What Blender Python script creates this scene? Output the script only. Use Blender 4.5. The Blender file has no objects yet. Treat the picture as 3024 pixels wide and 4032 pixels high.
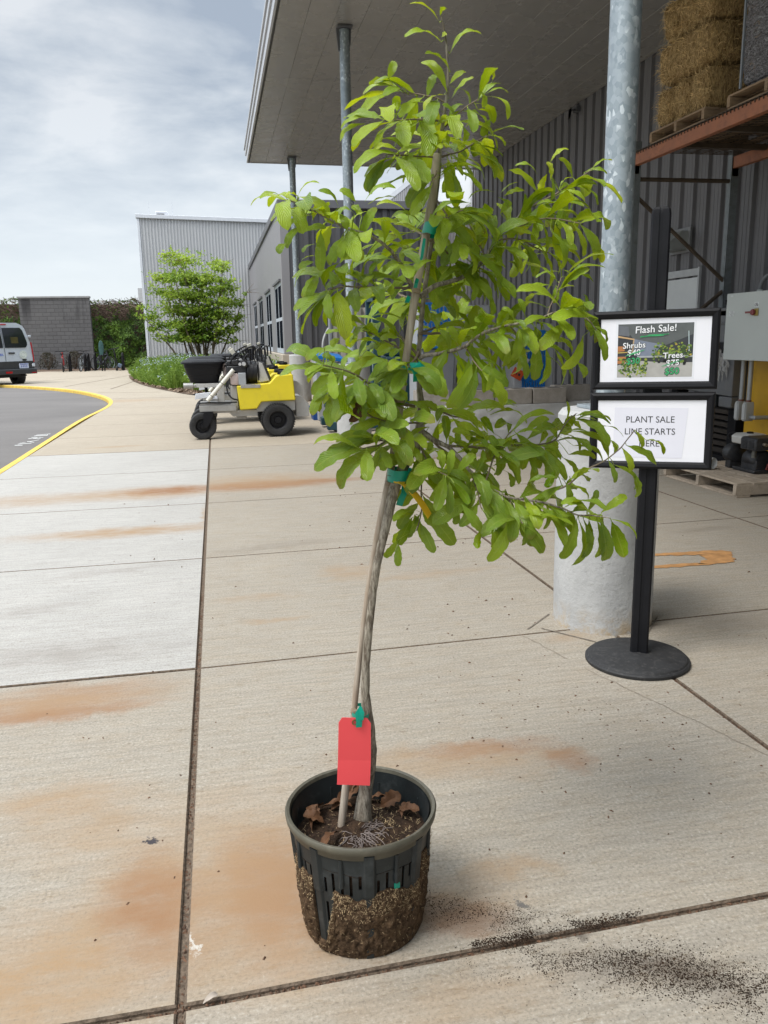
import bpy, bmesh, math, random
from mathutils import Vector, Matrix, noise
R = math.radians
rnd = random.Random(7)
scn = bpy.context.scene
col = scn.collection

# ------------------------------------------------------------------ camera
F_PX, W_PX, H_PX = 3194.0, 3024.0, 4032.0          # focal length and frame of the photograph in its own pixels
YAW, PITCH, ROLL, EYE = R(11.267), R(12.169), R(1.044), 1.2
_f = Vector((math.sin(YAW) * math.cos(PITCH), math.cos(YAW) * math.cos(PITCH), -math.sin(PITCH)))
_r = Vector((math.cos(YAW), -math.sin(YAW), 0))
_d = _f.cross(_r)
_r2 = math.cos(ROLL) * _r + math.sin(ROLL) * _d
_d2 = -math.sin(ROLL) * _r + math.cos(ROLL) * _d
cam = bpy.data.cameras.new('Camera')
cam.sensor_fit = 'VERTICAL'; cam.sensor_height = 24.0; cam.sensor_width = 18.0
cam.lens = 24.0 * F_PX / H_PX
cam.clip_start = 0.05; cam.clip_end = 2000
cam_o = bpy.data.objects.new('Camera', cam); col.objects.link(cam_o)
m = Matrix((( _r2.x, -_d2.x, -_f.x, 0), (_r2.y, -_d2.y, -_f.y, 0), (_r2.z, -_d2.z, -_f.z, EYE), (0, 0, 0, 1)))
cam_o.matrix_world = m
scn.camera = cam_o

def at(x, y, Y):
    """A measured spot of the photograph (1659 px wide copy) taken at the depth Y metres in front of the camera."""
    q = _f + _r2 * ((x - 829.5) * 1.82278 / F_PX) + _d2 * ((y - 1106.0) * 1.82278 / F_PX)
    t = Y / q.y
    return Vector((q.x * t, Y, EYE + q.z * t))

def gz(Y):
    """The pavement falls away gently beyond 16 m."""
    return 0.0 if Y < 16 else -0.0085 * (min(Y, 42) - 16)

# ------------------------------------------------------------------ light
scn.view_settings.view_transform = 'Standard'
scn.view_settings.look = 'None'
scn.view_settings.exposure = 1.05
scn.view_settings.gamma = 1.0
SUN_EL, SUN_AZ = R(58), R(-115)      # azimuth clockwise from +Y: from the left, a little behind
sun = bpy.data.lights.new('Sun', 'SUN'); sun.energy = 1.4; sun.angle = R(24); sun.color = (1.0, 0.965, 0.91)
sun_o = bpy.data.objects.new('Sun', sun); col.objects.link(sun_o)
sd = Vector((math.sin(SUN_AZ) * math.cos(SUN_EL), math.cos(SUN_AZ) * math.cos(SUN_EL), math.sin(SUN_EL)))
sun_o.rotation_euler = sd.to_track_quat('Z', 'Y').to_euler(); sun_o.location = (-20, -10, 40)

world = bpy.data.worlds.new('World'); scn.world = world; world.use_nodes = True
nt = world.node_tree; nt.nodes.clear(); L = nt.links
def wn(t, **k):
    n = nt.nodes.new(t)
    for a, b in k.items(): setattr(n, a, b)
    return n
sky = wn('ShaderNodeTexSky', sky_type='NISHITA', sun_disc=False, sun_elevation=SUN_EL, sun_rotation=SUN_AZ)
tc = wn('ShaderNodeTexCoord'); sep = wn('ShaderNodeSeparateXYZ'); L.new(tc.outputs['Generated'], sep.inputs[0])
addz = wn('ShaderNodeMath', operation='ADD'); L.new(sep.outputs[2], addz.inputs[0]); addz.inputs[1].default_value = 0.22
mx = wn('ShaderNodeMath', operation='MAXIMUM'); L.new(addz.outputs[0], mx.inputs[0]); mx.inputs[1].default_value = 0.05
dv = wn('ShaderNodeVectorMath', operation='DIVIDE'); L.new(tc.outputs['Generated'], dv.inputs[0])
cmb = wn('ShaderNodeCombineXYZ')
for i in range(3): L.new(mx.outputs[0], cmb.inputs[i])
L.new(cmb.outputs[0], dv.inputs[1])
mp = wn('ShaderNodeMapping'); L.new(dv.outputs[0], mp.inputs[0]); mp.inputs['Scale'].default_value = (1.05, 1.30, 0.0); mp.inputs['Location'].default_value = (3.1, 0.62, 0)
n1 = wn('ShaderNodeTexNoise'); L.new(mp.outputs[0], n1.inputs['Vector'])
n1.inputs['Scale'].default_value = 2.0; n1.inputs['Detail'].default_value = 8; n1.inputs['Roughness'].default_value = 0.56; n1.inputs['Distortion'].default_value = 0.25
cr = wn('ShaderNodeValToRGB'); L.new(n1.outputs[0], cr.inputs[0])
e = cr.color_ramp.elements
e[0].position = 0.36; e[0].color = (0.36, 0.415, 0.49, 1)
e[1].position = 0.62; e[1].color = (0.71, 0.735, 0.76, 1)
e2 = cr.color_ramp.elements.new(0.5); e2.color = (0.54, 0.585, 0.635, 1)
# an overcast sky is brighter overhead than at the horizon
br = wn('ShaderNodeMapRange'); L.new(sep.outputs[2], br.inputs[0])
br.inputs['From Min'].default_value = 0.36; br.inputs['From Max'].default_value = 1.0
br.inputs['To Min'].default_value = 0.56; br.inputs['To Max'].default_value = 2.7
mul = wn('ShaderNodeVectorMath', operation='SCALE'); L.new(cr.outputs[0], mul.inputs[0]); L.new(br.outputs[0], mul.inputs['Scale'])
hz = wn('ShaderNodeMapRange', interpolation_type='SMOOTHSTEP'); L.new(sep.outputs[2], hz.inputs[0])
hz.inputs['From Min'].default_value = 0.02; hz.inputs['From Max'].default_value = 0.30
hm = wn('ShaderNodeMixRGB'); L.new(hz.outputs[0], hm.inputs[0]); hm.inputs[1].default_value = (0.42, 0.45, 0.475, 1); L.new(mul.outputs[0], hm.inputs[2])
skm = wn('ShaderNodeVectorMath', operation='SCALE'); L.new(sky.outputs[0], skm.inputs[0]); skm.inputs['Scale'].default_value = 0.09
fm = wn('ShaderNodeMixRGB'); fm.inputs[0].default_value = 0.9; L.new(skm.outputs[0], fm.inputs[1]); L.new(hm.outputs[0], fm.inputs[2])
bg = wn('ShaderNodeBackground'); L.new(fm.outputs[0], bg.inputs[0]); bg.inputs[1].default_value = 1.0
wo = wn('ShaderNodeOutputWorld'); L.new(bg.outputs[0], wo.inputs[0])

# ------------------------------------------------------------------ helpers
def lerp(a, b, t): return a + (b - a) * t

class MB:
    """Collects shapes; build() links them as one mesh object."""
    def __init__(s): s.v = []; s.f = []; s.uv = []; s.tint = []
    def add(s, vs, fs, uvs=None, tint=None):
        o = len(s.v); s.v += [Vector(v) for v in vs]
        s.f += [tuple(i + o for i in f) for f in fs]
        if uvs is not None: s.uv += list(uvs)
        if tint is not None: s.tint += [tint] * len(vs)
    def box(s, c, d, rz=0.0, rx=0.0, ry=0.0):
        M = Matrix.Rotation(rz, 3, 'Z') @ Matrix.Rotation(ry, 3, 'Y') @ Matrix.Rotation(rx, 3, 'X')
        c = Vector(c); h = Vector(d) / 2
        vs = [c + M @ Vector((sx * h.x, sy * h.y, sz * h.z)) for sz in (-1, 1) for sy in (-1, 1) for sx in (-1, 1)]
        s.add(vs, [(0, 2, 3, 1), (4, 5, 7, 6), (0, 1, 5, 4), (2, 6, 7, 3), (1, 3, 7, 5), (0, 4, 6, 2)])
    def span(s, a, b):
        a = Vector(a); b = Vector(b); s.box((a + b) / 2, [abs(x) for x in (b - a)])
    def tube(s, pts, rad, n=8, caps=True):
        pts = [Vector(p) for p in pts]
        if not hasattr(rad, '__len__'): rad = [rad] * len(pts)
        o = []; ref = None
        for i, p in enumerate(pts):
            t = (pts[min(i + 1, len(pts) - 1)] - pts[max(i - 1, 0)])
            if t.length < 1e-9: t = Vector((0, 0, 1))
            t.normalize()
            if ref is None: ref = Vector((1, 0, 0)) if abs(t.x) < 0.8 else Vector((0, 1, 0))
            u = ref - t * ref.dot(t); u.normalize(); w = t.cross(u); ref = u
            o.append([p + (u * math.cos(2 * math.pi * k / n) + w * math.sin(2 * math.pi * k / n)) * rad[i] for k in range(n)])
        vs = [v for ring in o for v in ring]; fs = []
        for i in range(len(pts) - 1):
            for k in range(n):
                a, b = i * n + k, i * n + (k + 1) % n
                fs.append((a, b, b + n, a + n))
        if caps:
            fs.append(tuple(range(n))[::-1]); fs.append(tuple((len(pts) - 1) * n + k for k in range(n)))
        s.add(vs, fs)
    def lathe(s, prof, c=(0, 0, 0), n=24, axis='Z', cap0=False, cap1=False):
        c = Vector(c); vs = []; fs = []
        for r, z in prof:
            for k in range(n):
                a = 2 * math.pi * k / n
                p = Vector((r * math.cos(a), r * math.sin(a), z))
                if axis == 'X': p = Vector((p.z, p.x, p.y))
                if axis == 'Y': p = Vector((p.y, p.z, p.x))
                vs.append(c + p)
        for i in range(len(prof) - 1):
            for k in range(n):
                a, b = i * n + k, i * n + (k + 1) % n
                fs.append((a, b, b + n, a + n))
        if cap0: fs.append(tuple(range(n))[::-1])
        if cap1: fs.append(tuple((len(prof) - 1) * n + k for k in range(n)))
        s.add(vs, fs)
    def prism(s, poly, y0, y1, frame=None):
        """poly in (u, w) -> x, z by default, extruded along y."""
        fr = frame or (lambda u, w, d: Vector((u, d, w)))
        n = len(poly)
        s.add([fr(u, w, y0) for u, w in poly] + [fr(u, w, y1) for u, w in poly],
              [tuple(range(n)), tuple(range(2 * n - 1, n - 1, -1))] + [(i + n, (i + 1) % n + n, (i + 1) % n, i) for i in range(n)])
    def grid(s, fn, nu, nv, wrap=False):
        vs = [fn(i / nu, j / nv) for j in range(nv + 1) for i in range(nu + (0 if wrap else 1))]
        w = nu if wrap else nu + 1; fs = []
        for j in range(nv):
            for i in range(nu):
                a = j * w + i; b = j * w + (i + 1) % w
                fs.append((a, b, b + w, a + w))
        s.add(vs, fs)
    def build(s, name, mat, parent=None, world=True, smooth=38, bevel=0.0, seg=2):
        o3 = Vector(parent['_o']) if (parent and world) else Vector((0, 0, 0))
        me = bpy.data.meshes.new(name)
        me.from_pydata([v - o3 for v in s.v], [], s.f)
        if s.uv:
            ul = me.uv_layers.new(name='UVMap')
            for lp in me.loops: ul.data[lp.index].uv = s.uv[lp.vertex_index]
        if s.tint:
            ca = me.attributes.new('tint', 'FLOAT', 'POINT')
            ca.data.foreach_set('value', s.tint)
        bm = bmesh.new(); bm.from_mesh(me); bmesh.ops.recalc_face_normals(bm, faces=bm.faces) if not s.uv else None; bm.to_mesh(me); bm.free()
        if smooth:
            me.polygons.foreach_set('use_smooth', [True] * len(me.polygons))
            me.set_sharp_from_angle(angle=R(smooth))
        mats = mat if isinstance(mat, (list, tuple)) else [mat]
        for q in mats: me.materials.append(q)
        o = bpy.data.objects.new(name, me); col.objects.link(o)
        o['_o'] = tuple(o3)
        if parent: o.parent = parent
        if bevel:
            b = o.modifiers.new('Bevel', 'BEVEL'); b.width = bevel; b.segments = seg; b.limit_method = 'ANGLE'; b.angle_limit = R(40)
        return o

def tag(o, label=None, cat=None, group=None, kind=None):
    if label: o['label'] = label
    if cat: o['category'] = cat
    if group: o['group'] = group
    if kind: o['kind'] = kind
    return o
def thing(name, label, cat, loc=(0, 0, 0), rz=0.0, group=None):
    o = bpy.data.objects.new(name, None); col.objects.link(o)
    o.location = loc; o.rotation_euler = (0, 0, rz); o.empty_display_size = 0.1
    o['_o'] = tuple(loc)
    return tag(o, label, cat, group)
def copy_tree(o, parent=None):
    c = o.copy(); col.objects.link(c)
    if parent: c.parent = parent
    for ch in list(o.children): copy_tree(ch, c)
    return c

# ------------------------------------------------------------------ materials
class NT:
    def __init__(s, name):
        s.m = bpy.data.materials.new(name); s.m.use_nodes = True; s.t = s.m.node_tree
        s.b = s.t.nodes['Principled BSDF']; s.out = s.t.nodes['Material Output']
        s.obj = s.n('ShaderNodeTexCoord').outputs['Object']
    def n(s, t, **k):
        x = s.t.nodes.new(t)
        for a, b in k.items(): setattr(x, a, b)
        return x
    def put(s, sock, v):
        if hasattr(v, 'is_output'): s.t.links.new(v, sock)
        elif isinstance(v, (tuple, list)) and len(v) == 3 and sock.type == 'RGBA': sock.default_value = (*v, 1)
        else: sock.default_value = v
    def math(s, op, a, b=0.0, clamp=False):
        x = s.n('ShaderNodeMath', operation=op); x.use_clamp = clamp; s.put(x.inputs[0], a); s.put(x.inputs[1], b); return x.outputs[0]
    def map(s, scale=(1, 1, 1), rot=(0, 0, 0), loc=(0, 0, 0), src=None):
        x = s.n('ShaderNodeMapping'); s.put(x.inputs[0], src or s.obj)
        x.inputs['Scale'].default_value = scale; x.inputs['Rotation'].default_value = rot; x.inputs['Location'].default_value = loc
        return x.outputs[0]
    def noise(s, scale, detail=4, rough=0.55, vec=None, dist=0.0):
        x = s.n('ShaderNodeTexNoise'); s.put(x.inputs['Vector'], vec or s.obj)
        x.inputs['Scale'].default_value = scale; x.inputs['Detail'].default_value = detail; x.inputs['Roughness'].default_value = rough; x.inputs['Distortion'].default_value = dist
        return x.outputs[0]
    def rng(s, v, a, b, c=0.0, d=1.0, smooth=False):
        x = s.n('ShaderNodeMapRange'); x.interpolation_type = 'SMOOTHSTEP' if smooth else 'LINEAR'
        s.put(x.inputs[0], v)
        for i, q in enumerate((a, b, c, d)): x.inputs[1 + i].default_value = q
        return x.outputs[0]
    def mix(s, f, a, b, mode='MIX'):
        x = s.n('ShaderNodeMixRGB', blend_type=mode); s.put(x.inputs[0], f); s.put(x.inputs[1], a); s.put(x.inputs[2], b); return x.outputs[0]
    def bump(s, h, st=0.3, dist=0.01):
        x = s.n('ShaderNodeBump'); s.put(x.inputs['Height'], h); x.inputs['Strength'].default_value = st; x.inputs['Distance'].default_value = dist
        s.t.links.new(x.outputs[0], s.b.inputs['Normal']); return x.outputs[0]
    def base(s, c, rough=0.6, metal=0.0, spec=0.5):
        s.put(s.b.inputs['Base Color'], c); s.put(s.b.inputs['Roughness'], rough); s.put(s.b.inputs['Metallic'], metal); s.b.inputs['Specular IOR Level'].default_value = spec
        return s
_M = {}
def mat(name, c, rough=0.6, metal=0.0, var=0.15, scale=6.0, bump=0.0, bscale=60.0, bdist=0.004, dirt=None, spec=0.5, stretch=(1, 1, 1)):
    """Plain surface: base colour with soft patchy variation, optional grime and fine bump."""
    if name in _M: return _M[name]
    n = NT(name); v = n.map(stretch)
    k = n.noise(scale, 5, 0.6, v)
    lo = tuple(x * (1 - var) for x in c); hi = tuple(min(1, x * (1 + var)) for x in c)
    cc = n.mix(n.rng(k, 0.3, 0.7), lo, hi)
    if dirt:
        cc = n.mix(n.rng(n.noise(scale * 2.3, 6, 0.7, v), 0.52, 0.72, 0, dirt[1]), cc, dirt[0])
    n.base(cc, n.rng(k, 0.2, 0.8, max(0.03, rough - 0.08), min(1, rough + 0.08)), metal, spec)
    if bump: n.bump(n.noise(bscale, 4, 0.6, v), bump, bdist)
    _M[name] = n.m; return n.m

# ================================================================== the setting: ground
def stain(n, pos, cx, cy, rx, ry, rot=0.0, soft=0.6):
    v = n.map((1, 1, 0), (0, 0, 0), (-cx, -cy, 0), src=pos)
    v = n.map((1 / rx, 1 / ry, 0), (0, 0, 0), src=n.map((1, 1, 0), (0, 0, -rot), src=v))
    l = n.n('ShaderNodeVectorMath', operation='LENGTH'); n.put(l.inputs[0], v)
    return n.rng(l.outputs['Value'], 1.0, 1.0 - soft, 0, 1, True)

def pavement_mat(name, base, warm, stains=()):
    n = NT(name)
    wob = n.n('ShaderNodeTexNoise'); n.put(wob.inputs['Vector'], n.obj); wob.inputs['Scale'].default_value = 6.0; wob.inputs['Detail'].default_value = 9; wob.inputs['Roughness'].default_value = 0.78
    off = n.n('ShaderNodeVectorMath', operation='SCALE'); n.put(off.inputs[0], wob.outputs['Color']); off.inputs['Scale'].default_value = 0.22
    pos = n.n('ShaderNodeVectorMath', operation='ADD'); n.put(pos.inputs[0], n.obj); n.put(pos.inputs[1], off.outputs[0])
    pos2 = n.n('ShaderNodeVectorMath', operation='ADD'); n.put(pos2.inputs[0], pos.outputs[0]); pos2.inputs[1].default_value = (-0.11, -0.11, 0); pos = pos2.outputs[0]
    big = n.noise(0.9, 6, 0.6); mid = n.noise(7, 6, 0.65, n.map((1, 2.2, 1)))
    broom = n.noise(34, 3, 0.7, n.map((0.10, 1.9, 1), (0, 0, R(2.5))))
    fine = n.noise(125, 4, 0.75)
    c = n.mix(n.rng(big, 0.3, 0.7), tuple(x * 0.93 for x in base), tuple(x * 1.05 for x in base))
    c = n.mix(n.rng(mid, 0.42, 0.75, 0, 0.42), c, warm)
    c = n.mix(n.rng(broom, 0.35, 0.62, 0.42, 0.0), c, tuple(x * 0.55 for x in base))
    c = n.mix(n.rng(fine, 0.33, 0.50, 0.75, 0.0), c, tuple(x * 0.45 for x in base))
    c = n.mix(n.rng(fine, 0.56, 0.72, 0.0, 0.5), c, (0.62, 0.60, 0.55))
    dash = n.noise(75, 4, 0.7, n.map((0.30, 1.0, 1), (0, 0, R(3))))
    c = n.mix(n.math('MULTIPLY', n.rng(dash, 0.57, 0.66), n.rng(mid, 0.35, 0.65, 0.25, 0.75)), c, tuple(x * 0.62 for x in warm))
    c = n.mix(n.rng(dash, 0.30, 0.40, 0.45, 0.0), c, tuple(min(0.75, x * 1.28) for x in base))
    for (cx, cy, rx, ry, rot, k, tone, soft) in stains:
        f = n.math('MULTIPLY', stain(n, pos, cx, cy, rx, ry, rot, soft), n.math('MULTIPLY', n.rng(mid, 0.30, 0.60, k * 0.55, k * 1.25), n.rng(fine, 0.30, 0.55, 0.72, 1.0), True))
        c = n.mix(f, c, tone)
    # small dark specks of dirt trodden into the surface
    sp = n.n('ShaderNodeTexVoronoi'); n.put(sp.inputs['Vector'], n.map((1, 1.6, 1))); sp.inputs['Scale'].default_value = 26
    k = n.math('MULTIPLY', n.rng(sp.outputs['Distance'], 0.05, 0.11, 1, 0), n.rng(n.noise(2.1, 3), 0.5, 0.62))
    c = n.mix(n.math('MULTIPLY', k, 0.45), c, (0.07, 0.055, 0.045))
    n.base(c, 0.85, 0, 0.25)
    n.bump(n.math('ADD', n.math('MULTIPLY', broom, 0.8), n.math('ADD', fine, n.math('MULTIPLY', mid, 0.5))), 0.35, 0.003)
    return n.m
RUST = (0.245, 0.122, 0.060); OCH = (0.315, 0.212, 0.122); DARKD = (0.16, 0.13, 0.105)
CONC = (0.358, 0.320, 0.263); CWARM = (0.33, 0.26, 0.175)
M_pave = pavement_mat('Concrete_Pavement', CONC, CWARM, [
    (0.28, 6.80, 0.80, 0.30, 0.04, 0.95, RUST, 0.75), (0.80, 6.86, 0.55, 0.16, 0.04, 0.8, RUST, 0.8), (0.30, 6.98, 1.1, 0.6, 0.04, 0.6, OCH, 0.9),
    (0.02, 1.66, 0.16, 0.24, 0.2, 0.62, RUST, 0.9), (0.08, 1.55, 0.32, 0.40, 0.0, 0.75, OCH, 0.9),
    (-0.22, 1.68, 0.20, 0.28, 0.15, 0.62, OCH, 0.9), (-0.17, 1.62, 0.06, 0.16, 0, 0.5, RUST, 0.9),
    (-0.50, 2.10, 0.30, 0.13, 0.1, 0.55, OCH, 0.9), (-0.58, 2.66, 0.42, 0.07, 0.02, 0.65, RUST, 0.85), (-0.55, 2.82, 0.46, 0.13, 0.02, 0.45, RUST, 0.9),
    (-0.40, 1.45, 0.50, 0.34, 0.1, 0.8, OCH, 0.95), (-0.20, 1.62, 0.16, 0.30, 0.1, 0.7, RUST, 0.95), (0.05, 1.62, 0.20, 0.34, 0.0, 0.6, RUST, 0.95), (-0.7, 2.70, 0.6, 0.14, 0.02, 0.6, RUST, 0.95), (-0.35, 1.95, 0.35, 0.25, 0.1, 0.45, OCH, 0.95), (-0.6, 2.75, 0.6, 0.2, 0.02, 0.5, OCH, 0.95), (0.0, 1.75, 0.35, 0.5, 0.0, 0.5, OCH, 0.95), (0.36, 1.22, 0.38, 0.10, 0.1, 0.35, OCH, 0.9),
    (0.72, 2.11, 0.30, 0.07, -0.05, 0.6, RUST, 0.85), (0.93, 2.00, 0.10, 0.10, -0.6, 0.62, RUST, 0.8), (0.66, 2.04, 0.44, 0.14, -0.1, 0.5, OCH, 0.9), (0.40, 2.12, 0.26, 0.12, 0, 0.35, OCH, 0.9),
    (0.60, 1.57, 0.17, 0.07, -0.1, 0.55, OCH, 0.9), (0.43, 1.44, 0.13, 0.09, -0.3, 0.62, RUST, 0.8), (0.45, 1.5, 0.22, 0.12, 0, 0.4, OCH, 0.9),
    (0.12, 3.73, 0.30, 0.07, 0, 0.40, OCH, 0.9), (0.18, 3.40, 0.20, 0.05, 0, 0.5, OCH, 0.9), (0.62, 4.05, 0.22, 0.22, 0.5, 0.5, OCH, 0.9), (1.0, 3.9, 0.5, 0.10, 0.1, 0.35, OCH, 0.9),
    (1.66, 2.95, 0.20, 0.12, 0, 0.5, DARKD, 0.9), (1.35, 2.88, 0.16, 0.10, 0, 0.35, OCH, 0.9), (2.2, 2.9, 0.5, 0.22, 0, 0.25, DARKD, 0.9), (0.3, 4.7, 0.6, 0.12, 0.2, 0.3, DARKD, 0.9),
    (-0.23, 1.87, 0.022, 0.016, 0.2, 1.5, (0.05, 0.045, 0.05), 0.4), (0.565, 1.445, 0.02, 0.018, 0, 0.9, (0.13, 0.12, 0.11), 0.5), (-0.118, 1.485, 0.009, 0.035, 0.0, 1.0, (0.50, 0.47, 0.42), 0.7),
    (0.76, 1.21, 0.28, 0.09, -0.45, 0.55, (0.10, 0.08, 0.065), 0.95), (0.47, 1.42, 0.17, 0.06, -0.45, 0.4, (0.12, 0.09, 0.07), 0.95), (0.6, 1.345, 0.12, 0.02, 0.03, 0.8, (0.05, 0.04, 0.033), 0.8), (2.9, 4.4, 0.35, 0.08, 0.1, 0.35, DARKD, 0.9), (2.6, 2.3, 0.35, 0.05, -0.4, 0.4, DARKD, 0.9)])
M_pave_new = pavement_mat('Concrete_New_Slabs', (0.44, 0.423, 0.392), (0.36, 0.335, 0.295), [
    (-0.55, 6.72, 0.95, 0.42, 0.04, 0.85, OCH, 0.9), (-0.40, 6.78, 0.55, 0.26, 0.03, 0.8, RUST, 0.8), (-1.5, 6.65, 0.9, 0.42, 0.02, 0.55, OCH, 0.9),
    (-0.65, 5.33, 0.95, 0.22, 0.02, 0.8, OCH, 0.9), (-0.14, 5.7, 0.05, 0.6, 0, 0.6, OCH, 0.9), (-0.7, 3.2, 0.7, 0.25, 0, 0.3, DARKD, 0.9), (-0.6, 4.4, 0.5, 0.12, 0.2, 0.22, DARKD, 0.9), (-0.9, 3.8, 0.35, 0.12, 0.3, 0.22, DARKD, 0.9)])
M_pave_far = pavement_mat('Concrete_Far_Pavement', (0.405, 0.35, 0.275), (0.345, 0.28, 0.20), [(-1.2, 9.9, 0.5, 0.12, 0.1, 0.5, OCH, 0.9), (-2.0, 18.0, 1.5, 0.8, 0, 0.4, OCH, 0.9)])
M_dirt = mat('Joint_Dirt', (0.135, 0.102, 0.075), 0.95, var=0.5, scale=90, bump=0.8, bscale=220, spec=0.1)

def slab_mesh(slabs):
    mb = MB()
    for (x0, x1, y0, y1, g, sk) in slabs:
        gl, gr, gb, gt = g; ch = 0.004
        def P(x, y, z): return Vector((x, y + (0.028 * (x + 0.135) if sk else 0), z + gz(y)))
        X0, X1, Y0, Y1 = x0 + gl, x1 - gr, y0 + gb, y1 - gt
        top = [P(X0 + ch, Y0 + ch, 0), P(X1 - ch, Y0 + ch, 0), P(X1 - ch, Y1 - ch, 0), P(X0 + ch, Y1 - ch, 0)]
        mid = [P(X0, Y0, -ch), P(X1, Y0, -ch), P(X1, Y1, -ch), P(X0, Y1, -ch)]
        low = [P(X0, Y0, -0.03), P(X1, Y0, -0.03), P(X1, Y1, -0.03), P(X0, Y1, -0.03)]
        f = [(0, 1, 2, 3)]
        for a in (0, 4):
            for i in range(4): f.append((a + 4 + i, a + 4 + (i + 1) % 4, a + (i + 1) % 4, a + i))
        mb.add(top + mid + low, f)
    return mb
def dark_sides(o):
    o.data.materials.append(M_dirt)
    for p in o.data.polygons:
        if p.index % 9: p.material_index = 1
    return o
YS = [-2.0, -0.28, 1.32, 2.93, 4.53, 6.14, 7.80, 9.36, 11.0, 12.6, 14.2, 15.9]
old, new, far = [], [], []
for i in range(len(YS) - 1):
    y0, y1 = YS[i], YS[i + 1]
    gb = 0.006 if i in (1, 2) else 0.0024; gt = 0.006 if i in (1,) else 0.0024
    (new if 3 <= i <= 6 else (far if i > 6 else old)).append((-2.08, -0.135, y0, y1, (0.001, 0.008, 0.007 if i in (2, 3, 7) else 0.0021, 0.007 if i in (1, 2, 6) else 0.0021), 0))
    for x0, x1, gl, gr in ((-0.135, 1.52, 0.006, 0.006), (1.52, 3.28, 0.006, 0.005), (3.28, 5.44, 0.005, 0.0)):
        (far if i > 6 else old).append((x0, x1, y0, y1, (gl, gr, gb, gt), 1))
o = dark_sides(slab_mesh(old).build('pavement', M_pave, smooth=0)); tag(o, kind='structure')
o = dark_sides(slab_mesh(new).build('pavement', M_pave_new, smooth=0)); tag(o, kind='structure')
o = dark_sides(slab_mesh(far).build('pavement', M_pave_far, smooth=0)); tag(o, kind='structure')
mb = MB(); mb.grid(lambda u, v: Vector((-2.1 + 7.6 * u, -2.2 + 18.6 * v, -0.0095 + 0.003 * noise.noise(Vector((u * 90, v * 220, 0))))), 60, 120)
o = mb.build('joint_filler', M_dirt, smooth=60); tag(o, kind='structure')

KERB = [(-2.08, -3.0), (-2.07, 4.0), (-2.06, 8.1), (-2.09, 10.2), (-2.14, 13.76), (-2.06, 15.3), (-2.05, 16.4), (-2.15, 17.74), (-2.36, 19.0), (-2.65, 20.19), (-3.05, 21.5), (-3.51, 22.81), (-4.05, 24.1), (-4.65, 25.31), (-5.82, 27.3), (-7.6, 29.6), (-10.5, 32.2), (-16, 35.2), (-26, 38)]
def smooth_path(P, k=2):
    for _ in range(k):
        Q = [P[0]]
        for a, b in zip(P, P[1:]):
            Q += [(lerp(a[0], b[0], .25), lerp(a[1], b[1], .25)), (lerp(a[0], b[0], .75), lerp(a[1], b[1], .75))]
        P = Q + [P[-1]]
    return P
kp = smooth_path(KERB)
mb = MB(); kin = [q for q in kp if q[1] > 15.9]
pts = [Vector((kp0, 15.9, 0)) for kp0 in (5.44, -2.06)] + [Vector((x, y, gz(y))) for x, y in kin]
near = [p for p in pts if p.y <= 42.0]
bm = bmesh.new()
vs = [bm.verts.new(p) for p in [Vector((5.44, 15.902, 0)), Vector((-2.058, 15.902, 0))] + [Vector((x, y, gz(y))) for x, y in kin] + [Vector((-26, 42, gz(42))), Vector((5.44, 42, gz(42)))]]
f1 = bm.faces.new(vs); bmesh.ops.triangulate(bm, faces=[f1])
a = [bm.verts.new(p) for p in (Vector((-60, 42, gz(42))), Vector((40, 42, gz(42))), Vector((40, 60, gz(42))), Vector((-60, 60, gz(42))))]; bm.faces.new(a)
me = bpy.data.meshes.new('pavement'); bm.normal_update(); bm.to_mesh(me); bm.free(); me.materials.append(M_pave_far)
o = bpy.data.objects.new('pavement', me); col.objects.link(o); tag(o, kind='structure')
# thin sawn joints in the far pavement
mb = MB()
def strip(mb, P, w, dz=0.004):
    for a, b in zip(P, P[1:]):
        A = Vector((a[0], a[1], gz(a[1]) + dz)); B = Vector((b[0], b[1], gz(b[1]) + dz)); t = (B - A).normalized(); s = Vector((-t.y, t.x, 0)) * w / 2
        mb.add([A - s, B - s, B + s, A + s], [(0, 1, 2, 3)])
for P in ([(-7.2, 25.9 + 3), (-4.6, 36.0)], [(-4.5, 26.0), (-3.4, 37)], [(-2.9, 23.5), (-2.7, 31)], [(-9.5, 36.4), (-2.9, 34.8)], [(-3.0, 21.8), (-1.4, 21.0)], [(-2.3, 18.9), (0.9, 18.2)]):
    strip(mb, P, 0.03)
o = mb.build('pavement_joint', M_dirt, smooth=0); tag(o, kind='structure')
mb = MB()
for P in ([(1.201, 3.017), (1.36, 3.17)], [(1.26, 3.012), (1.41, 2.815)], [(1.80, 3.03), (1.61, 2.80)]): strip(mb, P, 0.007, 0.003)
o = mb.build('pavement_joint', mat('Old_Joint', (0.17, 0.145, 0.115), 0.95, var=0.5, scale=60), smooth=0); tag(o, kind='structure')
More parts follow.
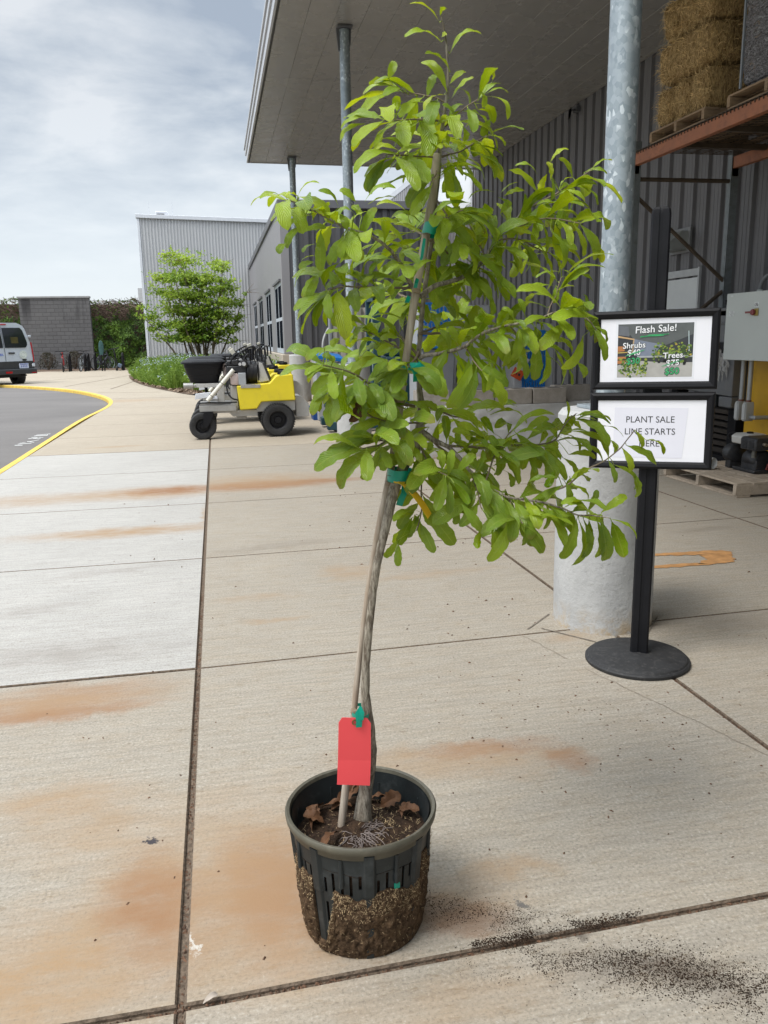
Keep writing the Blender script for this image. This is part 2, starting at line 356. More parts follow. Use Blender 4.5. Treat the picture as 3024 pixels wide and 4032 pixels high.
# kerb painted yellow
M_yellow = mat('Kerb_Yellow_Paint', (0.66, 0.45, 0.075), 0.75, var=0.18, scale=8, dirt=((0.38, 0.30, 0.16), 0.8), bump=0.25, bscale=130)
mb = MB(); n = len(kp); vs = []
for i, (x, y) in enumerate(kp):
    a = Vector(kp[max(i - 1, 0)]); b = Vector(kp[min(i + 1, n - 1)]); t = (b - a).normalized(); s = Vector((-t.y, t.x))
    for d, z in ((0.0, -0.03), (0.0, 0.004), (0.068, 0.004), (0.080, -0.010), (0.084, -0.12)):
        vs.append(Vector((x + s.x * d, y + s.y * d, gz(y) + z)))
fs = [(i * 5 + k, i * 5 + k + 1, i * 5 + k + 6, i * 5 + k + 5) for i in range(n - 1) for k in range(4)]
mb.add(vs, fs); o = mb.build('kerb', M_yellow, smooth=30); tag(o, kind='structure')
# road
n_ = NT('Asphalt'); big = n_.noise(0.5, 5, 0.6, n_.map((0.5, 1, 1))); fine = n_.noise(60, 4, 0.7)
c = n_.mix(n_.rng(big, 0.3, 0.7), (0.128, 0.119, 0.113), (0.185, 0.172, 0.162)); c = n_.mix(n_.rng(fine, 0.3, 0.6, 0.5, 0), c, (0.09, 0.085, 0.083))
n_.base(c, 0.85, 0, 0.3); n_.bump(fine, 0.5, 0.006)
mb = MB()
mb.grid(lambda u, v: Vector((-70 + 67.9 * u, -20 + 36 * v, -0.075)), 4, 2)
mb.grid(lambda u, v: Vector((-70 + 67.9 * u, 16 + 26 * v, gz(16 + 26 * v) - 0.075)), 4, 4)
o = mb.build('road', n_.m, smooth=0); tag(o, kind='structure')
MARKS = [(-2.60, 11.08, -2.50, 11.05, .05), (-2.59, 11.20, -2.43, 11.24, .05), (-2.59, 11.30, -2.53, 11.38, .04), (-2.53, 11.46, -2.42, 11.34, .04), (-2.50, 11.44, -2.41, 11.60, .05), (-2.59, 11.82, -2.42, 11.76, .05), (-2.58, 11.95, -2.41, 11.89, .04), (-2.55, 11.78, -2.46, 11.95, .04), (-2.58, 12.13, -2.40, 12.14, .06), (-2.57, 12.23, -2.40, 12.33, .05), (-2.40, 12.14, -2.44, 12.32, .04)]
M_white_paint = mat('Road_White_Paint', (0.62, 0.62, 0.60), 0.8, var=0.25, scale=30)
mb = MB()
for (x0, y0, x1, y1, w) in MARKS:
    A = Vector((x0, y0, -0.071)); B = Vector((x1, y1, -0.071)); s = Vector((0, w / 2, 0)); mb.add([A - s, B - s, B + s, A + s], [(0, 1, 2, 3)])
o = mb.build('road_marking', M_white_paint, smooth=0); tag(o, kind='structure')
# wide ground behind everything
M_grass = mat('Far_Grass', (0.07, 0.10, 0.035), 0.95, var=0.4, scale=3)
mb = MB(); mb.add([(-600, -600, -0.42), (600, -600, -0.42), (600, 900, -0.42), (-600, 900, -0.42)], [(0, 1, 2, 3)])
o = mb.build('ground', M_grass, smooth=0); tag(o, kind='structure')

# ================================================================== buildings
def corrugated(mb, a, b, z0, z1, out, prof, period):
    """Ribbed sheet from a to b (xy); prof = [(s in period 0..1, depth out)]."""
    a = Vector((a[0], a[1], 0)); b = Vector((b[0], b[1], 0)); L_ = (b - a).length; t = (b - a) / L_; o = Vector((out[0], out[1], 0))
    P = []; k = 0
    while k * period < L_:
        for s, d in prof:
            q = (k + s) * period
            if q <= L_: P.append(a + t * q + o * d)
        k += 1
    n = len(P)
    z0f = z0 if callable(z0) else (lambda p: z0); z1f = z1 if callable(z1) else (lambda p: z1)
    mb.add([Vector((p.x, p.y, z0f(p))) for p in P] + [Vector((p.x, p.y, z1f(p))) for p in P], [(i, i + 1, i + 1 + n, i + n) for i in range(n - 1)])
RIB = [(0.0, 0.0), (0.04, 0.042), (0.20, 0.042), (0.22, 0.036), (0.24, 0.042), (0.46, 0.042), (0.48, 0.036), (0.50, 0.042), (0.66, 0.042), (0.70, 0.0), (0.985, 0.0)]
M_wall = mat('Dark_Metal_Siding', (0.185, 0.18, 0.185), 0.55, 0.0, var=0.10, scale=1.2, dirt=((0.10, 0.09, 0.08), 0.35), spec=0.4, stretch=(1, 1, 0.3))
M_wing = mat('Grey_Flat_Panel', (0.25, 0.245, 0.255), 0.5, 0.0, var=0.05, scale=0.7, spec=0.4)
M_dark_trim = mat('Charcoal_Trim', (0.12, 0.12, 0.13), 0.5, var=0.08)
M_light = mat('Light_Grey_Siding', (0.46, 0.465, 0.475), 0.5, 0.0, var=0.05, scale=0.6, spec=0.4)
M_light_trim = mat('Pale_Metal_Trim', (0.60, 0.62, 0.66), 0.45, var=0.05)
M_black = mat('Black_Void', (0.02, 0.02, 0.022), 0.8, var=0.2)
store = thing('store_building', 'long dark ribbed metal building with deep flat canopy over the pavement', 'building', (5.45, 6, 0))
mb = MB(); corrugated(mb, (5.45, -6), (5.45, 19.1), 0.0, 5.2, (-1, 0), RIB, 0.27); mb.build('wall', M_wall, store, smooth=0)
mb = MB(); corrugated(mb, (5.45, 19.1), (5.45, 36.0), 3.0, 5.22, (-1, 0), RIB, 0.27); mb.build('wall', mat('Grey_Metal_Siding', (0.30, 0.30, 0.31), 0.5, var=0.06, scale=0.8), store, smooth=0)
mb = MB(); mb.span((5.40, 16.8, 5.22), (5.75, 36, 5.40)); mb.build('roof_trim', M_light_trim, store, bevel=0.01)
mb = MB(); mb.span((5.46, -6, -0.3), (13, 36, 5.2)); mb.build('core', M_dark_trim, store, smooth=0)
wf = MB(); wf.span((5.375, 17.05, 3.80), (5.39, 20.3, 4.78)); w = wf.build('window', M_light_trim, store)
n_ = NT('Frosted_Panel'); n_.base((0.80, 0.82, 0.84), 0.25, 0, 0.6)  # one even glossy white for the whole pane
p_ = MB(); p_.span((5.366, 17.12, 3.86), (5.374, 20.23, 4.72)); p_.build('pane', n_.m, w)
# canopy: boarded soffit with two-step fascia
M_soffit = NT('Soffit_Metal'); k = M_soffit.noise(1.3, 4, 0.6, M_soffit.map((3, 0.5, 1)))
M_soffit.base(M_soffit.mix(k, (0.28, 0.268, 0.25), (0.35, 0.338, 0.315)), M_soffit.rng(M_soffit.noise(2.2, 5, 0.6), 0.3, 0.7, 0.20, 0.34), 0, 0.55)
M_soffit.bump(M_soffit.noise(3.5, 3, 0.5, M_soffit.map((3, 1.2, 1))), 0.10, 0.02); M_soffit = M_soffit.m
M_fascia = mat('Fascia_Grey', (0.50, 0.51, 0.54), 0.45, var=0.05, scale=2)
sof = MB()
segs = [(-6.0, 3.40), (3.404, 7.46), (7.464, 11.40), (11.404, 16.60)]
x = 0.83
k = 0
while x < 5.40:
    x1 = min(x + 0.30, 5.40)
    for (a, b) in segs:
        bb = b if b < 16 else 16.60 + 0.035 * (x - 0.8)
        sof.v, sof.f = sof.v, sof.f
        z = 4.488
        sof.add([(x, a, z + 0.008), (x + 0.005, a, z), (x1 - 0.002, a, z), (x1, a, z + 0.008), (x, bb, z + 0.008), (x + 0.005, bb, z), (x1 - 0.002, bb, z), (x1, bb, z + 0.008)], [(0, 1, 5, 4), (1, 2, 6, 5), (2, 3, 7, 6)])
    x += 0.30; k += 1
can = MB(); can.add([(0.80, -6, 4.52), (5.44, -6, 4.52), (5.44, 16.76, 4.52), (0.80, 16.60, 4.52), (0.80, -6, 4.72), (5.44, -6, 4.72), (5.44, 16.76, 4.72), (0.80, 16.60, 4.72)], [(0, 1, 2, 3), (4, 7, 6, 5), (0, 4, 5, 1), (1, 5, 6, 2), (2, 6, 7, 3), (3, 7, 4, 0)])
co = can.build('canopy', M_dark_trim, store, smooth=0)
sof.build('soffit', M_soffit, co, smooth=0)
fa = MB()
fa.span((0.775, -6, 4.475), (0.80, 16.62, 4.60)); fa.span((0.755, -6, 4.603), (0.80, 16.64, 4.70)); fa.span((0.735, -6, 4.703), (0.80, 16.66, 4.745))
fa.add([(0.80, 16.605, 4.475), (5.44, 16.77, 4.475), (5.44, 16.77, 4.745), (0.80, 16.605, 4.745), (0.80, 16.63, 4.475), (5.44, 16.80, 4.475), (5.44, 16.80, 4.745), (0.80, 16.63, 4.745)], [(0, 1, 2, 3), (7, 6, 5, 4), (0, 4, 5, 1), (3, 2, 6, 7), (1, 5, 6, 2), (0, 3, 7, 4)])
fa.build('fascia', M_fascia, co, smooth=0)
lt = thing('security_light', 'small grey security light high on the dark wall under the canopy', 'light', (5.4, 12.0, 4.36))
b = MB(); b.box((5.37, 12.0, 4.40), (0.06, 0.12, 0.08)); b.tube([(5.36, 12.0, 4.40), (5.27, 11.98, 4.38)], 0.014); b.build('bracket', M_dark_trim, lt, bevel=0.004)
for s in (-0.07, 0.07):
    b = MB(); b.lathe([(0.02, 0), (0.05, 0.03), (0.055, 0.11), (0.05, 0.115)], (0, 0, 0), 14, 'Y', True, True)
    for i, v in enumerate(b.v): b.v[i] = Vector((5.26 + s * 0.4, 11.98 + s + v.y * 0.8 - 0.04, 4.37 + v.z - v.y * 0.5))
    b.build('lamp_head', mat('Lamp_Grey', (0.3, 0.3, 0.3), 0.4), lt)

# wing beyond the canopy: windows down its side, dark ribbed end wall
wing = thing('building_wing', 'low dark grey wing with four tall windows along its side', 'building', (1.55, 19, 0))
mb = MB(); corrugated(mb, (1.70, 19.0), (5.44, 19.0), 0.86, 4.02, (0, -1), [(0, 0), (0.03, 0.05), (0.30, 0.05), (0.33, 0.0), (0.50, 0.0), (0.52, 0.03), (0.66, 0.03), (0.68, 0.0), (0.98, 0)], 0.36)
mb.build('wall', mat('Charcoal_Siding', (0.085, 0.085, 0.092), 0.5, var=0.10, scale=1.0), wing, smooth=0)
mb = MB(); mb.span((1.535, 18.93, 0.86), (1.72, 19.06, 4.02)); mb.build('corner_trim', M_wing, wing, bevel=0.006)
mb = MB(); mb.span((1.50, 18.90, 4.02), (5.44, 19.3, 4.20)); mb.span((1.50, 19.3, 4.02), (1.72, 35.3, 4.20)); mb.build('parapet', M_dark_trim, wing, bevel=0.01)
mb = MB(); mb.span((1.47, 18.86, -0.05), (5.44, 19.4, 0.85)); mb.span((1.47, 19.4, -0.4), (1.8, 35.3, 0.85)); mb.build('plinth', mat('Tan_Concrete', (0.40, 0.35, 0.28), 0.85, var=0.12, scale=3, bump=0.3), wing, bevel=0.012)
WIN = [19.45, 23.15, 27.1, 31.0]; wz0, wz1, ww = 0.90, 2.50, 2.15
mb = MB(); seams = [19.06]
ys = [19.062] + [q for w0 in WIN for q in (w0, w0 + ww)] + [35.3]
for a, b in zip(ys[::2], ys[1::2]):
    k = a
    while k < b - 0.01:
        k2 = min(k + 0.42, b); mb.span((1.55, k + 0.004, 0.86), (1.75, k2 - 0.004, 4.02)); k = k2
for w0 in WIN:
    k = w0
    while k < w0 + ww - 0.01:
        k2 = min(k + 0.43, w0 + ww); mb.span((1.55, k + 0.004, wz1), (1.75, k2 - 0.004, 4.02)); k = k2
mb.build('wall', M_wing, wing, smooth=0)
mb = MB(); mb.span((1.80, 19.35, 0), (5.4, 35.3, 4.0)); mb.build('core', M_black, wing, smooth=0)
n_ = NT('Window_Glass'); n_.base((0.010, 0.012, 0.016), 0.12, 0, 0.5); M_glass = n_.m
n_ = NT('Shaded_Pane'); n_.base((0.012, 0.014, 0.018), 0.5, 0, 0.0); M_darkpane = n_.m  # near-black colour stands in for dark surroundings mirrored; real reflection is off
for w0 in WIN:
    f = MB(); y0, y1 = w0 + 0.01, w0 + ww - 0.01
    for a, b in (((y0, wz0), (y0 + 0.09, wz1)), ((y1 - 0.09, wz0), (y1, wz1)), (((y0 + y1) / 2 - 0.05, wz0), ((y0 + y1) / 2 + 0.05, wz1)), ((y0, wz1 - 0.08), (y1, wz1 - 0.001)), ((y0, wz0 - 0.04), (y1, wz0 + 0.08)), ((y0, 1.62), (y1, 1.70))):
        f.span((1.556 + 0.0005 * (a[1] == wz0), a[0], a[1]), (1.60, b[0], b[1]))
    fo = f.build('window', mat('Window_Frame', (0.50, 0.54, 0.60), 0.4, var=0.04), wing, smooth=0)
    g = MB(); g.span((1.5605, y0 + 0.02, wz0 + 0.02), (1.57, y1 - 0.02, wz1 - 0.02)); g.build('pane', M_darkpane, fo, smooth=0)
    g = MB(); g.span((1.50, y0 - 0.03, wz1), (1.56, y1 + 0.03, wz1 + 0.05)); g.build('lintel', M_dark_trim, fo, smooth=0)

# pale ribbed warehouse across the end
YL = 35.4
wh = thing('warehouse', 'tall pale grey corrugated warehouse behind the small tree', 'building', (-0.5, YL, -0.2))
wtop = lambda p: 6.02 - 0.028 * (p.x + 2.78)
SINE = [(i / 8, 0.011 * math.sin(2 * math.pi * i / 8)) for i in range(8)]
mb = MB(); corrugated(mb, (-2.70, YL), (3.2, YL), -0.4, wtop, (0, -1), [(0, 0), (0.10, 0.03), (0.45, 0.03), (0.55, 0.0), (0.98, 0.0)], 0.125); mb.build('wall', M_light, wh, smooth=0)
mb = MB(); mb.span((-2.80, YL - 0.06, -0.4), (-2.70, YL + 0.1, 6.0)); mb.build('corner_trim', M_light_trim, wh, bevel=0.01)
mb = MB(); mb.add([(-2.84, YL - 0.1, 6.02), (3.2, YL - 0.1, 5.85), (3.2, YL + 0.2, 5.85), (-2.84, YL + 0.2, 6.02), (-2.84, YL - 0.1, 6.17), (3.2, YL - 0.1, 6.0), (3.2, YL + 0.2, 6.0), (-2.84, YL + 0.2, 6.17)], [(0, 1, 2, 3), (4, 7, 6, 5), (0, 4, 5, 1), (1, 5, 6, 2), (2, 6, 7, 3), (3, 7, 4, 0)]); mb.build('roof_trim', M_light_trim, wh, bevel=0.012)
mb = MB(); mb.add([(-2.75, YL + 0.12, -0.4), (3.2, YL + 0.12, -0.4), (3.2, 52, -0.4), (-2.75, 52, -0.4), (-2.75, YL + 0.12, 5.95), (3.2, YL + 0.12, 5.8), (3.2, 52, 5.8), (-2.75, 52, 5.95)], [(0, 1, 2, 3), (4, 7, 6, 5), (0, 4, 5, 1), (1, 5, 6, 2), (2, 6, 7, 3), (3, 7, 4, 0)]); mb.build('core', M_light, wh, smooth=0)
mb = MB(); mb.add([(-2.13, 36.6, 5.9), (-1.30, 36.6, 5.9), (-1.30, 37.8, 5.9), (-2.13, 37.8, 5.9), (-2.13, 36.6, 6.46), (-1.66, 36.6, 6.46), (-1.66, 37.8, 6.46), (-2.13, 37.8, 6.46)], [(0, 1, 2, 3), (4, 7, 6, 5), (0, 4, 5, 1), (1, 5, 6, 2), (2, 6, 7, 3), (3, 7, 4, 0)]); ru = mb.build('rooftop_unit', M_light_trim, wh, bevel=0.02)
mb = MB(); mb.span((-2.08, 36.56, 6.2), (-1.78, 36.59, 6.36)); mb.build('vent', M_dark_trim, ru)
for x in (-2.36, -1.42): mb = MB(); mb.tube([(x, 36.2, 5.9), (x, 36.2, 6.75)], 0.012, 5); mb.build('antenna', M_light_trim, wh)
mb = MB(); mb.span((-2.98, YL + 0.05, 2.79), (-2.805, YL + 0.5, 3.33))
for z in (2.95, 3.12): mb.span((-2.99, YL + 0.045, z), (-2.80, YL + 0.06, z + 0.015))
mb.build('utility_box', M_light, wh, bevel=0.008)

# ================================================================== columns
n_ = NT('Galvanised_Steel'); vo = n_.n('ShaderNodeTexVoronoi'); n_.put(vo.inputs['Vector'], n_.map((1, 1, 0.75))); vo.inputs['Scale'].default_value = 62
vo2 = n_.n('ShaderNodeTexVoronoi'); n_.put(vo2.inputs['Vector'], n_.map((1, 1, 0.55), loc=(3, 1, 7))); vo2.inputs['Scale'].default_value = 75
hsv = n_.n('ShaderNodeSeparateColor'); n_.put(hsv.inputs[0], vo.outputs['Color']); hs2 = n_.n('ShaderNodeSeparateColor'); n_.put(hs2.inputs[0], vo2.outputs['Color'])
c = n_.mix(n_.rng(hsv.outputs[0], 0, 1), (0.27, 0.32, 0.35), (0.40, 0.45, 0.48))
c = n_.mix(n_.math('MULTIPLY', n_.rng(hs2.outputs[1], 0.84, 0.90), n_.rng(n_.noise(9, 3), 0.42, 0.55)), c, (0.64, 0.69, 0.71))
n_.base(c, n_.rng(hsv.outputs[1], 0, 1, 0.32, 0.55), 0.45, 0.5); M_galv = n_.m
n_ = NT('Cast_Column_Concrete'); k = n_.noise(5, 7, 0.7); fi = n_.noise(46, 5, 0.7); pt = n_.noise(16, 6, 0.75)
sepz = n_.n('ShaderNodeSeparateXYZ'); n_.put(sepz.inputs[0], n_.obj)
c = n_.mix(n_.rng(k, 0.3, 0.7), (0.37, 0.37, 0.365), (0.50, 0.50, 0.49)); c = n_.mix(n_.rng(fi, 0.28, 0.42, 0.5, 0), c, (0.24, 0.235, 0.225))
c = n_.mix(n_.math('MULTIPLY', n_.rng(sepz.outputs[2], 0.0, 0.12, 1, 0), n_.rng(pt, 0.42, 0.6)), c, (0.40, 0.31, 0.20))
n_.base(c, 0.85, 0, 0.2); n_.bump(n_.math('ADD', fi, n_.math('MULTIPLY', pt, 1.5)), 0.55, 0.006); M_col = n_.m
def rough_lathe(mb, r, z0, z1, c, n=48, m=14, amp=0.003):
    mb.grid(lambda u, v: Vector((c[0] + math.cos(2 * math.pi * u) * (r + amp * noise.noise(Vector((math.cos(2 * math.pi * u) * 3 + c[0], math.sin(2 * math.pi * u) * 3, v * 6 + c[1]))) + (0.010 * max(0, 1 - v * 12) * max(0, noise.noise(Vector((u * 14, 3, c[1]))) + 0.25))),
                                 c[1] + math.sin(2 * math.pi * u) * (r + amp * noise.noise(Vector((math.cos(2 * math.pi * u) * 3 + c[0], math.sin(2 * math.pi * u) * 3, v * 6 + c[1]))) + (0.010 * max(0, 1 - v * 12) * max(0, noise.noise(Vector((u * 14, 3, c[1]))) + 0.25))), z0 + (z1 - z0) * v)), n, m, True)
for i, (cx, cy, lab) in enumerate(((1.557, 3.07, 'nearest galvanised canopy post on a thick concrete pier behind the sign stand'), (1.56, 9.55, 'middle galvanised canopy post on a concrete pier beside the teal stacker'), (1.58, 16.03, 'farthest galvanised canopy post on a concrete pier behind the yellow machines'))):
    t = thing('canopy_post', lab, 'post', (cx, cy, 0), group='canopy posts in a row')
    h = 0.90
    mb = MB(); rough_lathe(mb, 0.205, -0.01, h - 0.02, (cx, cy)); mb.lathe([(0.205, h - 0.02), (0.19, h), (0.0, h)], (cx, cy, 0), 48); mb.build('concrete_pier', M_col, t, smooth=50)
    mb = MB(); mb.lathe([(0.0575, h), (0.0575, 4.45)], (cx, cy, 0), 32); mb.build('steel_pipe', M_galv, t)
    mb = MB(); mb.box((cx, cy, h + 0.008), (0.2, 0.2, 0.014)); mb.build('base_plate', M_galv, t, bevel=0.002)
    mb = MB(); mb.box((cx, cy, 4.468), (0.16, 0.16, 0.02)); mb.prism([(-0.07, 4.24), (-0.058, 4.24), (-0.058, 4.46), (-0.09, 4.46)], cy - 0.02, cy + 0.02, lambda u, w, d: Vector((cx + u, d, w))); mb.prism([(0.058, 4.30), (0.064, 4.30), (0.075, 4.46), (0.058, 4.46)], cy - 0.02, cy + 0.02, lambda u, w, d: Vector((cx + u, d, w))); mb.build('top_bracket', M_dark_trim, t)

# ================================================================== the potted tree
PC = Vector((0.236, 1.485, 0))                    # centre of the pot on the ground
PH, PR0, PR1 = 0.262, 0.1195, 0.144                # pot height, radius at foot and under the rim
M_pot = mat('Pot_Plastic', (0.017, 0.021, 0.022), 0.45, var=0.25, scale=9, dirt=((0.07, 0.078, 0.08), 0.5), bump=0.12, bscale=40, spec=0.35)
M_rim = mat('Pot_Rim_Plastic', (0.085, 0.078, 0.056), 0.5, var=0.3, scale=14, dirt=((0.15, 0.135, 0.10), 0.6), bump=0.1)
n_ = NT('Potting_Soil'); a1 = n_.noise(120, 5, 0.75); a2 = n_.noise(28, 5, 0.7)
c = n_.mix(n_.rng(a1, 0.35, 0.65), (0.012, 0.008, 0.006), (0.060, 0.037, 0.024)); c = n_.mix(n_.rng(a2, 0.5, 0.7, 0, 0.6), c, (0.10, 0.060, 0.035))
n_.base(c, 0.95, 0, 0.15); n_.bump(n_.math('ADD', a1, a2), 1.0, 0.006); M_soil = n_.m
M_straw = mat('Straw_Fleck', (0.34, 0.245, 0.135), 0.85, var=0.5, scale=40)
def prad(z): return lerp(PR0, PR1, z / PH)
pot = thing('nursery_pot', 'slotted black nursery pot crusted with soil, holding the staked tree', 'pot', PC)
# the slotted wall: a cylindrical grid with the slots left out
NA = 144; zs = [0.0, 0.015, 0.035, 0.055, 0.075, 0.095, 0.105, 0.115, 0.125, 0.130, 0.148, 0.165, 0.182, 0.196, 0.215, 0.235, PH - 0.006]
def slot(k, z):
    q = k % 18                                    # eight ribbed bays of 18 columns
    if q < 3: return False
    j = q - 3
    s = j % 3 == 1
    if not s: return False
    st = (j // 3)
    lo, hi = (0.148, 0.196) if st in (1, 2, 3) else (0.148, 0.182) if st == 0 else (0.165, 0.196)
    return lo <= z < hi or 0.055 <= z < 0.125
mb = MB()
def pw(k, z, d): a = 2 * math.pi * k / NA; r = prad(z) + d; return PC + Vector((r * math.sin(a), -r * math.cos(a), z))
TH = 0.0028
for d in (0.0, -TH):
    vs = [pw(k, z, d) for z in zs for k in range(NA)]; fs = []
    for i in range(len(zs) - 1):
        for k in range(NA):
            if slot(k + 3, zs[i]): continue
            a, b = i * NA + k, i * NA + (k + 1) % NA
            fs.append((a, b, b + NA, a + NA))
    mb.add(vs, fs)
for i in range(len(zs) - 1):                      # slot cheeks
    for k in range(NA):
        for k2 in (k,):
            s0, s1 = slot(k - 1 + 3, zs[i]), slot(k + 3, zs[i])
            if s0 != s1: mb.add([pw(k, zs[i], 0), pw(k, zs[i + 1], 0), pw(k, zs[i + 1], -TH), pw(k, zs[i], -TH)], [(0, 1, 2, 3)])
mb.build('pot_wall', M_pot, pot, smooth=40)
mb = MB(); mb.lathe([(0.142, 0.232), (0.1455, 0.234), (0.1465, 0.244), (0.1535, 0.250), (0.155, 0.261), (0.152, 0.2645), (0.146, 0.263), (0.144, 0.255), (0.141, 0.236), (0.139, 0.232)], PC, 96); mb.build('rim', M_rim, pot, smooth=60)
for b_ in range(8):
    a = 2 * math.pi * ((b_ * 18 + 1.5 - 3) / NA)
    mb = MB()
    for z0, z1, w, dd in ((0.0, 0.148, 0.011, 0.004), (0.148, 0.243, 0.014, 0.0065)):
        P = []
        for z in (z0, z1):
            r = prad(z)
            for s, d in ((-w, -0.001), (-w * .6, dd), (w * .6, dd), (w, -0.001)):
                P.append(PC + Vector(((r + d) * math.sin(a) + s * math.cos(a), -(r + d) * math.cos(a) + s * math.sin(a), z)))
        mb.add(P, [(0, 1, 5, 4), (1, 2, 6, 5), (2, 3, 7, 6), (4, 5, 6, 7), (3, 2, 1, 0)])
    mb.build('rib', M_pot, pot, smooth=0, bevel=0.0012)
for b_ in range(8):
    a = 2 * math.pi * ((b_ * 18 + 10.5 - 3) / NA); r = 0.139
    mb = MB(); mb.tube([PC + Vector((r * math.sin(a), -r * math.cos(a), 0.17)), PC + Vector(((r + .002) * math.sin(a), -(r + .002) * math.cos(a), 0.232))], [0.005, 0.0045], 8); mb.build('inner_peg', M_pot, pot)
mb = MB(); mb.lathe([(PR0 - 0.004, 0.004), (0.0, 0.004)], PC, 48); mb.build('pot_base', M_pot, pot)
# soil: root ball seen through the slots and its crumbly top
def soil_h(x, y): return 0.196 + 0.010 * noise.noise(Vector((x * 14, y * 14, 2))) + 0.005 * noise.noise(Vector((x * 60, y * 60, 5))) + 0.014 * math.exp(-((x - 0.0) ** 2 + (y - 0.03) ** 2) / 0.0012)
mb = MB(); mb.grid(lambda u, v: PC + Vector(((0.002 + 0.137 * v) * math.cos(2 * math.pi * u), (0.002 + 0.137 * v) * math.sin(2 * math.pi * u), soil_h((0.137 * v) * math.cos(2 * math.pi * u), (0.137 * v) * math.sin(2 * math.pi * u)))), 90, 44, True)
mb.grid(lambda u, v: PC + Vector(((prad(0.2 * v) - 0.009) * math.cos(2 * math.pi * u), (prad(0.2 * v) - 0.009) * math.sin(2 * math.pi * u), 0.006 + 0.188 * v)), 60, 12, True)
soil = mb.build('soil', M_soil, pot, smooth=60)
# caked root mat on the outside of the lower pot
def crust_top(u):                                 # u = azimuth 0..1 from the front, going round to the right
    a = (u + 0.5) % 1 - 0.5
    f = 0.150 + 0.02 * noise.noise(Vector((a * 16, 0, 0))) + 0.006 * noise.noise(Vector((a * 60, 3, 0)))
    if -0.150 < a < -0.095: f = 0.03 + 0.10 * max(0, (a + 0.125)) / 0.03      # the bare ribs at the left
    if a <= -0.15: f += 0.025
    if a > 0.13: f += 0.045
    return f
def crust_pt(u, v):
    h = crust_top(u) * v; a = 2 * math.pi * u
    am = 0.0085 * (math.sin(math.pi * min(1, v * 1.0) ** 0.8)) ** 0.5 if v < 1 else -0.002
    nn = 0.6 + 0.6 * noise.noise(Vector((math.sin(a) * 5, math.cos(a) * 5, h * 24))) + 0.5 * noise.noise(Vector((math.sin(a) * 18, math.cos(a) * 18, h * 80))) + 0.3 * noise.noise(Vector((math.sin(a) * 48, math.cos(a) * 48, h * 200)))
    left = 1.3 if 0.80 < u < 0.93 else 1.0
    r = prad(h) + 0.0015 + am * max(0.15, nn) * left
    if v == 0: r += 0.001
    return PC + Vector((r * math.sin(a), -r * math.cos(a), h))
mb = MB(); mb.grid(crust_pt, 260, 40, True)
n_ = NT('Root_Mat'); a1 = n_.noise(95, 5, 0.75); a2 = n_.noise(17, 6, 0.7)
sz = n_.n('ShaderNodeSeparateXYZ'); n_.put(sz.inputs[0], n_.obj)
c = n_.mix(n_.rng(a1, 0.36, 0.64), (0.032, 0.020, 0.012), (0.135, 0.085, 0.050)); c = n_.mix(n_.rng(a2, 0.50, 0.68, 0, 0.6), c, (0.15, 0.095, 0.050))
n_.base(c, 0.95, 0, 0.12); n_.bump(n_.math('ADD', a1, a2), 1.0, 0.008); M_root = n_.m
crust = mb.build('root_mat', M_root, pot, smooth=70)
# straw flecks matted into it: many, dense at the upper edge
def fleck(mb, p, nrm, ln, wd, r_):
    t = Vector((r_.uniform(-1, 1), r_.uniform(-1, 1), r_.uniform(-1, 1))); t -= nrm * t.dot(nrm); t += nrm * r_.uniform(-0.2, 0.45)
    if t.length < 1e-3: return
    t.normalize(); s = nrm.cross(t)
    if s.length < 1e-3: return
    s = s.normalized() * wd; a = p + nrm * r_.uniform(0.0, 0.003)
    mb.add([a - t * ln / 2 - s * .5, a - t * ln / 2 + s * .5, a + t * ln / 2 + s * .35 + nrm * 0.001, a + t * ln / 2 - s * .35 + nrm * 0.001], [(0, 1, 2, 3)])
mb = MB(); r_ = random.Random(3)
for i in range(3000):
    u = r_.random(); v = r_.random()
    v = 1 - 0.34 * v ** 1.5 if r_.random() < 0.80 else v
    if crust_top(u) < 0.06 and v > 0.7: continue
    p = crust_pt(u, max(0.02, min(v, 0.985))); a = 2 * math.pi * u
    fleck(mb, p, Vector((math.sin(a), -math.cos(a), 0.15)).normalized(), r_.uniform(0.002, 0.0065), r_.uniform(0.0005, 0.0011), r_)
for i in range(700):                              # and on top of the soil, mostly at the right
    a = r_.uniform(0, 2 * math.pi); q = 0.13 * math.sqrt(r_.random()); x, y = q * math.cos(a), q * math.sin(a)
    if r_.random() > 0.25 + 0.75 * (x > 0.02): continue
    fleck(mb, PC + Vector((x, y, soil_h(x, y))), Vector((0, 0, 1)), r_.uniform(0.003, 0.010), r_.uniform(0.0006, 0.0014), r_)
fl = mb.build('straw_flecks', M_straw, pot, smooth=0); tag(fl, kind='stuff')
mb = MB()
for i in range(70):                               # fine roots over the soil near the trunk
    a = r_.uniform(-2.6, 0.6); q = r_.uniform(0.01, 0.05); p = Vector((q * math.cos(a) - 0.01, q * math.sin(a) + 0.0, 0)); P = []
    dr = Vector((math.cos(a + r_.uniform(-1, 1)), math.sin(a + r_.uniform(-1, 1)), 0))
    for j in range(6):
        P.append(PC + Vector((p.x, p.y, soil_h(p.x, p.y) + 0.001 + 0.003 * math.sin(j)))); p = p + dr * r_.uniform(0.004, 0.010); dr = (dr + Vector((r_.uniform(-.7, .7), r_.uniform(-.7, .7), 0))).normalized()
    mb.tube(P, r_.uniform(0.0005, 0.0011), 4)
mb.build('fine_roots', mat('Fine_Root', (0.19, 0.155, 0.14), 0.8, var=0.3), pot)
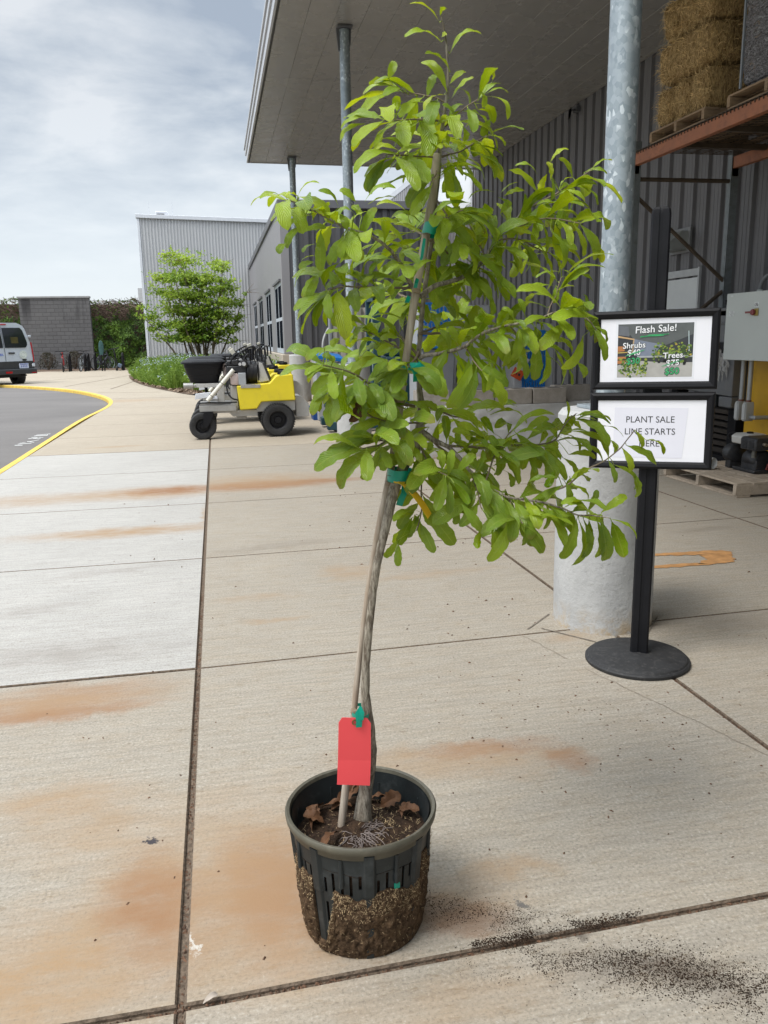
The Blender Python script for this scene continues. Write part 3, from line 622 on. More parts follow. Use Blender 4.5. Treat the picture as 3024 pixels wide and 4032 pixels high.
# dead leaves lying on the soil
def leaf_rows(b, t, W, nrm, arch=0.12, fold=0.18, wave=0.5, rows=10, seed=0.0, pet=0.07):
    d = t - b; Ln = d.length; dh = d / Ln
    nrm = (nrm - dh * nrm.dot(dh)).normalized(); s = nrm.cross(dh)
    vs = []; uv = []
    for i in range(rows + 1):
        q = 1 - (1 - i / rows) ** 1.3
        ctr = b + d * q + nrm * (arch * Ln * (4 * q * (1 - q)) * (0.75 + 0.5 * q))
        e = max(0.0, (q - pet) / (1 - pet))
        w = W * (e ** 0.72 * (1 - e) ** 0.42) * 1.72 + 0.0007
        for j in (-2, -1, 0, 1, 2):
            sj = j / 2
            wv = math.sin(q * 26 + seed * 7 + sj * 1.5) * 0.07 * wave if abs(j) == 2 else 0
            up = fold * abs(sj) * w + (math.sin(q * 15 + seed * 9 + (2.2 if j > 0 else 0)) * 0.10 * wave * w if abs(j) == 2 else 0) - 0.35 * fold * w * sj * sj
            vs.append(ctr + s * (w * sj * (1 + wv)) + nrm * up); uv.append((sj * 0.5 + 0.5, q))
    fs = [(i * 5 + j, i * 5 + j + 1, i * 5 + j + 6, i * 5 + j + 5) for i in range(rows) for j in range(4)]
    return vs, fs, uv
n_ = NT('Dead_Leaf'); k = n_.noise(60, 4, 0.6); n_.base(n_.mix(k, (0.035, 0.015, 0.007), (0.15, 0.070, 0.030)), 0.7, 0, 0.3); n_.bump(k, 0.5, 0.003); M_dead = n_.m
for (x, y, a, ln, W, lab, lift) in ((-0.10, 0.03, 1.1, 0.075, 0.018, 'narrow dark dead leaf lying along the left pot wall', 0.006), (-0.07, 0.05, 2.9, 0.06, 0.02, 'brown dead leaf overlapping the others left of the stake', 0.016), (-0.075, 0.095, -0.3, 0.07, 0.019, 'dull brown dead leaf flat against the back left wall', 0.008), (0.03, 0.105, 0.3, 0.06, 0.016, 'thin brown dead leaf behind the trunk', 0.012), (0.09, 0.02, 0.9, 0.05, 0.015, 'small dark dead leaf at the far right edge of the soil', 0.008), (-0.085, 0.055, 2.3, 0.085, 0.022, 'large brown curled dead leaf against the left pot wall', 0.02), (-0.055, 0.085, 0.4, 0.075, 0.02, 'brown dead leaf propped up behind the stake in the pot', 0.035), (-0.045, 0.0, -2.2, 0.07, 0.017, 'brown lobed dead leaf just left of the stake foot', 0.012),
                                   (-0.02, 0.09, 1.2, 0.07, 0.02, 'brown dead leaf standing between stake and trunk', 0.04), (0.055, 0.085, 0.1, 0.065, 0.026, 'round brown dead leaf at the back right of the soil', 0.02), (0.085, 0.045, -0.5, 0.06, 0.018, 'dark brown curled dead leaf at the right of the soil', 0.015), (0.012, -0.085, -1.4, 0.03, 0.008, 'tiny tan dead leaf at the front of the soil', 0.006)):
    b = PC + Vector((x, y, soil_h(x, y) + 0.004)); d = Vector((math.cos(a), math.sin(a), 0)) * ln; 
    e_ = b + d; rr = math.hypot(e_.x - PC.x, e_.y - PC.y)
    if rr > 0.128: e_ = PC + (e_ - PC) * (0.128 / rr)
    e_.z = soil_h(e_.x - PC.x, e_.y - PC.y) + 0.006 + lift
    mb = MB(); vs, fs, uv = leaf_rows(b, e_, W * 0.72, Vector((0.9 * math.cos(x * 90), -0.35 + 0.7 * math.sin(y * 70), 0.9)), 0.14, 0.75, 2.2, 22, x * 30); mb.add(vs, fs, uv)
    o = mb.build('dead_leaf', M_dead, smooth=60); tag(o, lab, 'leaf', 'dead leaves lying in the pot')
M_tape = NT('Green_Tape'); M_tape.base((0.0, 0.27, 0.185), 0.38, 0, 0.5); M_tape.bump(M_tape.noise(60, 3, 0.6, M_tape.map((1, 1, 3))), 0.3, 0.003); M_tape = M_tape.m
mb = MB(); mb.box(PC + Vector((0.047, -0.126, 0.158)), (0.012, 0.003, 0.012), rz=0.3); o = mb.build('tape_scrap', M_tape, bevel=0.0005); tag(o, 'small scrap of green tape caught in a pot slot', 'tape')

# ---- the tree: trunk and limbs
YT = 1.53
TR = [(783, 1768, YT, 23), (786, 1735, YT, 19), (792, 1690, YT, 17), (800, 1640, 1.512, 16.5), (799, 1590, 1.50, 15), (790, 1520, 1.492, 11.5), (789, 1460, 1.488, 10.2), (793, 1395, 1.486, 9.8), (800, 1330, 1.486, 9.5), (806, 1270, 1.485, 9.6), (816, 1210, 1.484, 9.8), (833, 1140, 1.484, 10.4), (850, 1060, 1.488, 12), (872, 1005, 1.512, 12.5), (893, 968, 1.53, 12.5), (908, 930, YT, 11.5), (910, 880, YT + .01, 7.5), (905, 820, YT + .015, 6.2), (905, 760, YT + .02, 5.8), (909, 700, YT + .02, 5.4), (916, 640, YT + .02, 5.2), (925, 570, YT + .02, 4.8), (935, 500, YT + .02, 4.5), (942, 430, YT + .02, 4.2), (950, 350, YT, 4.0), (951, 310, YT, 3.8), (958, 250, YT, 3.6), (968, 195, YT, 3.0), (967, 130, YT, 2.3), (962, 80, YT, 1.9), (955, 40, YT, 1.5), (951, 28, YT, 1.0)]
PXM = 1.82278 / F_PX
def pts3(P): return [at(x, y, Y) for x, y, Y, r in P], [r * PXM * Y for x, y, Y, r in P]
def smooth3(P, k=2):
    for _ in range(k):
        Q = [P[0]]
        for a, b in zip(P, P[1:]):
            Q += [tuple(lerp(u, v, .25) for u, v in zip(a, b)), tuple(lerp(u, v, .75) for u, v in zip(a, b))]
        P = Q + [P[-1]]
    return P
n_ = NT('Bark'); v = n_.map((1, 1, 0.22)); k = n_.noise(150, 5, 0.7, v); k2 = n_.noise(20, 4, 0.6)
c = n_.mix(n_.rng(k, 0.40, 0.60), (0.13, 0.105, 0.078), (0.37, 0.33, 0.265)); c = n_.mix(n_.rng(k2, 0.5, 0.7, 0, 0.4), c, (0.13, 0.115, 0.095))
n_.base(c, 0.9, 0, 0.2); n_.bump(k, 1.0, 0.004); M_bark = n_.m
n_ = NT('Twig_Bark'); k = n_.noise(40, 4, 0.6); n_.base(n_.mix(k, (0.10, 0.070, 0.045), (0.27, 0.22, 0.16)), 0.8, 0, 0.3); n_.bump(k, 0.4, 0.002); M_twig = n_.m
tree = thing('young_tree', 'young leafy oak-like tree leaning right from its pot, tied to a bamboo stake', 'tree', at(783, 1768, YT))
mb = MB(); P, r = pts3(smooth3(TR, 2))
P = [p + Vector((0.0012 * noise.noise(p * 60), 0.0012 * noise.noise(p * 60 + Vector((7, 0, 0))), 0)) for p in P]
r = [q * (1 + 0.10 * noise.noise(p * 45)) for p, q in zip(P, r)]
P = [P[0] - Vector((0, 0, 0.02))] + P; r = [r[0] * 1.25] + r
mb.tube(P, r, 12); mb.build('trunk', M_bark, tree, smooth=70)
BR = []                                            # (points (x, y, Y), r0, r1)
def br(pts, Y0, Y1, r0, r1=1.2): 
    n = len(pts); BR.append(([(x, y, lerp(Y0, Y1, i / (n - 1))) for i, (x, y) in enumerate(pts)], r0, r1))
br([(905, 640), (887, 616), (876, 587), (863, 565), (847, 544), (826, 528), (800, 507), (773, 499), (734, 489), (697, 462), (662, 447), (636, 436), (623, 432)], YT, 1.43, 5.5)
br([(893, 621), (830, 625), (780, 620), (742, 618), (707, 629)], YT, 1.47, 3)
br([(895, 878), (871, 873), (840, 858), (816, 837), (801, 830), (779, 816), (749, 801), (724, 794), (698, 789)], YT, 1.40, 4)
br([(801, 833), (785, 845), (760, 842), (741, 842), (715, 824)], 1.47, 1.50, 2)
br([(905, 915), (890, 913), (859, 915), (813, 906), (790, 890)], YT, 1.46, 3)
br([(900, 935), (877, 949), (830, 956), (804, 940)], YT, 1.44, 3.2)
br([(830, 956), (808, 965), (780, 968)], 1.47, 1.42, 2)
br([(905, 770), (880, 741), (856, 717), (836, 700), (830, 689)], YT, 1.62, 3.4)
br([(905, 780), (866, 753), (830, 734), (804, 719), (779, 712)], YT, 1.56, 3)
br([(908, 640), (933, 619), (972, 610), (1007, 595), (1031, 579), (1049, 556), (1065, 527), (1081, 503), (1112, 478), (1128, 460), (1152, 445)], YT, 1.60, 6.5, 2)
br([(1152, 445), (1175, 432), (1197, 421), (1229, 400), (1263, 378), (1279, 365)], 1.60, 1.62, 2.4)
br([(1081, 503), (1130, 485), (1171, 471), (1220, 475), (1255, 484)], 1.57, 1.52, 2.4)
br([(1065, 520), (1118, 513), (1160, 537), (1189, 548)], 1.56, 1.66, 2.2)
br([(1049, 556), (1030, 520), (1010, 480), (990, 455)], 1.57, 1.64, 2.2)
br([(905, 800), (905, 772), (932, 766), (972, 760), (1004, 750), (1027, 730), (1054, 713), (1108, 702), (1155, 690), (1185, 678), (1210, 672), (1235, 669), (1272, 692), (1287, 713)], YT, 1.38, 5.5)
br([(1183, 678), (1192, 655), (1203, 636), (1213, 598)], 1.43, 1.45, 2)
br([(1100, 703), (1130, 735), (1160, 760)], 1.47, 1.55, 2)
br([(1004, 750), (1020, 775), (1040, 800)], 1.50, 1.42, 2)
br([(908, 928), (935, 948), (960, 962), (986, 963), (1034, 968), (1069, 969), (1115, 957), (1160, 962), (1199, 955), (1218, 918), (1245, 894)], YT, 1.58, 4.5)
br([(908, 932), (940, 955), (972, 966), (990, 985), (1018, 1020), (1046, 1052), (1076, 1061), (1099, 1078), (1150, 1082), (1179, 1086), (1219, 1099), (1253, 1114), (1287, 1114), (1316, 1119)], YT, 1.40, 6)
br([(1150, 1082), (1190, 1063), (1231, 1046), (1255, 1021), (1275, 1009), (1299, 999), (1324, 982), (1346, 962), (1370, 931)], 1.47, 1.42, 3)
br([(907, 936), (908, 973), (935, 1013), (965, 1027)], YT, 1.43, 3)
br([(905, 965), (909, 1003), (911, 1078), (911, 1112), (898, 1145)], YT, 1.50, 2.4)
br([(1046, 1052), (1060, 1000), (1085, 955), (1110, 925)], 1.49, 1.55, 2.5)
br([(1099, 1078), (1110, 1105), (1130, 1130)], 1.47, 1.40, 2)
br([(1018, 1020), (1030, 1060), (1040, 1100)], 1.49, 1.44, 2)
br([(950, 340), (975, 334), (1000, 323), (1052, 295)], YT, 1.58, 2.6)
br([(962, 275), (985, 252), (1007, 233), (1035, 212)], YT, 1.50, 2.2)
br([(955, 262), (941, 257), (890, 259), (833, 258)], YT, 1.48, 2.4)
br([(951, 342), (900, 338), (840, 333)], YT, 1.46, 2.2)
br([(964, 222), (938, 208), (905, 203), (872, 198)], YT, 1.55, 2)
br([(948, 350), (940, 380), (935, 395)], YT, 1.47, 2)
br([(935, 520), (960, 540), (985, 570), (1000, 600)], YT, 1.62, 2.4)
br([(925, 480), (960, 470), (1000, 455)], YT, 1.46, 2)
br([(942, 430), (960, 455), (985, 495), (1010, 540)], YT, 1.48, 2.2)
br([(925, 590), (900, 560), (880, 530)], YT, 1.60, 2.2)
# limbs that run away from and towards the camera: seen end-on here, but they give the crown its depth
for (x0, y0, dx, dy, y1, rr) in ((908, 660, -60, -25, 1.80, 4), (908, 720, 70, -20, 1.86, 4), (912, 870, 90, 30, 1.80, 4), (905, 760, -25, 30, 1.47, 3.5), (915, 640, 40, -30, 1.74, 3.2), (930, 520, -40, -20, 1.70, 3), (908, 930, 120, 70, 1.76, 4), (950, 330, -20, -30, 1.68, 2.6), (905, 800, -120, -25, 1.74, 3.4), (908, 720, 150, 0, 1.66, 3.4)):
    br([(x0, y0), (x0 + dx * .4, y0 + dy * .6), (x0 + dx * .75, y0 + dy), (x0 + dx, y0 + dy * 1.1)], YT, y1, rr)
bp = []                                           # attachment points for the leaves
for i, (P_, r0, r1) in enumerate(BR):
    Q = smooth3([tuple(q) for q in P_], 2); n = len(Q); mb = MB()
    P = [at(*q) for q in Q]; r = [lerp(r0, r1, (k / (n - 1)) ** 0.8) * PXM * Q[k][2] for k in range(n)]
    P = [p + Vector((noise.noise(p * 40), noise.noise(p * 40 + Vector((5, 5, 5))), noise.noise(p * 40 + Vector((9, 0, 3))))) * 0.0025 * min(1, k / 4) for k, p in enumerate(P)]
    mb.tube(P, r, 8); mb.build('branch', M_bark if r0 >= 5 else M_twig, tree, smooth=70)
    for k, p in enumerate(P): bp.append((Q[k][0], Q[k][1], p, (P[min(k + 1, n - 1)] - P[max(k - 1, 0)]).normalized(), k / (n - 1), i, Q[k][2]))
for q in smooth3(TR[-8:], 2): bp.append((q[0], q[1], at(q[0], q[1], q[2]), Vector((0, 0, 1)), 0.5, -1, q[2]))

# ---- the leaves: those that draw the outline are placed one by one, base and tip, the rest grow along the limbs
LEAVES = {
 (521.0, 0.0, .3472): "1235,140,1045,25 1238,95,1280,55 1245,262,1018,232 1298,335,1494,212 1303,450,1143,335 1280,572,1122,385 1300,520,1395,445 1310,610,1447,480 1330,545,1420,650 1250,230,1280,210 1040,590,825,520 1095,600,830,515 990,560,755,590 985,565,638,690 915,490,955,380 930,575,745,730 970,690,968,595 1155,605,1205,465 1080,655,975,690 1225,690,1060,640 1265,590,1140,690 1020,720,825,745 815,730,620,800 770,770,615,880 880,755,690,910 1070,735,835,950 1060,770,985,800 1100,720,1130,900 1200,790,1345,770 1110,700,1170,790 1340,735,1250,650 1390,800,1470,775 1180,900,1115,1010 975,935,810,950 985,960,700,1080 990,975,770,1105 1000,970,815,1160 1110,920,990,945 1100,940,970,1060 1245,1020,1190,1145 1260,1035,1290,1235 1310,1060,1335,1245 1320,1050,1495,1190 1310,985,1415,1065 1340,920,1495,905 1490,900,1575,1110 1410,930,1580,1115 1500,920,1625,1130 1540,840,1640,910 1470,630,1608,520 1480,560,1500,670 1560,510,1555,430 1530,580,1660,580 1560,600,1655,745 1470,680,1560,740 1550,740,1500,850 1380,790,1385,880 1290,740,1380,650 1250,800,1290,900 1230,830,1160,930 1210,760,1100,830 1350,690,1290,780",
 (548.6, 356.6, .26454): "240,265,50,275 370,270,255,258 300,300,210,345 360,250,535,150 365,260,615,440 380,350,145,460 470,410,300,495 480,450,580,310 390,500,265,680 385,550,590,510 260,640,200,725 690,350,525,210 600,400,615,300 830,300,700,200 905,300,1160,190 930,320,1160,265 1250,380,1000,330 1310,390,1425,250 1365,480,1120,430 1420,580,1145,490 860,640,1000,345 770,480,920,380 960,540,1055,580 545,540,540,865 690,645,655,800 505,645,400,715 500,740,385,785 490,790,370,850 510,820,335,1000 535,870,400,1085 530,900,440,1090 615,870,690,970 690,800,575,990 835,945,580,1010 915,750,1165,580 580,1040,325,1190 650,1030,500,1320 735,1010,590,1310 830,950,960,1060 850,780,700,800 1385,745,1200,730 1190,820,1140,940 1230,790,1050,875 1100,760,945,890 1480,780,1280,940 1000,1090,795,1150 1240,960,840,960 1250,1280,970,1240 750,330,680,420 700,400,760,520 820,400,700,370 880,420,800,330 650,480,590,400 740,600,700,760 820,620,880,780 780,520,860,640 900,560,800,600 980,900,900,1000 1060,930,1130,1060",
 (658.3, 630.9, .1719): "480,490,260,520 250,700,15,860 280,800,370,880 355,880,215,790 640,400,490,600 560,770,480,960 215,925,0,1040 270,940,30,1080 480,1030,90,1290 500,1000,370,1140 440,1265,230,1400 270,1180,180,1505 700,1080,480,1210 770,1100,390,1530 740,1150,530,1370 760,1160,880,1460 850,1160,965,1560 720,1290,730,1630 610,1430,480,1400 560,1500,400,1640 480,1530,310,1610 830,1110,1040,850 930,1150,1290,1170 920,1110,1200,1000 1090,1200,1270,1400 940,1880,600,1790 910,1840,1060,1640 930,1860,1300,1730 1040,1490,1250,1400 1260,1470,1010,1500 920,1880,490,2000 720,960,1010,850 970,660,580,690 870,510,620,540 1050,430,970,620 690,420,840,560 750,680,850,760 1000,560,1060,740 980,660,880,720 560,640,660,560 440,580,330,680 620,780,700,900 780,900,700,1010 1150,560,1100,430 1230,640,1260,760",
 (932.6, 301.7, .26454): "865,290,680,215 870,450,620,250 970,330,940,180 970,180,1120,80 1150,310,1035,150 1240,270,1435,280 1310,235,1470,170 1240,300,1550,520 1115,375,1295,440 1040,415,1145,310 940,280,890,430 980,300,970,495 760,440,790,715 1010,490,1295,570 830,540,1000,520 880,600,1215,670 560,440,700,350 590,460,760,420 520,430,300,490 320,520,5,630 420,570,120,740 430,640,150,760 420,650,320,790 460,770,280,810 460,800,310,910 470,800,360,910 560,840,530,995 570,850,705,1040 500,880,500,1130 690,680,650,915 850,650,820,840 900,670,920,950 970,740,1060,1060 1010,690,1080,990 1160,690,1240,955 1210,690,1330,985 1330,850,1395,1005 700,820,760,1085 760,850,840,1118 300,1080,330,1315 360,1060,520,1240 370,1050,605,1050 310,1050,130,1020 290,1100,160,1065 270,1160,90,1335 520,1150,630,1315 1060,1080,850,1130 1100,1130,1320,1165 1060,1060,1160,1150 1020,1240,1165,1200 990,1190,690,1245 1010,1200,990,1335 1060,1380,700,1230 1240,1400,1240,1260 1230,1430,1070,1370 1360,1460,980,1470 1310,1520,1430,1655 640,690,740,720 480,700,530,830 540,470,620,560 870,880,930,1240 960,920,1030,1100 800,600,860,760 560,600,640,500 430,520,480,620 720,720,560,740 620,990,700,1080 200,1200,40,1290 420,1200,480,1440",
 (905.2, 630.9, .248): "370,400,520,120 250,490,110,740 440,440,500,710 520,480,540,320 340,540,370,850 620,620,590,860 740,640,650,920 760,420,730,650 870,300,820,600 1130,230,890,310 1270,270,1040,500 1100,470,1050,805 1010,430,1000,770 1180,500,1235,815 1220,390,1330,530 1430,380,1240,670 1290,640,1330,810 1380,610,1445,740 1510,290,1620,600 1440,250,1500,385 1190,240,1560,235 600,480,560,760 680,300,780,140 560,260,640,80 440,300,330,180 830,260,720,140 920,200,860,60 260,520,180,330 200,640,140,900 480,560,560,880 700,480,640,700 860,520,930,760 1020,300,960,470 1090,330,1190,430 330,440,260,300 600,300,480,240 740,280,680,420 960,240,1060,330",
 (768.0, 822.9, .2315): "150,20,150,260 160,30,250,330 90,140,50,390 340,50,470,200 460,190,700,320 580,190,760,270 480,270,290,290 300,360,0,480 310,390,200,520 500,460,240,540 200,560,0,640 230,640,60,920 250,700,265,840 690,430,480,575 760,380,820,250 770,400,770,605 600,420,740,360 1230,300,1090,180 1240,290,1505,240 1250,320,1595,400 1290,490,1180,340 1220,550,960,400 1080,500,900,470 950,600,940,480 690,660,690,570 810,830,790,640 870,880,900,640 940,860,1110,680 1110,860,1190,640 1310,640,1330,885 1420,850,1455,990 800,870,620,910 960,870,1290,1010 870,930,870,1240 920,950,1060,1150 1330,1050,1210,1350 1400,1010,1330,1345 1260,1290,1270,1555 1350,1340,1370,1525 940,1170,930,1340 990,1150,1170,1390 1550,1050,1620,1310 1600,1310,1560,1535 1160,1400,1140,1565 520,1210,350,1310 520,1240,370,1290 530,1270,400,1530 580,1290,670,1515 550,1250,560,1335 620,1190,740,1340 700,1240,835,1350 400,1480,270,1645 400,1520,395,1730 820,900,700,1120 850,560,830,320 900,560,1050,640 1000,620,1100,760 740,650,860,780 1150,630,1050,720 1060,900,1000,1060 1200,1000,1120,1160 1460,1120,1400,1300 1240,640,1380,560",
 (1042.4, 822.9, .2447): "735,365,740,180 820,310,1130,355 880,320,1050,385 870,440,780,360 770,440,1110,690 980,410,1245,500 1130,520,1170,635 1230,590,1310,800 1270,570,1535,745 1350,440,1410,590 1440,520,1595,650 1110,700,1170,900 1160,740,1335,960 1310,780,1350,1030 770,880,945,800 710,680,825,840 620,730,740,875 700,860,410,890 710,920,490,1140 740,900,760,1060 800,920,930,1060 930,1150,1010,960 920,1120,690,1080 1050,1160,1270,1010 1130,1220,1360,1400 1140,1240,1250,1560 800,1190,490,1190 830,1230,690,1570 850,1230,780,1630 890,1220,880,1565 1010,1230,1000,1560 1040,1220,1080,1585 940,1230,950,1480 720,1180,740,1285 60,270,300,200 370,450,585,330 390,520,640,400 340,540,510,700 480,570,690,700 800,570,1060,720 760,650,1000,680 560,610,640,480 640,540,590,430 700,480,620,400 200,600,100,830 330,560,260,740 420,600,400,930 560,640,560,860 250,1050,140,1280 440,1060,520,1250 560,1080,540,1310 300,1080,420,1240 640,780,560,940 150,640,60,480 300,620,180,520"}
n_ = NT('Leaf')
uvn = n_.n('ShaderNodeUVMap'); uvn.uv_map = 'UVMap'; su = n_.n('ShaderNodeSeparateXYZ'); n_.put(su.inputs[0], uvn.outputs[0])
tn = n_.n('ShaderNodeAttribute'); tn.attribute_name = 'tint'
side = n_.math('ABSOLUTE', n_.math('SUBTRACT', su.outputs[0], 0.5))
vein = n_.math('SINE', n_.math('SUBTRACT', n_.math('MULTIPLY', su.outputs[1], 78.0), n_.math('MULTIPLY', side, 52.0)))
mid = n_.rng(side, 0.012, 0.03, 1, 0)
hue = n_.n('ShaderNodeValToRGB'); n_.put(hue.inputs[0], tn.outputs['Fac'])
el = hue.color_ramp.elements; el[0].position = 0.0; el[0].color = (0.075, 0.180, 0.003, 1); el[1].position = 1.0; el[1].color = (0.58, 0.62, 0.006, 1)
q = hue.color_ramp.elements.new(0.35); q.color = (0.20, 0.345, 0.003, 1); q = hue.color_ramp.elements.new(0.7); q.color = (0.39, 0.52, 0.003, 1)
c = n_.mix(n_.rng(n_.noise(55, 4, 0.6), 0.35, 0.7, 0, 0.35), hue.outputs[0], (0.25, 0.27, 0.02))
c = n_.mix(n_.rng(vein, -0.2, 0.9, 0.0, 0.22), c, (0.07, 0.16, 0.0))
c = n_.mix(n_.math('MULTIPLY', mid, 0.6), c, (0.36, 0.44, 0.07))
tipn = n_.math('MULTIPLY', n_.rng(n_.math('ADD', su.outputs[1], n_.math('MULTIPLY', n_.noise(45, 4), .5)), 1.12, 1.26), n_.rng(n_.noise(7, 2), .5, .62))
c = n_.mix(n_.math('MULTIPLY', tipn, .75), c, (0.26, 0.17, 0.035))
c = n_.mix(n_.rng(n_.noise(120, 3), .66, .72, 0, .6), c, (0.17, 0.13, 0.02))
gb = n_.n('ShaderNodeNewGeometry')
c = n_.mix(n_.math('MULTIPLY', gb.outputs['Backfacing'], 0.30), c, (0.30, 0.40, 0.10))
n_.base(c, n_.rng(n_.noise(30, 3), 0.3, 0.7, 0.20, 0.34), 0, 0.33)
n_.bump(n_.math('ADD', n_.math('MULTIPLY', vein, 0.5), n_.math('MULTIPLY', n_.noise(70, 3), 0.8)), 0.45, 0.0022)
tr = n_.n('ShaderNodeBsdfTranslucent'); n_.put(tr.inputs[0], n_.mix(0.6, c, (0.55, 0.62, 0.01)))
ms = n_.n('ShaderNodeMixShader'); ms.inputs[0].default_value = 0.34; n_.t.links.new(n_.b.outputs[0], ms.inputs[1]); n_.t.links.new(tr.outputs[0], ms.inputs[2]); n_.t.links.new(ms.outputs[0], n_.out.inputs[0])
M_leaf = n_.m
crown = MB(); pet = MB(); lr = random.Random(11)
CENTRE = at(930, 760, YT)
def petiole(a, b, tint):
    s = Vector((0.0009, 0, 0)); m_ = lerp(a, b, .5) + Vector((0, 0, .002)); k = Vector((0, 0.0009, 0))
    vs = []
    for p in (a, m_, b): vs += [p - s, p + k, p + s, p - k]
    crown.add(vs, [(i * 4 + j, i * 4 + (j + 1) % 4, i * 4 + 4 + (j + 1) % 4, i * 4 + 4 + j) for i in (0, 1) for j in range(4)], [(0.5, 0.02)] * 12, tint)
def put_leaf(b, t, tint, wmul=1.0, anchor=None):
    d = t - b; Ln = d.length
    up = Vector((0, 0, 1)); out = (b - CENTRE); out.z *= 0.2
    n0 = up + out.normalized() * 0.4 + Vector((lr.uniform(-.5, .5), lr.uniform(-1.25, .1), 0))
    if abs(d.normalized().z) > 0.75: n0 = Vector((lr.uniform(-.6, .6), -1.0 if lr.random() < 0.8 else 1.0, 0.35)) + out.normalized() * 0.5
    W = min(0.0175, max(0.0085, Ln * lr.uniform(0.140, 0.205))) * wmul
    vs, fs, uv = leaf_rows(b, t, W, n0, lr.uniform(0.08, 0.24), lr.uniform(0.10, 0.55), lr.uniform(0.7, 1.7), 13, lr.random() * 9)
    crown.add(vs, fs, uv, tint)
    if anchor is not None and (anchor - b).length > 0.002: petiole(anchor, b, tint)
nexp = 0
for (ox, oy, k), txt in LEAVES.items():
    for q in txt.split():
        x0, y0, x1, y1 = (float(v) for v in q.split(','))
        x0, x1, y0, y1 = ox + k * x0, ox + k * x1, oy + k * y0, oy + k * y1
        best = min(bp, key=lambda a: (a[0] - x0) ** 2 + (a[1] - y0) ** 2)
        far_ = math.hypot(best[0] - x0, best[1] - y0)
        Yb = best[6] + (lr.uniform(-0.05, 0.05) if far_ > 18 else lr.uniform(-0.012, 0.012)); Yb = max(1.25, Yb)
        ln = math.hypot(x1 - x0, y1 - y0) * PXM * Yb
        Yt = Yb + lr.uniform(-0.55, 0.35) * ln
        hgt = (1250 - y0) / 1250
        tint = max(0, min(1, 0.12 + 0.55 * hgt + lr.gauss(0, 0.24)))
        put_leaf(at(x0, y0, Yb), at(x1, y1, Yt), tint, 1.0, best[2] if far_ < 45 else None); nexp += 1
grown = 0
for i, (P_, r0, r1) in enumerate(BR):
    mine = [a for a in bp if a[5] == i]; deep = i >= len(BR) - 10
    acc = 0.0; side_ = 1; step = 0.0095 if deep else 0.0088
    for a, b in zip(mine, mine[1:]):
        acc += (b[2] - a[2]).length
        if acc < step or b[4] < 0.25 or b[0] > 1255: continue
        acc = 0.0; side_ = -side_
        t = b[3]; s = t.cross(Vector((0, 0, 1)))
        if s.length < 0.1: s = Vector((1, 0, 0))
        s.normalize()
        d = t * lr.uniform(0.15, 0.7) + s * side_ * lr.uniform(0.5, 1.0) + Vector((0, 0, lr.uniform(-1.1, 0.28)))
        d.normalize(); ln = lr.uniform(0.058, 0.106)
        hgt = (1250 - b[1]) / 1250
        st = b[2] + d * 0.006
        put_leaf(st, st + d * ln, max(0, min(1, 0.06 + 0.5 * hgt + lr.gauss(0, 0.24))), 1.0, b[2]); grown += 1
    if deep:
        e_ = mine[-1]
        for q in range(5):
            d = (e_[3] * 0.7 + Vector((lr.uniform(-1, 1), lr.uniform(-.6, .6), lr.uniform(-0.9, 0.5)))).normalized(); st = e_[2] + d * 0.005
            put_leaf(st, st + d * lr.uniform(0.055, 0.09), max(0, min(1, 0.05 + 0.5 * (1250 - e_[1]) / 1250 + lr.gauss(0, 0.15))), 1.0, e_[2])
crown.build('crown', M_leaf, tree, smooth=75)
mb = MB(); vs, fs, uv = leaf_rows(at(772, 862, 1.46), at(755, 912, 1.45), 0.012, Vector((0.4, -1, 0)), 0.2, 0.9, 1.6, 9, 3); mb.add(vs, fs, uv); mb.build('withered_leaf', M_dead, tree, smooth=60)

# ---- bamboo stake, ties and tags
n_ = NT('Bamboo'); v = n_.map((1, 1, 0.08)); k = n_.noise(120, 4, 0.6, v); k2 = n_.noise(9, 4, 0.6, n_.map((1, 1, 0.5)))
sz = n_.n('ShaderNodeSeparateXYZ'); n_.put(sz.inputs[0], n_.obj)
c = n_.mix(n_.rng(k, 0.35, 0.65), (0.30, 0.245, 0.19), (0.47, 0.41, 0.335)); c = n_.mix(n_.rng(k2, 0.45, 0.7, 0, 0.65), c, (0.25, 0.17, 0.105))
n_.base(c, 0.65, 0, 0.35); n_.bump(k, 0.5, 0.002)
stake = thing('bamboo_stake', 'slim bamboo stake running up beside the trunk of the young tree', 'stake', at(738, 1775, 1.50))
SK = [(737, 1790, 9.5), (744, 1725, 9.8), (756, 1620, 8.5), (768, 1500, 7.5), (780, 1390, 7.0), (799, 1250, 7.2), (820, 1130, 8.0), (844, 1020, 8.6), (857, 930, 8.6), (874, 800, 8.4), (889, 690, 8.6), (905, 590, 9), (922, 500, 9.2), (936, 410, 9), (943, 345, 8.6), (944, 332, 8.3)]
mb = MB(); Q = smooth3([(x, y, 1.517, r) for i, (x, y, r) in enumerate(SK)], 1)
P, r = pts3(Q); mb.tube(P, r, 14); mb.build('shaft', n_.m, stake, smooth=60)
for (x, y, w) in ((765, 1537, 8.4), (813, 1225, 8.2), (840, 1045, 8.8), (865, 865, 8.7), (899, 628, 9.2)):
    mb = MB(); p = at(x, y, 1.505); a = at(x - 3, y + 14, 1.505); b = at(x + 3, y - 14, 1.505); t = (b - a).normalized(); rr = w * PXM * 1.505
    mb.tube([p - t * 0.004, p - t * 0.0012, p + t * 0.0012, p + t * 0.004], [rr * 0.98, rr * 1.07, rr * 1.07, rr * 0.98], 14); mb.build('node_ring', mat('Bamboo_Node', (0.25, 0.19, 0.13), 0.7), stake, smooth=60)
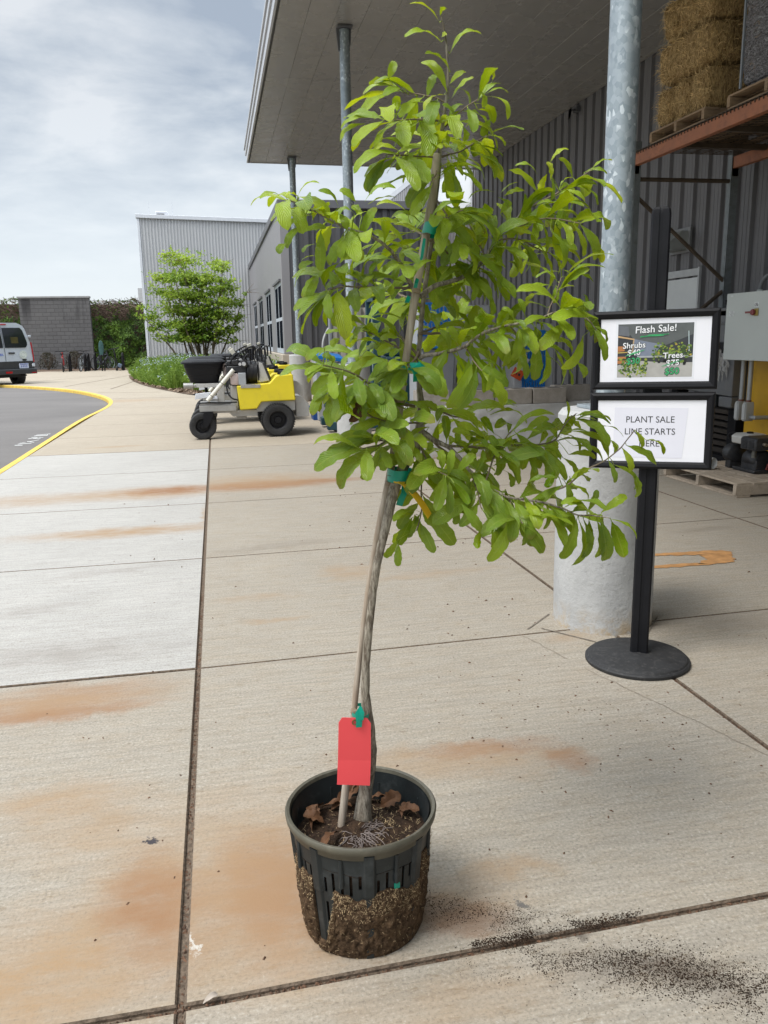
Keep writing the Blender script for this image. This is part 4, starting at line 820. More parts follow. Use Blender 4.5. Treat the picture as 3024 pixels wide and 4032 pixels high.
def ribbon(mb, P, w, nrm, th=0.0006):
    P = [Vector(p) for p in P]; n = len(P)
    up, dn = [], []
    for i, p in enumerate(P):
        t = (P[min(i + 1, n - 1)] - P[max(i - 1, 0)]).normalized(); s = t.cross(Vector(nrm)).normalized() * ((w[i] if hasattr(w, '__len__') else w) / 2)
        up.append(p + s); dn.append(p - s)
    nn = Vector(nrm).normalized() * th
    vs = up + dn + [q + nn for q in up] + [q + nn for q in dn]
    fs = []
    for i in range(n - 1):
        fs += [(i, i + 1, n + i + 1, n + i), (2 * n + i + 1, 2 * n + i, 3 * n + i, 3 * n + i + 1), (i + 1, i, 2 * n + i, 2 * n + i + 1), (n + i, n + i + 1, 3 * n + i + 1, 3 * n + i)]
    mb.add(vs, fs)
def wrap(mb, p, t, rx, ry, h, turns=3, jit=0.002):
    """Tape wound round stake and trunk together."""
    t = t.normalized(); u = Vector((1, 0, 0)); u = (u - t * u.dot(t)).normalized(); w = t.cross(u)
    for k in range(turns):
        off = t * (lr.uniform(-jit, jit) + (k - (turns - 1) / 2) * h * 0.28); tl = lr.uniform(-.25, .25)
        def pt(U, V, off=off, tl=tl, k=k):
            a = 2 * math.pi * U; rr = 1 + 0.02 * k
            return p + off + u * (rx * rr * math.cos(a)) + w * (ry * rr * math.sin(a)) + t * ((V - 0.5) * h * 0.55 + tl * rx * math.cos(a) + 0.0006 * math.sin(a * 5 + k))
        mb.grid(pt, 28, 2, True)
TT = (at(900, 900, 1.5) - at(850, 1060, 1.5))
t1 = thing('tape_tie', 'green tape tied round stake and trunk below the crown, tail hanging', 'tape', at(862, 1027, 1.5), group='green tape ties on the stake')
mb = MB(); wrap(mb, at(864, 1027, 1.507), Vector((0.12, 0, 1)), 0.0235, 0.031, 0.017, 4); mb.build('binding', M_tape, t1, smooth=50)
mb = MB(); ribbon(mb, [at(872, 1045, 1.495), at(873, 1065, 1.490), at(866, 1080, 1.488), at(862, 1092, 1.490)], [0.008, 0.012, 0.013, 0.013], (0.1, -1, 0.1)); mb.build('tail', M_tape, t1, smooth=50)
mb = MB(); ribbon(mb, [at(878, 1026, 1.49), at(890, 1026, 1.485), at(900, 1026, 1.49)], [0.005, 0.008, 0.006], (0.0, -1, 0.2)); mb.build('loop', M_tape, t1, smooth=50)
t2 = thing('tape_tie', 'green tape knot at mid crown with a broad loose end', 'tape', at(880, 800, 1.5), group='green tape ties on the stake')
mb = MB(); wrap(mb, at(883, 795, 1.525), TT, 0.020, 0.026, 0.010, 2); mb.build('binding', M_tape, t2, smooth=50)
mb = MB(); ribbon(mb, [at(884, 788, 1.488), at(898, 790, 1.475), at(905, 805, 1.47), at(903, 824, 1.475)], [0.010, 0.022, 0.025, 0.022], (0.3, -1, 0.1)); ribbon(mb, [at(900, 790, 1.477), at(915, 800, 1.48), at(926, 812, 1.485)], [0.02, 0.016, 0.008], (0.1, -1, 0.3)); mb.build('tail', M_tape, t2, smooth=50)
t3 = thing('tape_tie', 'dark green tape band high on the stake with a long strip running down', 'tape', at(930, 497, 1.5), group='green tape ties on the stake')
mb = MB(); wrap(mb, at(931, 497, 1.512), TT, 0.0145, 0.020, 0.018, 3); mb.build('binding', M_tape, t3, smooth=50)
mb = MB(); ribbon(mb, [at(917, 515, 1.497), at(914, 535, 1.494), at(911, 555, 1.497), at(905, 575, 1.50)], [0.005, 0.006, 0.005, 0.003], (0.1, -1, 0.1)); ribbon(mb, [at(902, 602, 1.485), at(899, 612, 1.48), at(897, 622, 1.485)], 0.007, (0.1, -1, 0)); ribbon(mb, [at(884, 640, 1.485), at(880, 650, 1.48), at(878, 654, 1.485)], 0.008, (0.1, -1, 0)); mb.build('tail', M_tape, t3, smooth=50)
t4 = thing('tape_tie', 'green tape knot just above the red tag near the pot', 'tape', at(777, 1538, 1.48), group='green tape ties on the stake')
mb = MB(); wrap(mb, at(779, 1536, 1.505), Vector((0.05, 0, 1)), 0.0185, 0.030, 0.010, 2); mb.build('binding', M_tape, t4, smooth=50)
mb = MB(); ribbon(mb, [at(780, 1526, 1.476), at(774, 1542, 1.466), at(776, 1558, 1.464), at(775, 1571, 1.464)], [0.006, 0.014, 0.013, 0.012], (0.1, -1, 0.1)); ribbon(mb, [at(778, 1528, 1.473), at(782, 1540, 1.466), at(781, 1556, 1.463)], [0.006, 0.010, 0.008], (0.2, -1, 0.1)); mb.build('tail', M_tape, t4, smooth=50)
n_ = NT('Yellow_Ribbon'); n_.base((0.78, 0.46, 0.025), 0.5, 0, 0.4)
mb = MB(); YR = smooth3([(851, 1038, 1.485), (865, 1039, 1.478), (880, 1050, 1.466), (898, 1070, 1.455), (914, 1092, 1.452), (928, 1115, 1.455)], 2)
ribbon(mb, [at(*q) for q in YR], [lerp(0.008, 0.0165, min(1, i / 6)) for i in range(len(YR))], (0.55, -0.8, 0.35)); o = mb.build('plant_ribbon', n_.m, smooth=60); tag(o, 'yellow plastic ribbon looped below the green tie and hanging right', 'ribbon')
n_ = NT('Red_Card'); n_.base(n_.mix(n_.noise(30, 4), (0.90, 0.088, 0.10), (0.92, 0.10, 0.108)), 0.55, 0, 0.35)
tg = thing('price_tag', 'blank bright red card tag creased across its lower half', 'tag', at(766, 1620, 1.47))
mb = MB(); yt = 1.468
def tagpt(x, y, Y): return at(x, y, Y)
rows = [[(739, 1550), (793, 1551)], [(731.5, 1561), (801, 1562)], [(730, 1642), (801, 1643)], [(728, 1695), (799, 1697)]]
off = [0.0, 0.0, 0.0016, -0.0012]
vs = []
for (a, b), d in zip(rows, off):
    vs += [tagpt(a[0], a[1], yt + d), tagpt(b[0], b[1], yt + d + 0.002)]
n = len(vs); bk = [v + Vector((0, 0.0006, 0)) for v in vs]
fs = [(0, 1, 3, 2), (2, 3, 5, 4), (4, 5, 7, 6)]
mb.add(vs + bk, fs + [tuple(i + n for i in f[::-1]) for f in fs] + [(0, 2, 2 + n, n), (2, 4, 4 + n, 2 + n), (4, 6, 6 + n, 4 + n), (3, 1, 1 + n, 3 + n), (5, 3, 3 + n, 5 + n), (7, 5, 5 + n, 7 + n), (1, 0, n, 1 + n), (6, 7, 7 + n, 6 + n)])
mb.build('card', n_.m, tg, smooth=0)
mb = MB(); mb.lathe([(0.003, -0.0008), (0.0062, -0.0012), (0.0062, 0.0)], at(766.5, 1560, yt), 20, 'Y'); mb.build('eyelet', mat('Tag_Eyelet', (0.22, 0.10, 0.04), 0.6), tg)

# ================================================================== sign stand
M_blk = mat('Black_Powder_Coat', (0.010, 0.010, 0.012), 0.48, var=0.15, scale=12, spec=0.2)
M_rub = mat('Black_Rubber', (0.020, 0.020, 0.021), 0.7, var=0.2, scale=25, dirt=((0.09, 0.085, 0.08), 0.5), bump=0.15)
SX, SY = 1.487, 2.62
st = thing('sign_stand', 'black post on a round base carrying two framed paper notices', 'sign stand', (SX, SY, 0))
mb = MB(); mb.lathe([(0.0, 0.0), (0.187, 0.0), (0.189, 0.004), (0.189, 0.012), (0.184, 0.017), (0.180, 0.018), (0.176, 0.024), (0.168, 0.027), (0.0, 0.034)], (1.475, 2.61, 0), 96); mb.build('base', M_rub, st, smooth=30)
mb = MB(); fz = R(-30)
def stadium(w, d, n=8):
    P = []
    for k in range(n + 1): a = -math.pi / 2 + math.pi * k / n; P.append((w / 2 - d / 2 + d / 2 * math.cos(a), d / 2 * math.sin(a)))
    for k in range(n + 1): a = math.pi / 2 + math.pi * k / n; P.append((-w / 2 + d / 2 + d / 2 * math.cos(a), d / 2 * math.sin(a)))
    return P
sp = [(-.032, -.014), (-.026, -.02), (-.006, -.02), (-.006, -.015), (.006, -.015), (.006, -.02), (.026, -.02), (.032, -.014), (.032, .014), (.026, .02), (-.026, .02), (-.032, .014)]
def swing(u, d, z): return Vector((SX + u * math.cos(fz) - d * math.sin(fz), SY + u * math.sin(fz) + d * math.cos(fz), z))
n = len(sp); lv = [0.03, 1.585, 1.60, 1.608]; sc_ = [1, 1, 0.9, 0.6]
mb.add([swing(u * s, d * s, z) for z, s in zip(lv, sc_) for u, d in sp], [(i * n + k, i * n + (k + 1) % n, (i + 1) * n + (k + 1) % n, (i + 1) * n + k) for i in range(3) for k in range(n)] + [tuple(3 * n + k for k in range(n))])
mb.build('post', M_blk, st, smooth=25)
n_ = NT('Paper'); k = n_.noise(6, 3, 0.5, n_.map((1, 3, 1))); n_.base(n_.mix(k, (0.84, 0.84, 0.89), (0.90, 0.90, 0.95)), 0.35, 0, 0.45); n_.bump(k, 0.25, 0.01); M_paper = n_.m
M_ink = mat('Black_Ink', (0.03, 0.03, 0.035), 0.5, var=0.05)
TILT = R(0.6)
def sframe(cz, u, w, d):
    """u right, w up on the notice, d towards the viewer."""
    u, w = u * math.cos(TILT) - w * math.sin(TILT), u * math.sin(TILT) + w * math.cos(TILT)
    return swing(u, -0.030 - d, cz + w)
def text_to(mb, s, size, fn, d, bold=0.0, align='CENTER', squash=1.0):
    cu = bpy.data.curves.new('letters', 'FONT'); cu.body = s; cu.size = size; cu.align_x = align; cu.offset = bold; cu.resolution_u = 3; cu.extrude = 0
    ob = bpy.data.objects.new('letters', cu); col.objects.link(ob)
    dg = bpy.context.evaluated_depsgraph_get(); me = bpy.data.meshes.new_from_object(ob.evaluated_get(dg))
    bm = bmesh.new(); bm.from_mesh(me); bmesh.ops.triangulate(bm, faces=bm.faces)
    mb.add([fn(v.co.x * squash, v.co.y, d) for v in bm.verts], [tuple(v.index for v in f.verts) for f in bm.faces])
    bm.free(); bpy.data.objects.remove(ob); bpy.data.curves.remove(cu); bpy.data.meshes.remove(me)
FW, FH, FB = 0.412, 0.268, 0.027
def make_frame(cz, label):
    fr = MB(); prof = [(0, 0.0), (0.002, 0.009), (0.010, 0.013), (0.020, 0.010), (0.027, 0.004), (0.027, 0.0)]
    vs = []
    for q, h in prof:
        for sx, sz in ((-1, -1), (1, -1), (1, 1), (-1, 1)): vs.append(sframe(cz, sx * (FW / 2 - q), sz * (FH / 2 - q), h))
    fs = [(i * 4 + k, i * 4 + (k + 1) % 4, (i + 1) * 4 + (k + 1) % 4, (i + 1) * 4 + k) for i in range(len(prof) - 1) for k in range(4)]
    fr.add(vs, fs)
    fr.add([sframe(cz, sx * FW / 2, sz * FH / 2, dd) for dd in (-0.006, 0.0) for sx, sz in ((-1, -1), (1, -1), (1, 1), (-1, 1))], [(3, 2, 1, 0), (0, 1, 5, 4), (1, 2, 6, 5), (2, 3, 7, 6), (3, 0, 4, 7)])
    f = fr.build('notice_frame', M_blk, st, smooth=20)
    f['label'] = label
    bk = MB(); a, b = FW / 2 - FB + 0.001, FH / 2 - FB + 0.001
    bk.add([sframe(cz, x, y, 0.002) for x, y in ((-a, -b), (a, -b), (a, b), (-a, b))], [(0, 1, 2, 3)]); bk.build('backing_sheet', M_paper, f, smooth=0)
    br_ = MB(); br_.box(swing(0, -0.022, cz), (0.05, 0.02, 0.06), rz=fz); br_.build('clamp', M_blk, f)
    return f
C1, C2 = 1.140, 0.862
f1 = make_frame(C1, 'upper frame with the flash sale picture')
f2 = make_frame(C2, 'lower frame with the plant sale line notice')
PL, PR_, PB, PT = -0.121, 0.124, -0.091, 0.089           # the picture printed on its own sheet
def quad(mb, P, cz, d): mb.add([sframe(cz, x, y, d) for x, y in P], [tuple(range(len(P)))])
mb = MB(); quad(mb, [(-0.129, -0.098), (0.131, -0.098), (0.131, 0.097), (-0.129, 0.097)], C1, 0.0024); sh = mb.build('printed_sheet', mat('Glossy_Paper', (0.84, 0.85, 0.90), 0.25, var=0.02), f1, smooth=0)
def U(x): return lerp(PL, PR_, (x - 312) / 930.0)         # picture coordinates as seen on the print
def V(y): return lerp(PT, PB, (y - 185) / 690.0)
def pic(name, P, c, d=0.0028, rough=0.35):
    mb = MB(); quad(mb, [(U(x), V(y)) for x, y in P], C1, d); return mb.build(name, mat('Print_' + '%02x%02x%02x' % tuple(int(q * 255) for q in c), c, rough, var=0.10, scale=40), f1, smooth=0)
pic('printed_picture', [(312, 875), (1242, 875), (1242, 185), (312, 185)], (0.045, 0.048, 0.055))
pic('printed_picture', [(312, 185), (1242, 185), (1242, 330), (900, 470), (520, 400), (470, 330), (312, 320)], (0.115, 0.125, 0.125), 0.0029)
pic('printed_picture', [(520, 380), (860, 455), (760, 600), (560, 600), (510, 560)], (0.21, 0.24, 0.31), 0.0030)
pic('printed_picture', [(312, 720), (480, 650), (900, 690), (1242, 690), (1242, 875), (312, 875)], (0.42, 0.41, 0.385), 0.0030)
pic('printed_picture', [(560, 600), (1242, 600), (1242, 622), (560, 622)], (0.40, 0.42, 0.44), 0.0031)
for y0, y1, x1 in ((470, 540, 400), (605, 640, 420), (655, 700, 410)): pic('printed_picture', [(312, y1), (x1, y1 - 8), (x1, y0), (312, y0)], (0.47, 0.20, 0.075), 0.0031)
pic('printed_picture', [(312, 560), (500, 552), (500, 542), (312, 548)], (0.62, 0.44, 0.12), 0.0032)
pic('printed_picture', [(312, 355), (520, 392), (520, 376), (312, 332)], (0.58, 0.38, 0.20), 0.0032)
pic('printed_picture', [(505, 385), (520, 388), (505, 560), (488, 556)], (0.45, 0.32, 0.19), 0.0032)
pic('printed_picture', [(312, 205), (440, 215), (455, 345), (312, 322)], (0.15, 0.16, 0.18), 0.0031)
pic('printed_picture', [(1176, 290), (1186, 288), (1202, 560), (1190, 565)], (0.48, 0.58, 0.60), 0.0032)
pr_ = random.Random(5)
for cc, spots in (((0.16, 0.25, 0.05), 120), ((0.30, 0.36, 0.05), 60), ((0.05, 0.09, 0.025), 110), ((0.45, 0.33, 0.06), 18), ((0.5, 0.5, 0.45), 26)):
    mb = MB()
    for q in range(spots):
        if pr_.random() < 0.6: x, y = pr_.uniform(750, 1225), pr_.gauss(560, 55); y = max(y, 440)
        else: x, y = pr_.uniform(345, 690), pr_.gauss(735, 60); y = min(max(y, 640), 865)
        s = pr_.uniform(9, 24); a = pr_.uniform(0, 6)
        if cc[2] > 0.3: s *= 0.45; x, y = pr_.uniform(360, 690), pr_.uniform(690, 860)
        quad(mb, [(U(x + s * math.cos(a + k * 1.257) * pr_.uniform(.6, 1.2)), V(y + s * 0.8 * math.sin(a + k * 1.257))) for k in range(5)], C1, 0.0033 + pr_.uniform(0, 0.0004))
    mb.build('printed_foliage', mat('Print_%02x%02x%02x' % tuple(int(q * 255) for q in cc), cc, 0.4, var=0.2, scale=60), f1, smooth=0)
mb = MB()
for q in range(14): x, y = pr_.uniform(760, 1200), pr_.uniform(660, 715); quad(mb, [(U(x - 16), V(y + 18)), (U(x + 16), V(y + 18)), (U(x + 19), V(y - 18)), (U(x - 19), V(y - 18))], C1, 0.0034)
mb.build('printed_pots', mat('Print_Pots', (0.03, 0.03, 0.03), 0.4), f1, smooth=0)
M_wht = mat('Print_White', (0.86, 0.87, 0.89), 0.35, var=0.01); M_grn = mat('Print_Green', (0.06, 0.42, 0.16), 0.35, var=0.05); M_dkg = mat('Print_Dark', (0.02, 0.035, 0.03), 0.4, var=0.05)
px = (PR_ - PL) / 930.0
def words(s, x, y, h, col_, outline, dx=1.0, name='printed_words'):
    fn = lambda u, w, d: sframe(C1, U(x) + u + w * 0.02, V(y) + w + u * 0.045, d)
    mb = MB(); text_to(mb, s, h * px * 1.38, fn, 0.0040, 0.0014 + outline, squash=dx); mb.build(name, M_dkg, f1, smooth=0)
    mb = MB(); text_to(mb, s, h * px * 1.38, fn, 0.0044, 0.0004, squash=dx); mb.build(name, col_, f1, smooth=0)
words('Flash Sale!', 780, 295, 92, M_wht, 0.0, 0.98)
words('Shrubs', 518, 494, 76, M_wht, 0.0, 1.0); words('$40', 518, 588, 78, M_wht, 0.0, 1.0); words('$30', 510, 698, 80, M_grn, 0.0004, 1.0)
words('Trees', 1002, 632, 76, M_wht, 0.0, 1.0); words('$75', 1002, 730, 78, M_wht, 0.0, 1.0); words('$50', 996, 840, 84, M_grn, 0.0004, 1.0)
mb = MB()
for P in ([(585, 360), (930, 330), (944, 318), (600, 342)], [(690, 326), (940, 320), (940, 330), (680, 332)], [(600, 352), (880, 346), (880, 338), (610, 342)], [(405, 604), (520, 572), (655, 522), (640, 520), (500, 558), (410, 596)], [(865, 742), (1000, 706), (1118, 658), (1100, 660), (980, 698), (870, 734)]): quad(mb, [(U(x), V(y)) for x, y in P], C1, 0.0048)
mb.build('pen_stroke', M_grn, f1, smooth=0)
mb = MB(); quad(mb, [(-0.125, -0.094), (0.108, -0.094), (0.122, 0.080), (-0.121, 0.082)], C2, 0.0026); mb.build('printed_sheet', mat('Plain_Paper', (0.78, 0.78, 0.86), 0.5, var=0.02), f2, smooth=0)
for s, y in (('PLANT SALE', 0.030), ('LINE STARTS', -0.012), ('HERE', -0.054)):
    mb = MB(); text_to(mb, s, 0.0315, lambda u, w, d, y=y: sframe(C2, u * 0.95 - 0.002, y + w, d), 0.0031, 0.0); mb.build('printed_words', M_ink, f2, smooth=0)

# ================================================================== pallet racking with straw bales
M_or = mat('Rack_Orange', (0.36, 0.135, 0.065), 0.6, var=0.2, scale=5, dirt=((0.13, 0.06, 0.04), 0.6), bump=0.1)
M_up = mat('Rack_Upright_Grey', (0.20, 0.22, 0.225), 0.5, 0.3, var=0.15, scale=8, dirt=((0.10, 0.09, 0.08), 0.5))
M_rust = mat('Rusty_Brace', (0.085, 0.062, 0.042), 0.7, var=0.3, scale=10)
M_wood = mat('Pallet_Wood', (0.30, 0.205, 0.125), 0.85, var=0.28, scale=9, dirt=((0.14, 0.10, 0.07), 0.6), bump=0.4, bscale=50, stretch=(1, 1, 6))
M_gwood = mat('Weathered_Pallet', (0.36, 0.295, 0.225), 0.85, var=0.28, scale=10, dirt=((0.20, 0.16, 0.12), 0.7), bump=0.4, bscale=60)
RXF, RXB, RY0, RY1 = 4.10, 5.16, 5.00, 7.72
rack = thing('pallet_rack', 'orange beamed pallet rack against the dark wall', 'rack', (4.63, 6.4, 0))
for x in (RXF, RXB):
    for y in (RY0, RY1):
        mb = MB()
        mb.span((x - .04, y, 0), (x + .04, y + .003, 3.0)); mb.span((x - .04, y, 0), (x - .037, y + .07, 3.0)); mb.span((x + .037, y, 0), (x + .04, y + .07, 3.0))
        for k in range(28): mb.span((x - .0415, y + .02, 0.10 + k * .1), (x - .0395, y + .036, 0.135 + k * .1)) if x == RXF else mb.span((x - .0415, y + .02, 0.10 + k * .1), (x - .0395, y + .036, 0.135 + k * .1))
        mb.box((x, y + .035, 0.006), (.12, .12, .012)); mb.build('upright', M_up, rack, smooth=0)
for y in (RY0, RY1):
    for za, zb in ((2.66, 2.66), (2.52, 1.68), (.8, 1.62), (.72, .72), (.15, .15)): mb = MB(); mb.tube([(RXF, y + .035, za), (RXB, y + .035, zb)], 0.021, 6); mb.build('brace', M_rust, rack)
for x in (RXF - 0.01, RXB):
    mb = MB(); mb.span((x - .03, RY0, 2.775), (x + .03, RY1, 2.885)); b = mb.build('beam', M_or, rack, bevel=0.004)
    mb = MB()
    for y in (RY0, RY1): mb.span((x - .035, y + .0, 2.70), (x + .035, y + .055, 2.88))
    mb.build('end_bracket', M_or, b, bevel=0.003)
mb = MB()
for k in range(54): y = RY0 + 0.03 + k * 0.05; mb.span((RXF - .05, y, 2.888), (RXB, y + .006, 2.894)); mb.span((RXF - .05, y, 2.865), (RXF - .043, y + .006, 2.894))
for k in range(11): x = RXF - .045 + k * .118; mb.span((x, RY0, 2.8935), (x + .006, RY1, 2.8995))
for yy in (RY0 + .4, RY0 + 1.0, RY0 + 1.6, RY0 + 2.2): mb.span((RXF, yy, 2.84), (RXB, yy + .05, 2.886))
mb.build('wire_deck', M_rust, rack, smooth=0)
def pallet(name_label, x0, x1, y0, y1, z0, M_, along='X', top=0.02, group=None, hh=0.075, nb=7, jitter=0.0, rz=0.0):
    """Stringers run along x, deck boards along y."""
    r2 = random.Random(int(x0 * 91 + y0 * 17)); cx, cy = (x0 + x1) / 2, (y0 + y1) / 2
    t = thing('wooden_pallet', name_label, 'pallet', (cx, cy, z0), group=group)
    for y in (y0 + .02, cy, y1 - .02):
        mb = MB(); mb.span((x0, y - .019, z0 + .018), (x1, y + .019, z0 + .018 + hh)); mb.build('stringer', M_, t, bevel=0.003)
    w = (x1 - x0) / nb
    for k in range(nb):
        mb = MB(); jy = r2.uniform(-jitter, jitter); mb.box((x0 + (k + .5) * w, cy + jy, z0 + .018 + hh + .009), (w * r2.uniform(.78, .93), y1 - y0, .016), rx=r2.uniform(-.004, .004), rz=r2.uniform(-.01, .01)); mb.build('deck_board', M_, t, bevel=0.002)
    for k in (0, nb // 2, nb - 1):
        mb = MB(); mb.box((x0 + (k + .5) * w, cy, z0 + .009), (w * .85, y1 - y0, .016)); mb.build('bottom_board', M_, t, bevel=0.002)
    return t
pallet('brown pallet on the rack beneath the straw bales', 4.06, 5.06, 6.56, 7.44, 2.9, M_wood, nb=7)
pallet('brown pallet on the rack beneath the wrapped bags', 4.06, 5.06, 5.30, 6.25, 2.9, M_wood, nb=7)
n_ = NT('Straw_Bale'); v = n_.map((1, 1, 0.3)); a1 = n_.noise(70, 5, 0.75, v); a2 = n_.noise(9, 5, 0.6)
c = n_.mix(n_.rng(a1, 0.36, 0.66), (0.18, 0.112, 0.050), (0.70, 0.49, 0.225)); c = n_.mix(n_.rng(a2, 0.40, 0.68, 0, 0.5), c, (0.24, 0.145, 0.06))
n_.base(c, 0.95, 0, 0.1); n_.bump(n_.math('ADD', a1, a2), 1.0, 0.02); M_bale = n_.m
M_fibre = mat('Straw_Fibre', (0.68, 0.48, 0.225), 0.9, var=0.45, scale=30)
br2 = random.Random(21)
def bale(x0, x1, y0, y1, z0, z1, label, shagg=1.0, dense=900):
    t = thing('straw_bale', label, 'bale', ((x0 + x1) / 2, (y0 + y1) / 2, z0), group='straw bales stacked on the rack')
    mb = MB(); c = Vector(((x0 + x1) / 2, (y0 + y1) / 2, (z0 + z1) / 2)); h = Vector(((x1 - x0) / 2, (y1 - y0) / 2, (z1 - z0) / 2))
    def shape(p):
        q = Vector((p.x / h.x, p.y / h.y, p.z / h.z)); l8 = (abs(q.x) ** 5 + abs(q.y) ** 5 + abs(q.z) ** 5) ** (1 / 5)
        q = q / max(l8, 1e-6); q = Vector((q.x * h.x, q.y * h.y, q.z * h.z)); w = c + q
        return w + q.normalized() * (0.020 * noise.noise(w * 7) + 0.012 * noise.noise(w * 19) + 0.006 * noise.noise(w * 60)) * shagg
    N = 26
    for ax in range(3):
        for sg in (-1, 1):
            def f(u, v, ax=ax, sg=sg):
                p = [0, 0, 0]; p[ax] = sg * h[ax]; o1, o2 = (ax + 1) % 3, (ax + 2) % 3
                p[o1] = (2 * u - 1) * h[o1]; p[o2] = (2 * v - 1) * h[o2]; return shape(Vector(p))
            mb.grid(f, N, N)
    body = mb.build('straw_body', M_bale, t, smooth=80)
    mb = MB()
    for k in range(dense):
        ax, sg = (0, -1) if br2.random() < .58 else ((1, -1) if br2.random() < .72 else (2, br2.choice((-1, 1))))
        p = [br2.uniform(-1, 1) * h[i] for i in range(3)]; p[ax] = sg * h[ax]; q = shape(Vector(p)); nn = Vector([0, 0, 0]); nn[ax] = sg
        d = Vector((br2.gauss(0, .5), br2.gauss(0, .5), br2.gauss(0, 1) - .3)) + nn * br2.uniform(.05, .7); d.normalize(); ln = br2.uniform(.02, .085)
        s = d.cross(nn); s = s.normalized() * br2.uniform(.0008, .002) if s.length > 1e-3 else Vector((0, 0, .001)); e_ = q + d * ln; mid_ = q + d * ln * .5 + nn * .006
        mb.add([q - s, q + s, mid_ + s, mid_ - s, e_ + s * .4 - Vector((0, 0, ln * .25)), e_ - s * .4 - Vector((0, 0, ln * .25))], [(0, 1, 2, 3), (3, 2, 4, 5)])
    f = mb.build('loose_straw', M_fibre, t, smooth=0); tag(f, kind='stuff')
B0 = 3.012
for k, (y0, y1, lab) in enumerate(((6.58, 6.86, 'bottom layer straw bale, nearest the wrapped bags'), (6.86, 7.14, 'bottom layer straw bale, middle of its row'), (7.14, 7.42, 'bottom layer straw bale, beside the galvanised post'))): bale(4.09, 5.0, y0, y1, B0, B0 + .35, lab, 1.0, 650)
bale(4.08, 4.52, 6.57, 7.44, B0 + .355, B0 + .70, 'long straw bale laid lengthwise in the middle layer, at the front', 1.0, 1400)
bale(4.54, 4.98, 6.57, 7.44, B0 + .355, B0 + .70, 'straw bale in the middle layer, hidden edge towards the wall', 1.0, 500)
for k, (y0, y1, lab) in enumerate(((6.56, 6.83, 'top layer straw bale, cut by the top of the picture'), (6.83, 7.12, 'shaggy top layer straw bale, middle of its row'), (7.12, 7.40, 'darker top layer straw bale at the left end'))): bale(4.10, 5.0, y0, y1, B0 + .705, B0 + 1.06, lab, 1.5, 800)
n_ = NT('Wrapped_Bags'); v = n_.map((1, 1.0, 2.6), (0.55, 0, 0)); a1 = n_.noise(14, 6, 0.7, v, 1.5); a2 = n_.noise(40, 4, 0.7, v, 0.8)
c = n_.mix(n_.rng(a2, 0.38, 0.6), (0.09, 0.087, 0.095), (0.42, 0.41, 0.43)); c = n_.mix(n_.math('MULTIPLY', n_.rng(a1, 0.56, 0.64), n_.rng(n_.noise(6, 3), 0.5, 0.6)), c, (0.42, 0.26, 0.12))
c = n_.mix(n_.rng(n_.noise(22, 5, 0.75, n_.map((1, 1, 2.6), (0.55, 0, 0), (4, 2, 1)), 1.2), 0.55, 0.64, 0, 0.9), c, (0.75, 0.77, 0.80))  # pale streaks paint the sky's reflections on the film into the colour
n_.base(c, 0.16, 0, 0.7); n_.bump(n_.math('ADD', a1, n_.math('MULTIPLY', a2, 0.5)), 1.0, 0.05); M_wrap = n_.m
wr = thing('wrapped_bag_stack', 'tall stack of dark bags in glossy stretch wrap on the rack', 'bag stack', (4.6, 5.8, 3.02))
mb = MB(); c0 = Vector((4.60, 5.76, 3.66)); hh = Vector((0.47, 0.45, 0.63))
for ax in range(3):
    for sg in (-1, 1):
        def f(u, v, ax=ax, sg=sg):
            p = [0, 0, 0]; p[ax] = sg * hh[ax]; o1, o2 = (ax + 1) % 3, (ax + 2) % 3; p[o1] = (2 * u - 1) * hh[o1]; p[o2] = (2 * v - 1) * hh[o2]
            q = Vector([a / b for a, b in zip(p, hh)]); l8 = (abs(q.x) ** 14 + abs(q.y) ** 14 + abs(q.z) ** 14) ** (1 / 14); q = Vector([a / l8 * b for a, b in zip(q, hh)])
            lay = 0.012 * abs(math.sin((q.z + .63) * math.pi / 0.11)) if ax != 2 else 0
            return c0 + q + Vector([0 if i == 2 else math.copysign(lay, q[i]) * (abs(q[i]) / hh[i]) ** 6 for i in range(3)]) + Vector((0.006 * noise.noise(q * 15), 0.006 * noise.noise(q * 15 + Vector((4, 4, 4))), 0))
        mb.grid(f, 30, 60)
mb.build('wrapped_bags', M_wrap, wr, smooth=60)
mb = MB(); mb.span((4.135, 6.20, 3.05), (4.15, 6.216, 4.25)); mb.build('corner_guard', mat('Clear_Edge', (0.28, 0.31, 0.34), 0.3, var=0.1), wr)

# wall furniture under the rack
dp = thing('wall_panel', 'blank pale panel let into the dark wall behind the rack', 'panel', (5.40, 9.0, 1.4))
mb = MB(); mb.span((5.385, 8.62, 0.9), (5.405, 9.42, 1.80)); mb.build('sheet', mat('Pale_Panel', (0.70, 0.72, 0.71), 0.5, var=0.04), dp, bevel=0.003)
mb = MB(); mb.span((5.38, 8.60, 1.82), (5.405, 9.44, 1.90)); mb.span((5.372, 8.585, 0.9), (5.405, 8.615, 1.91)); mb.build('head_rail', mat('Pale_Panel2', (0.52, 0.53, 0.53), 0.5), dp, bevel=0.003)
vt = thing('vent_hood', 'grey sheet metal vent hood on the dark wall below the rack', 'vent', (5.35, 9.0, 2.2))
mb = MB(); mb.prism([(5.405, 2.33), (5.30, 2.33), (5.10, 2.17), (5.10, 2.12), (5.405, 2.12)], 8.86, 9.20, lambda u, w, d: Vector((u, d, w))); mb.build('hood', mat('Vent_Grey', (0.36, 0.37, 0.355), 0.5, 0.2, var=0.1), vt, bevel=0.004)
mb = MB(); mb.span((5.375, 8.82, 2.09), (5.403, 9.24, 2.37)); mb.build('flange', mat('Vent_Grey2', (0.25, 0.25, 0.25), 0.5, 0.2), vt, bevel=0.002)

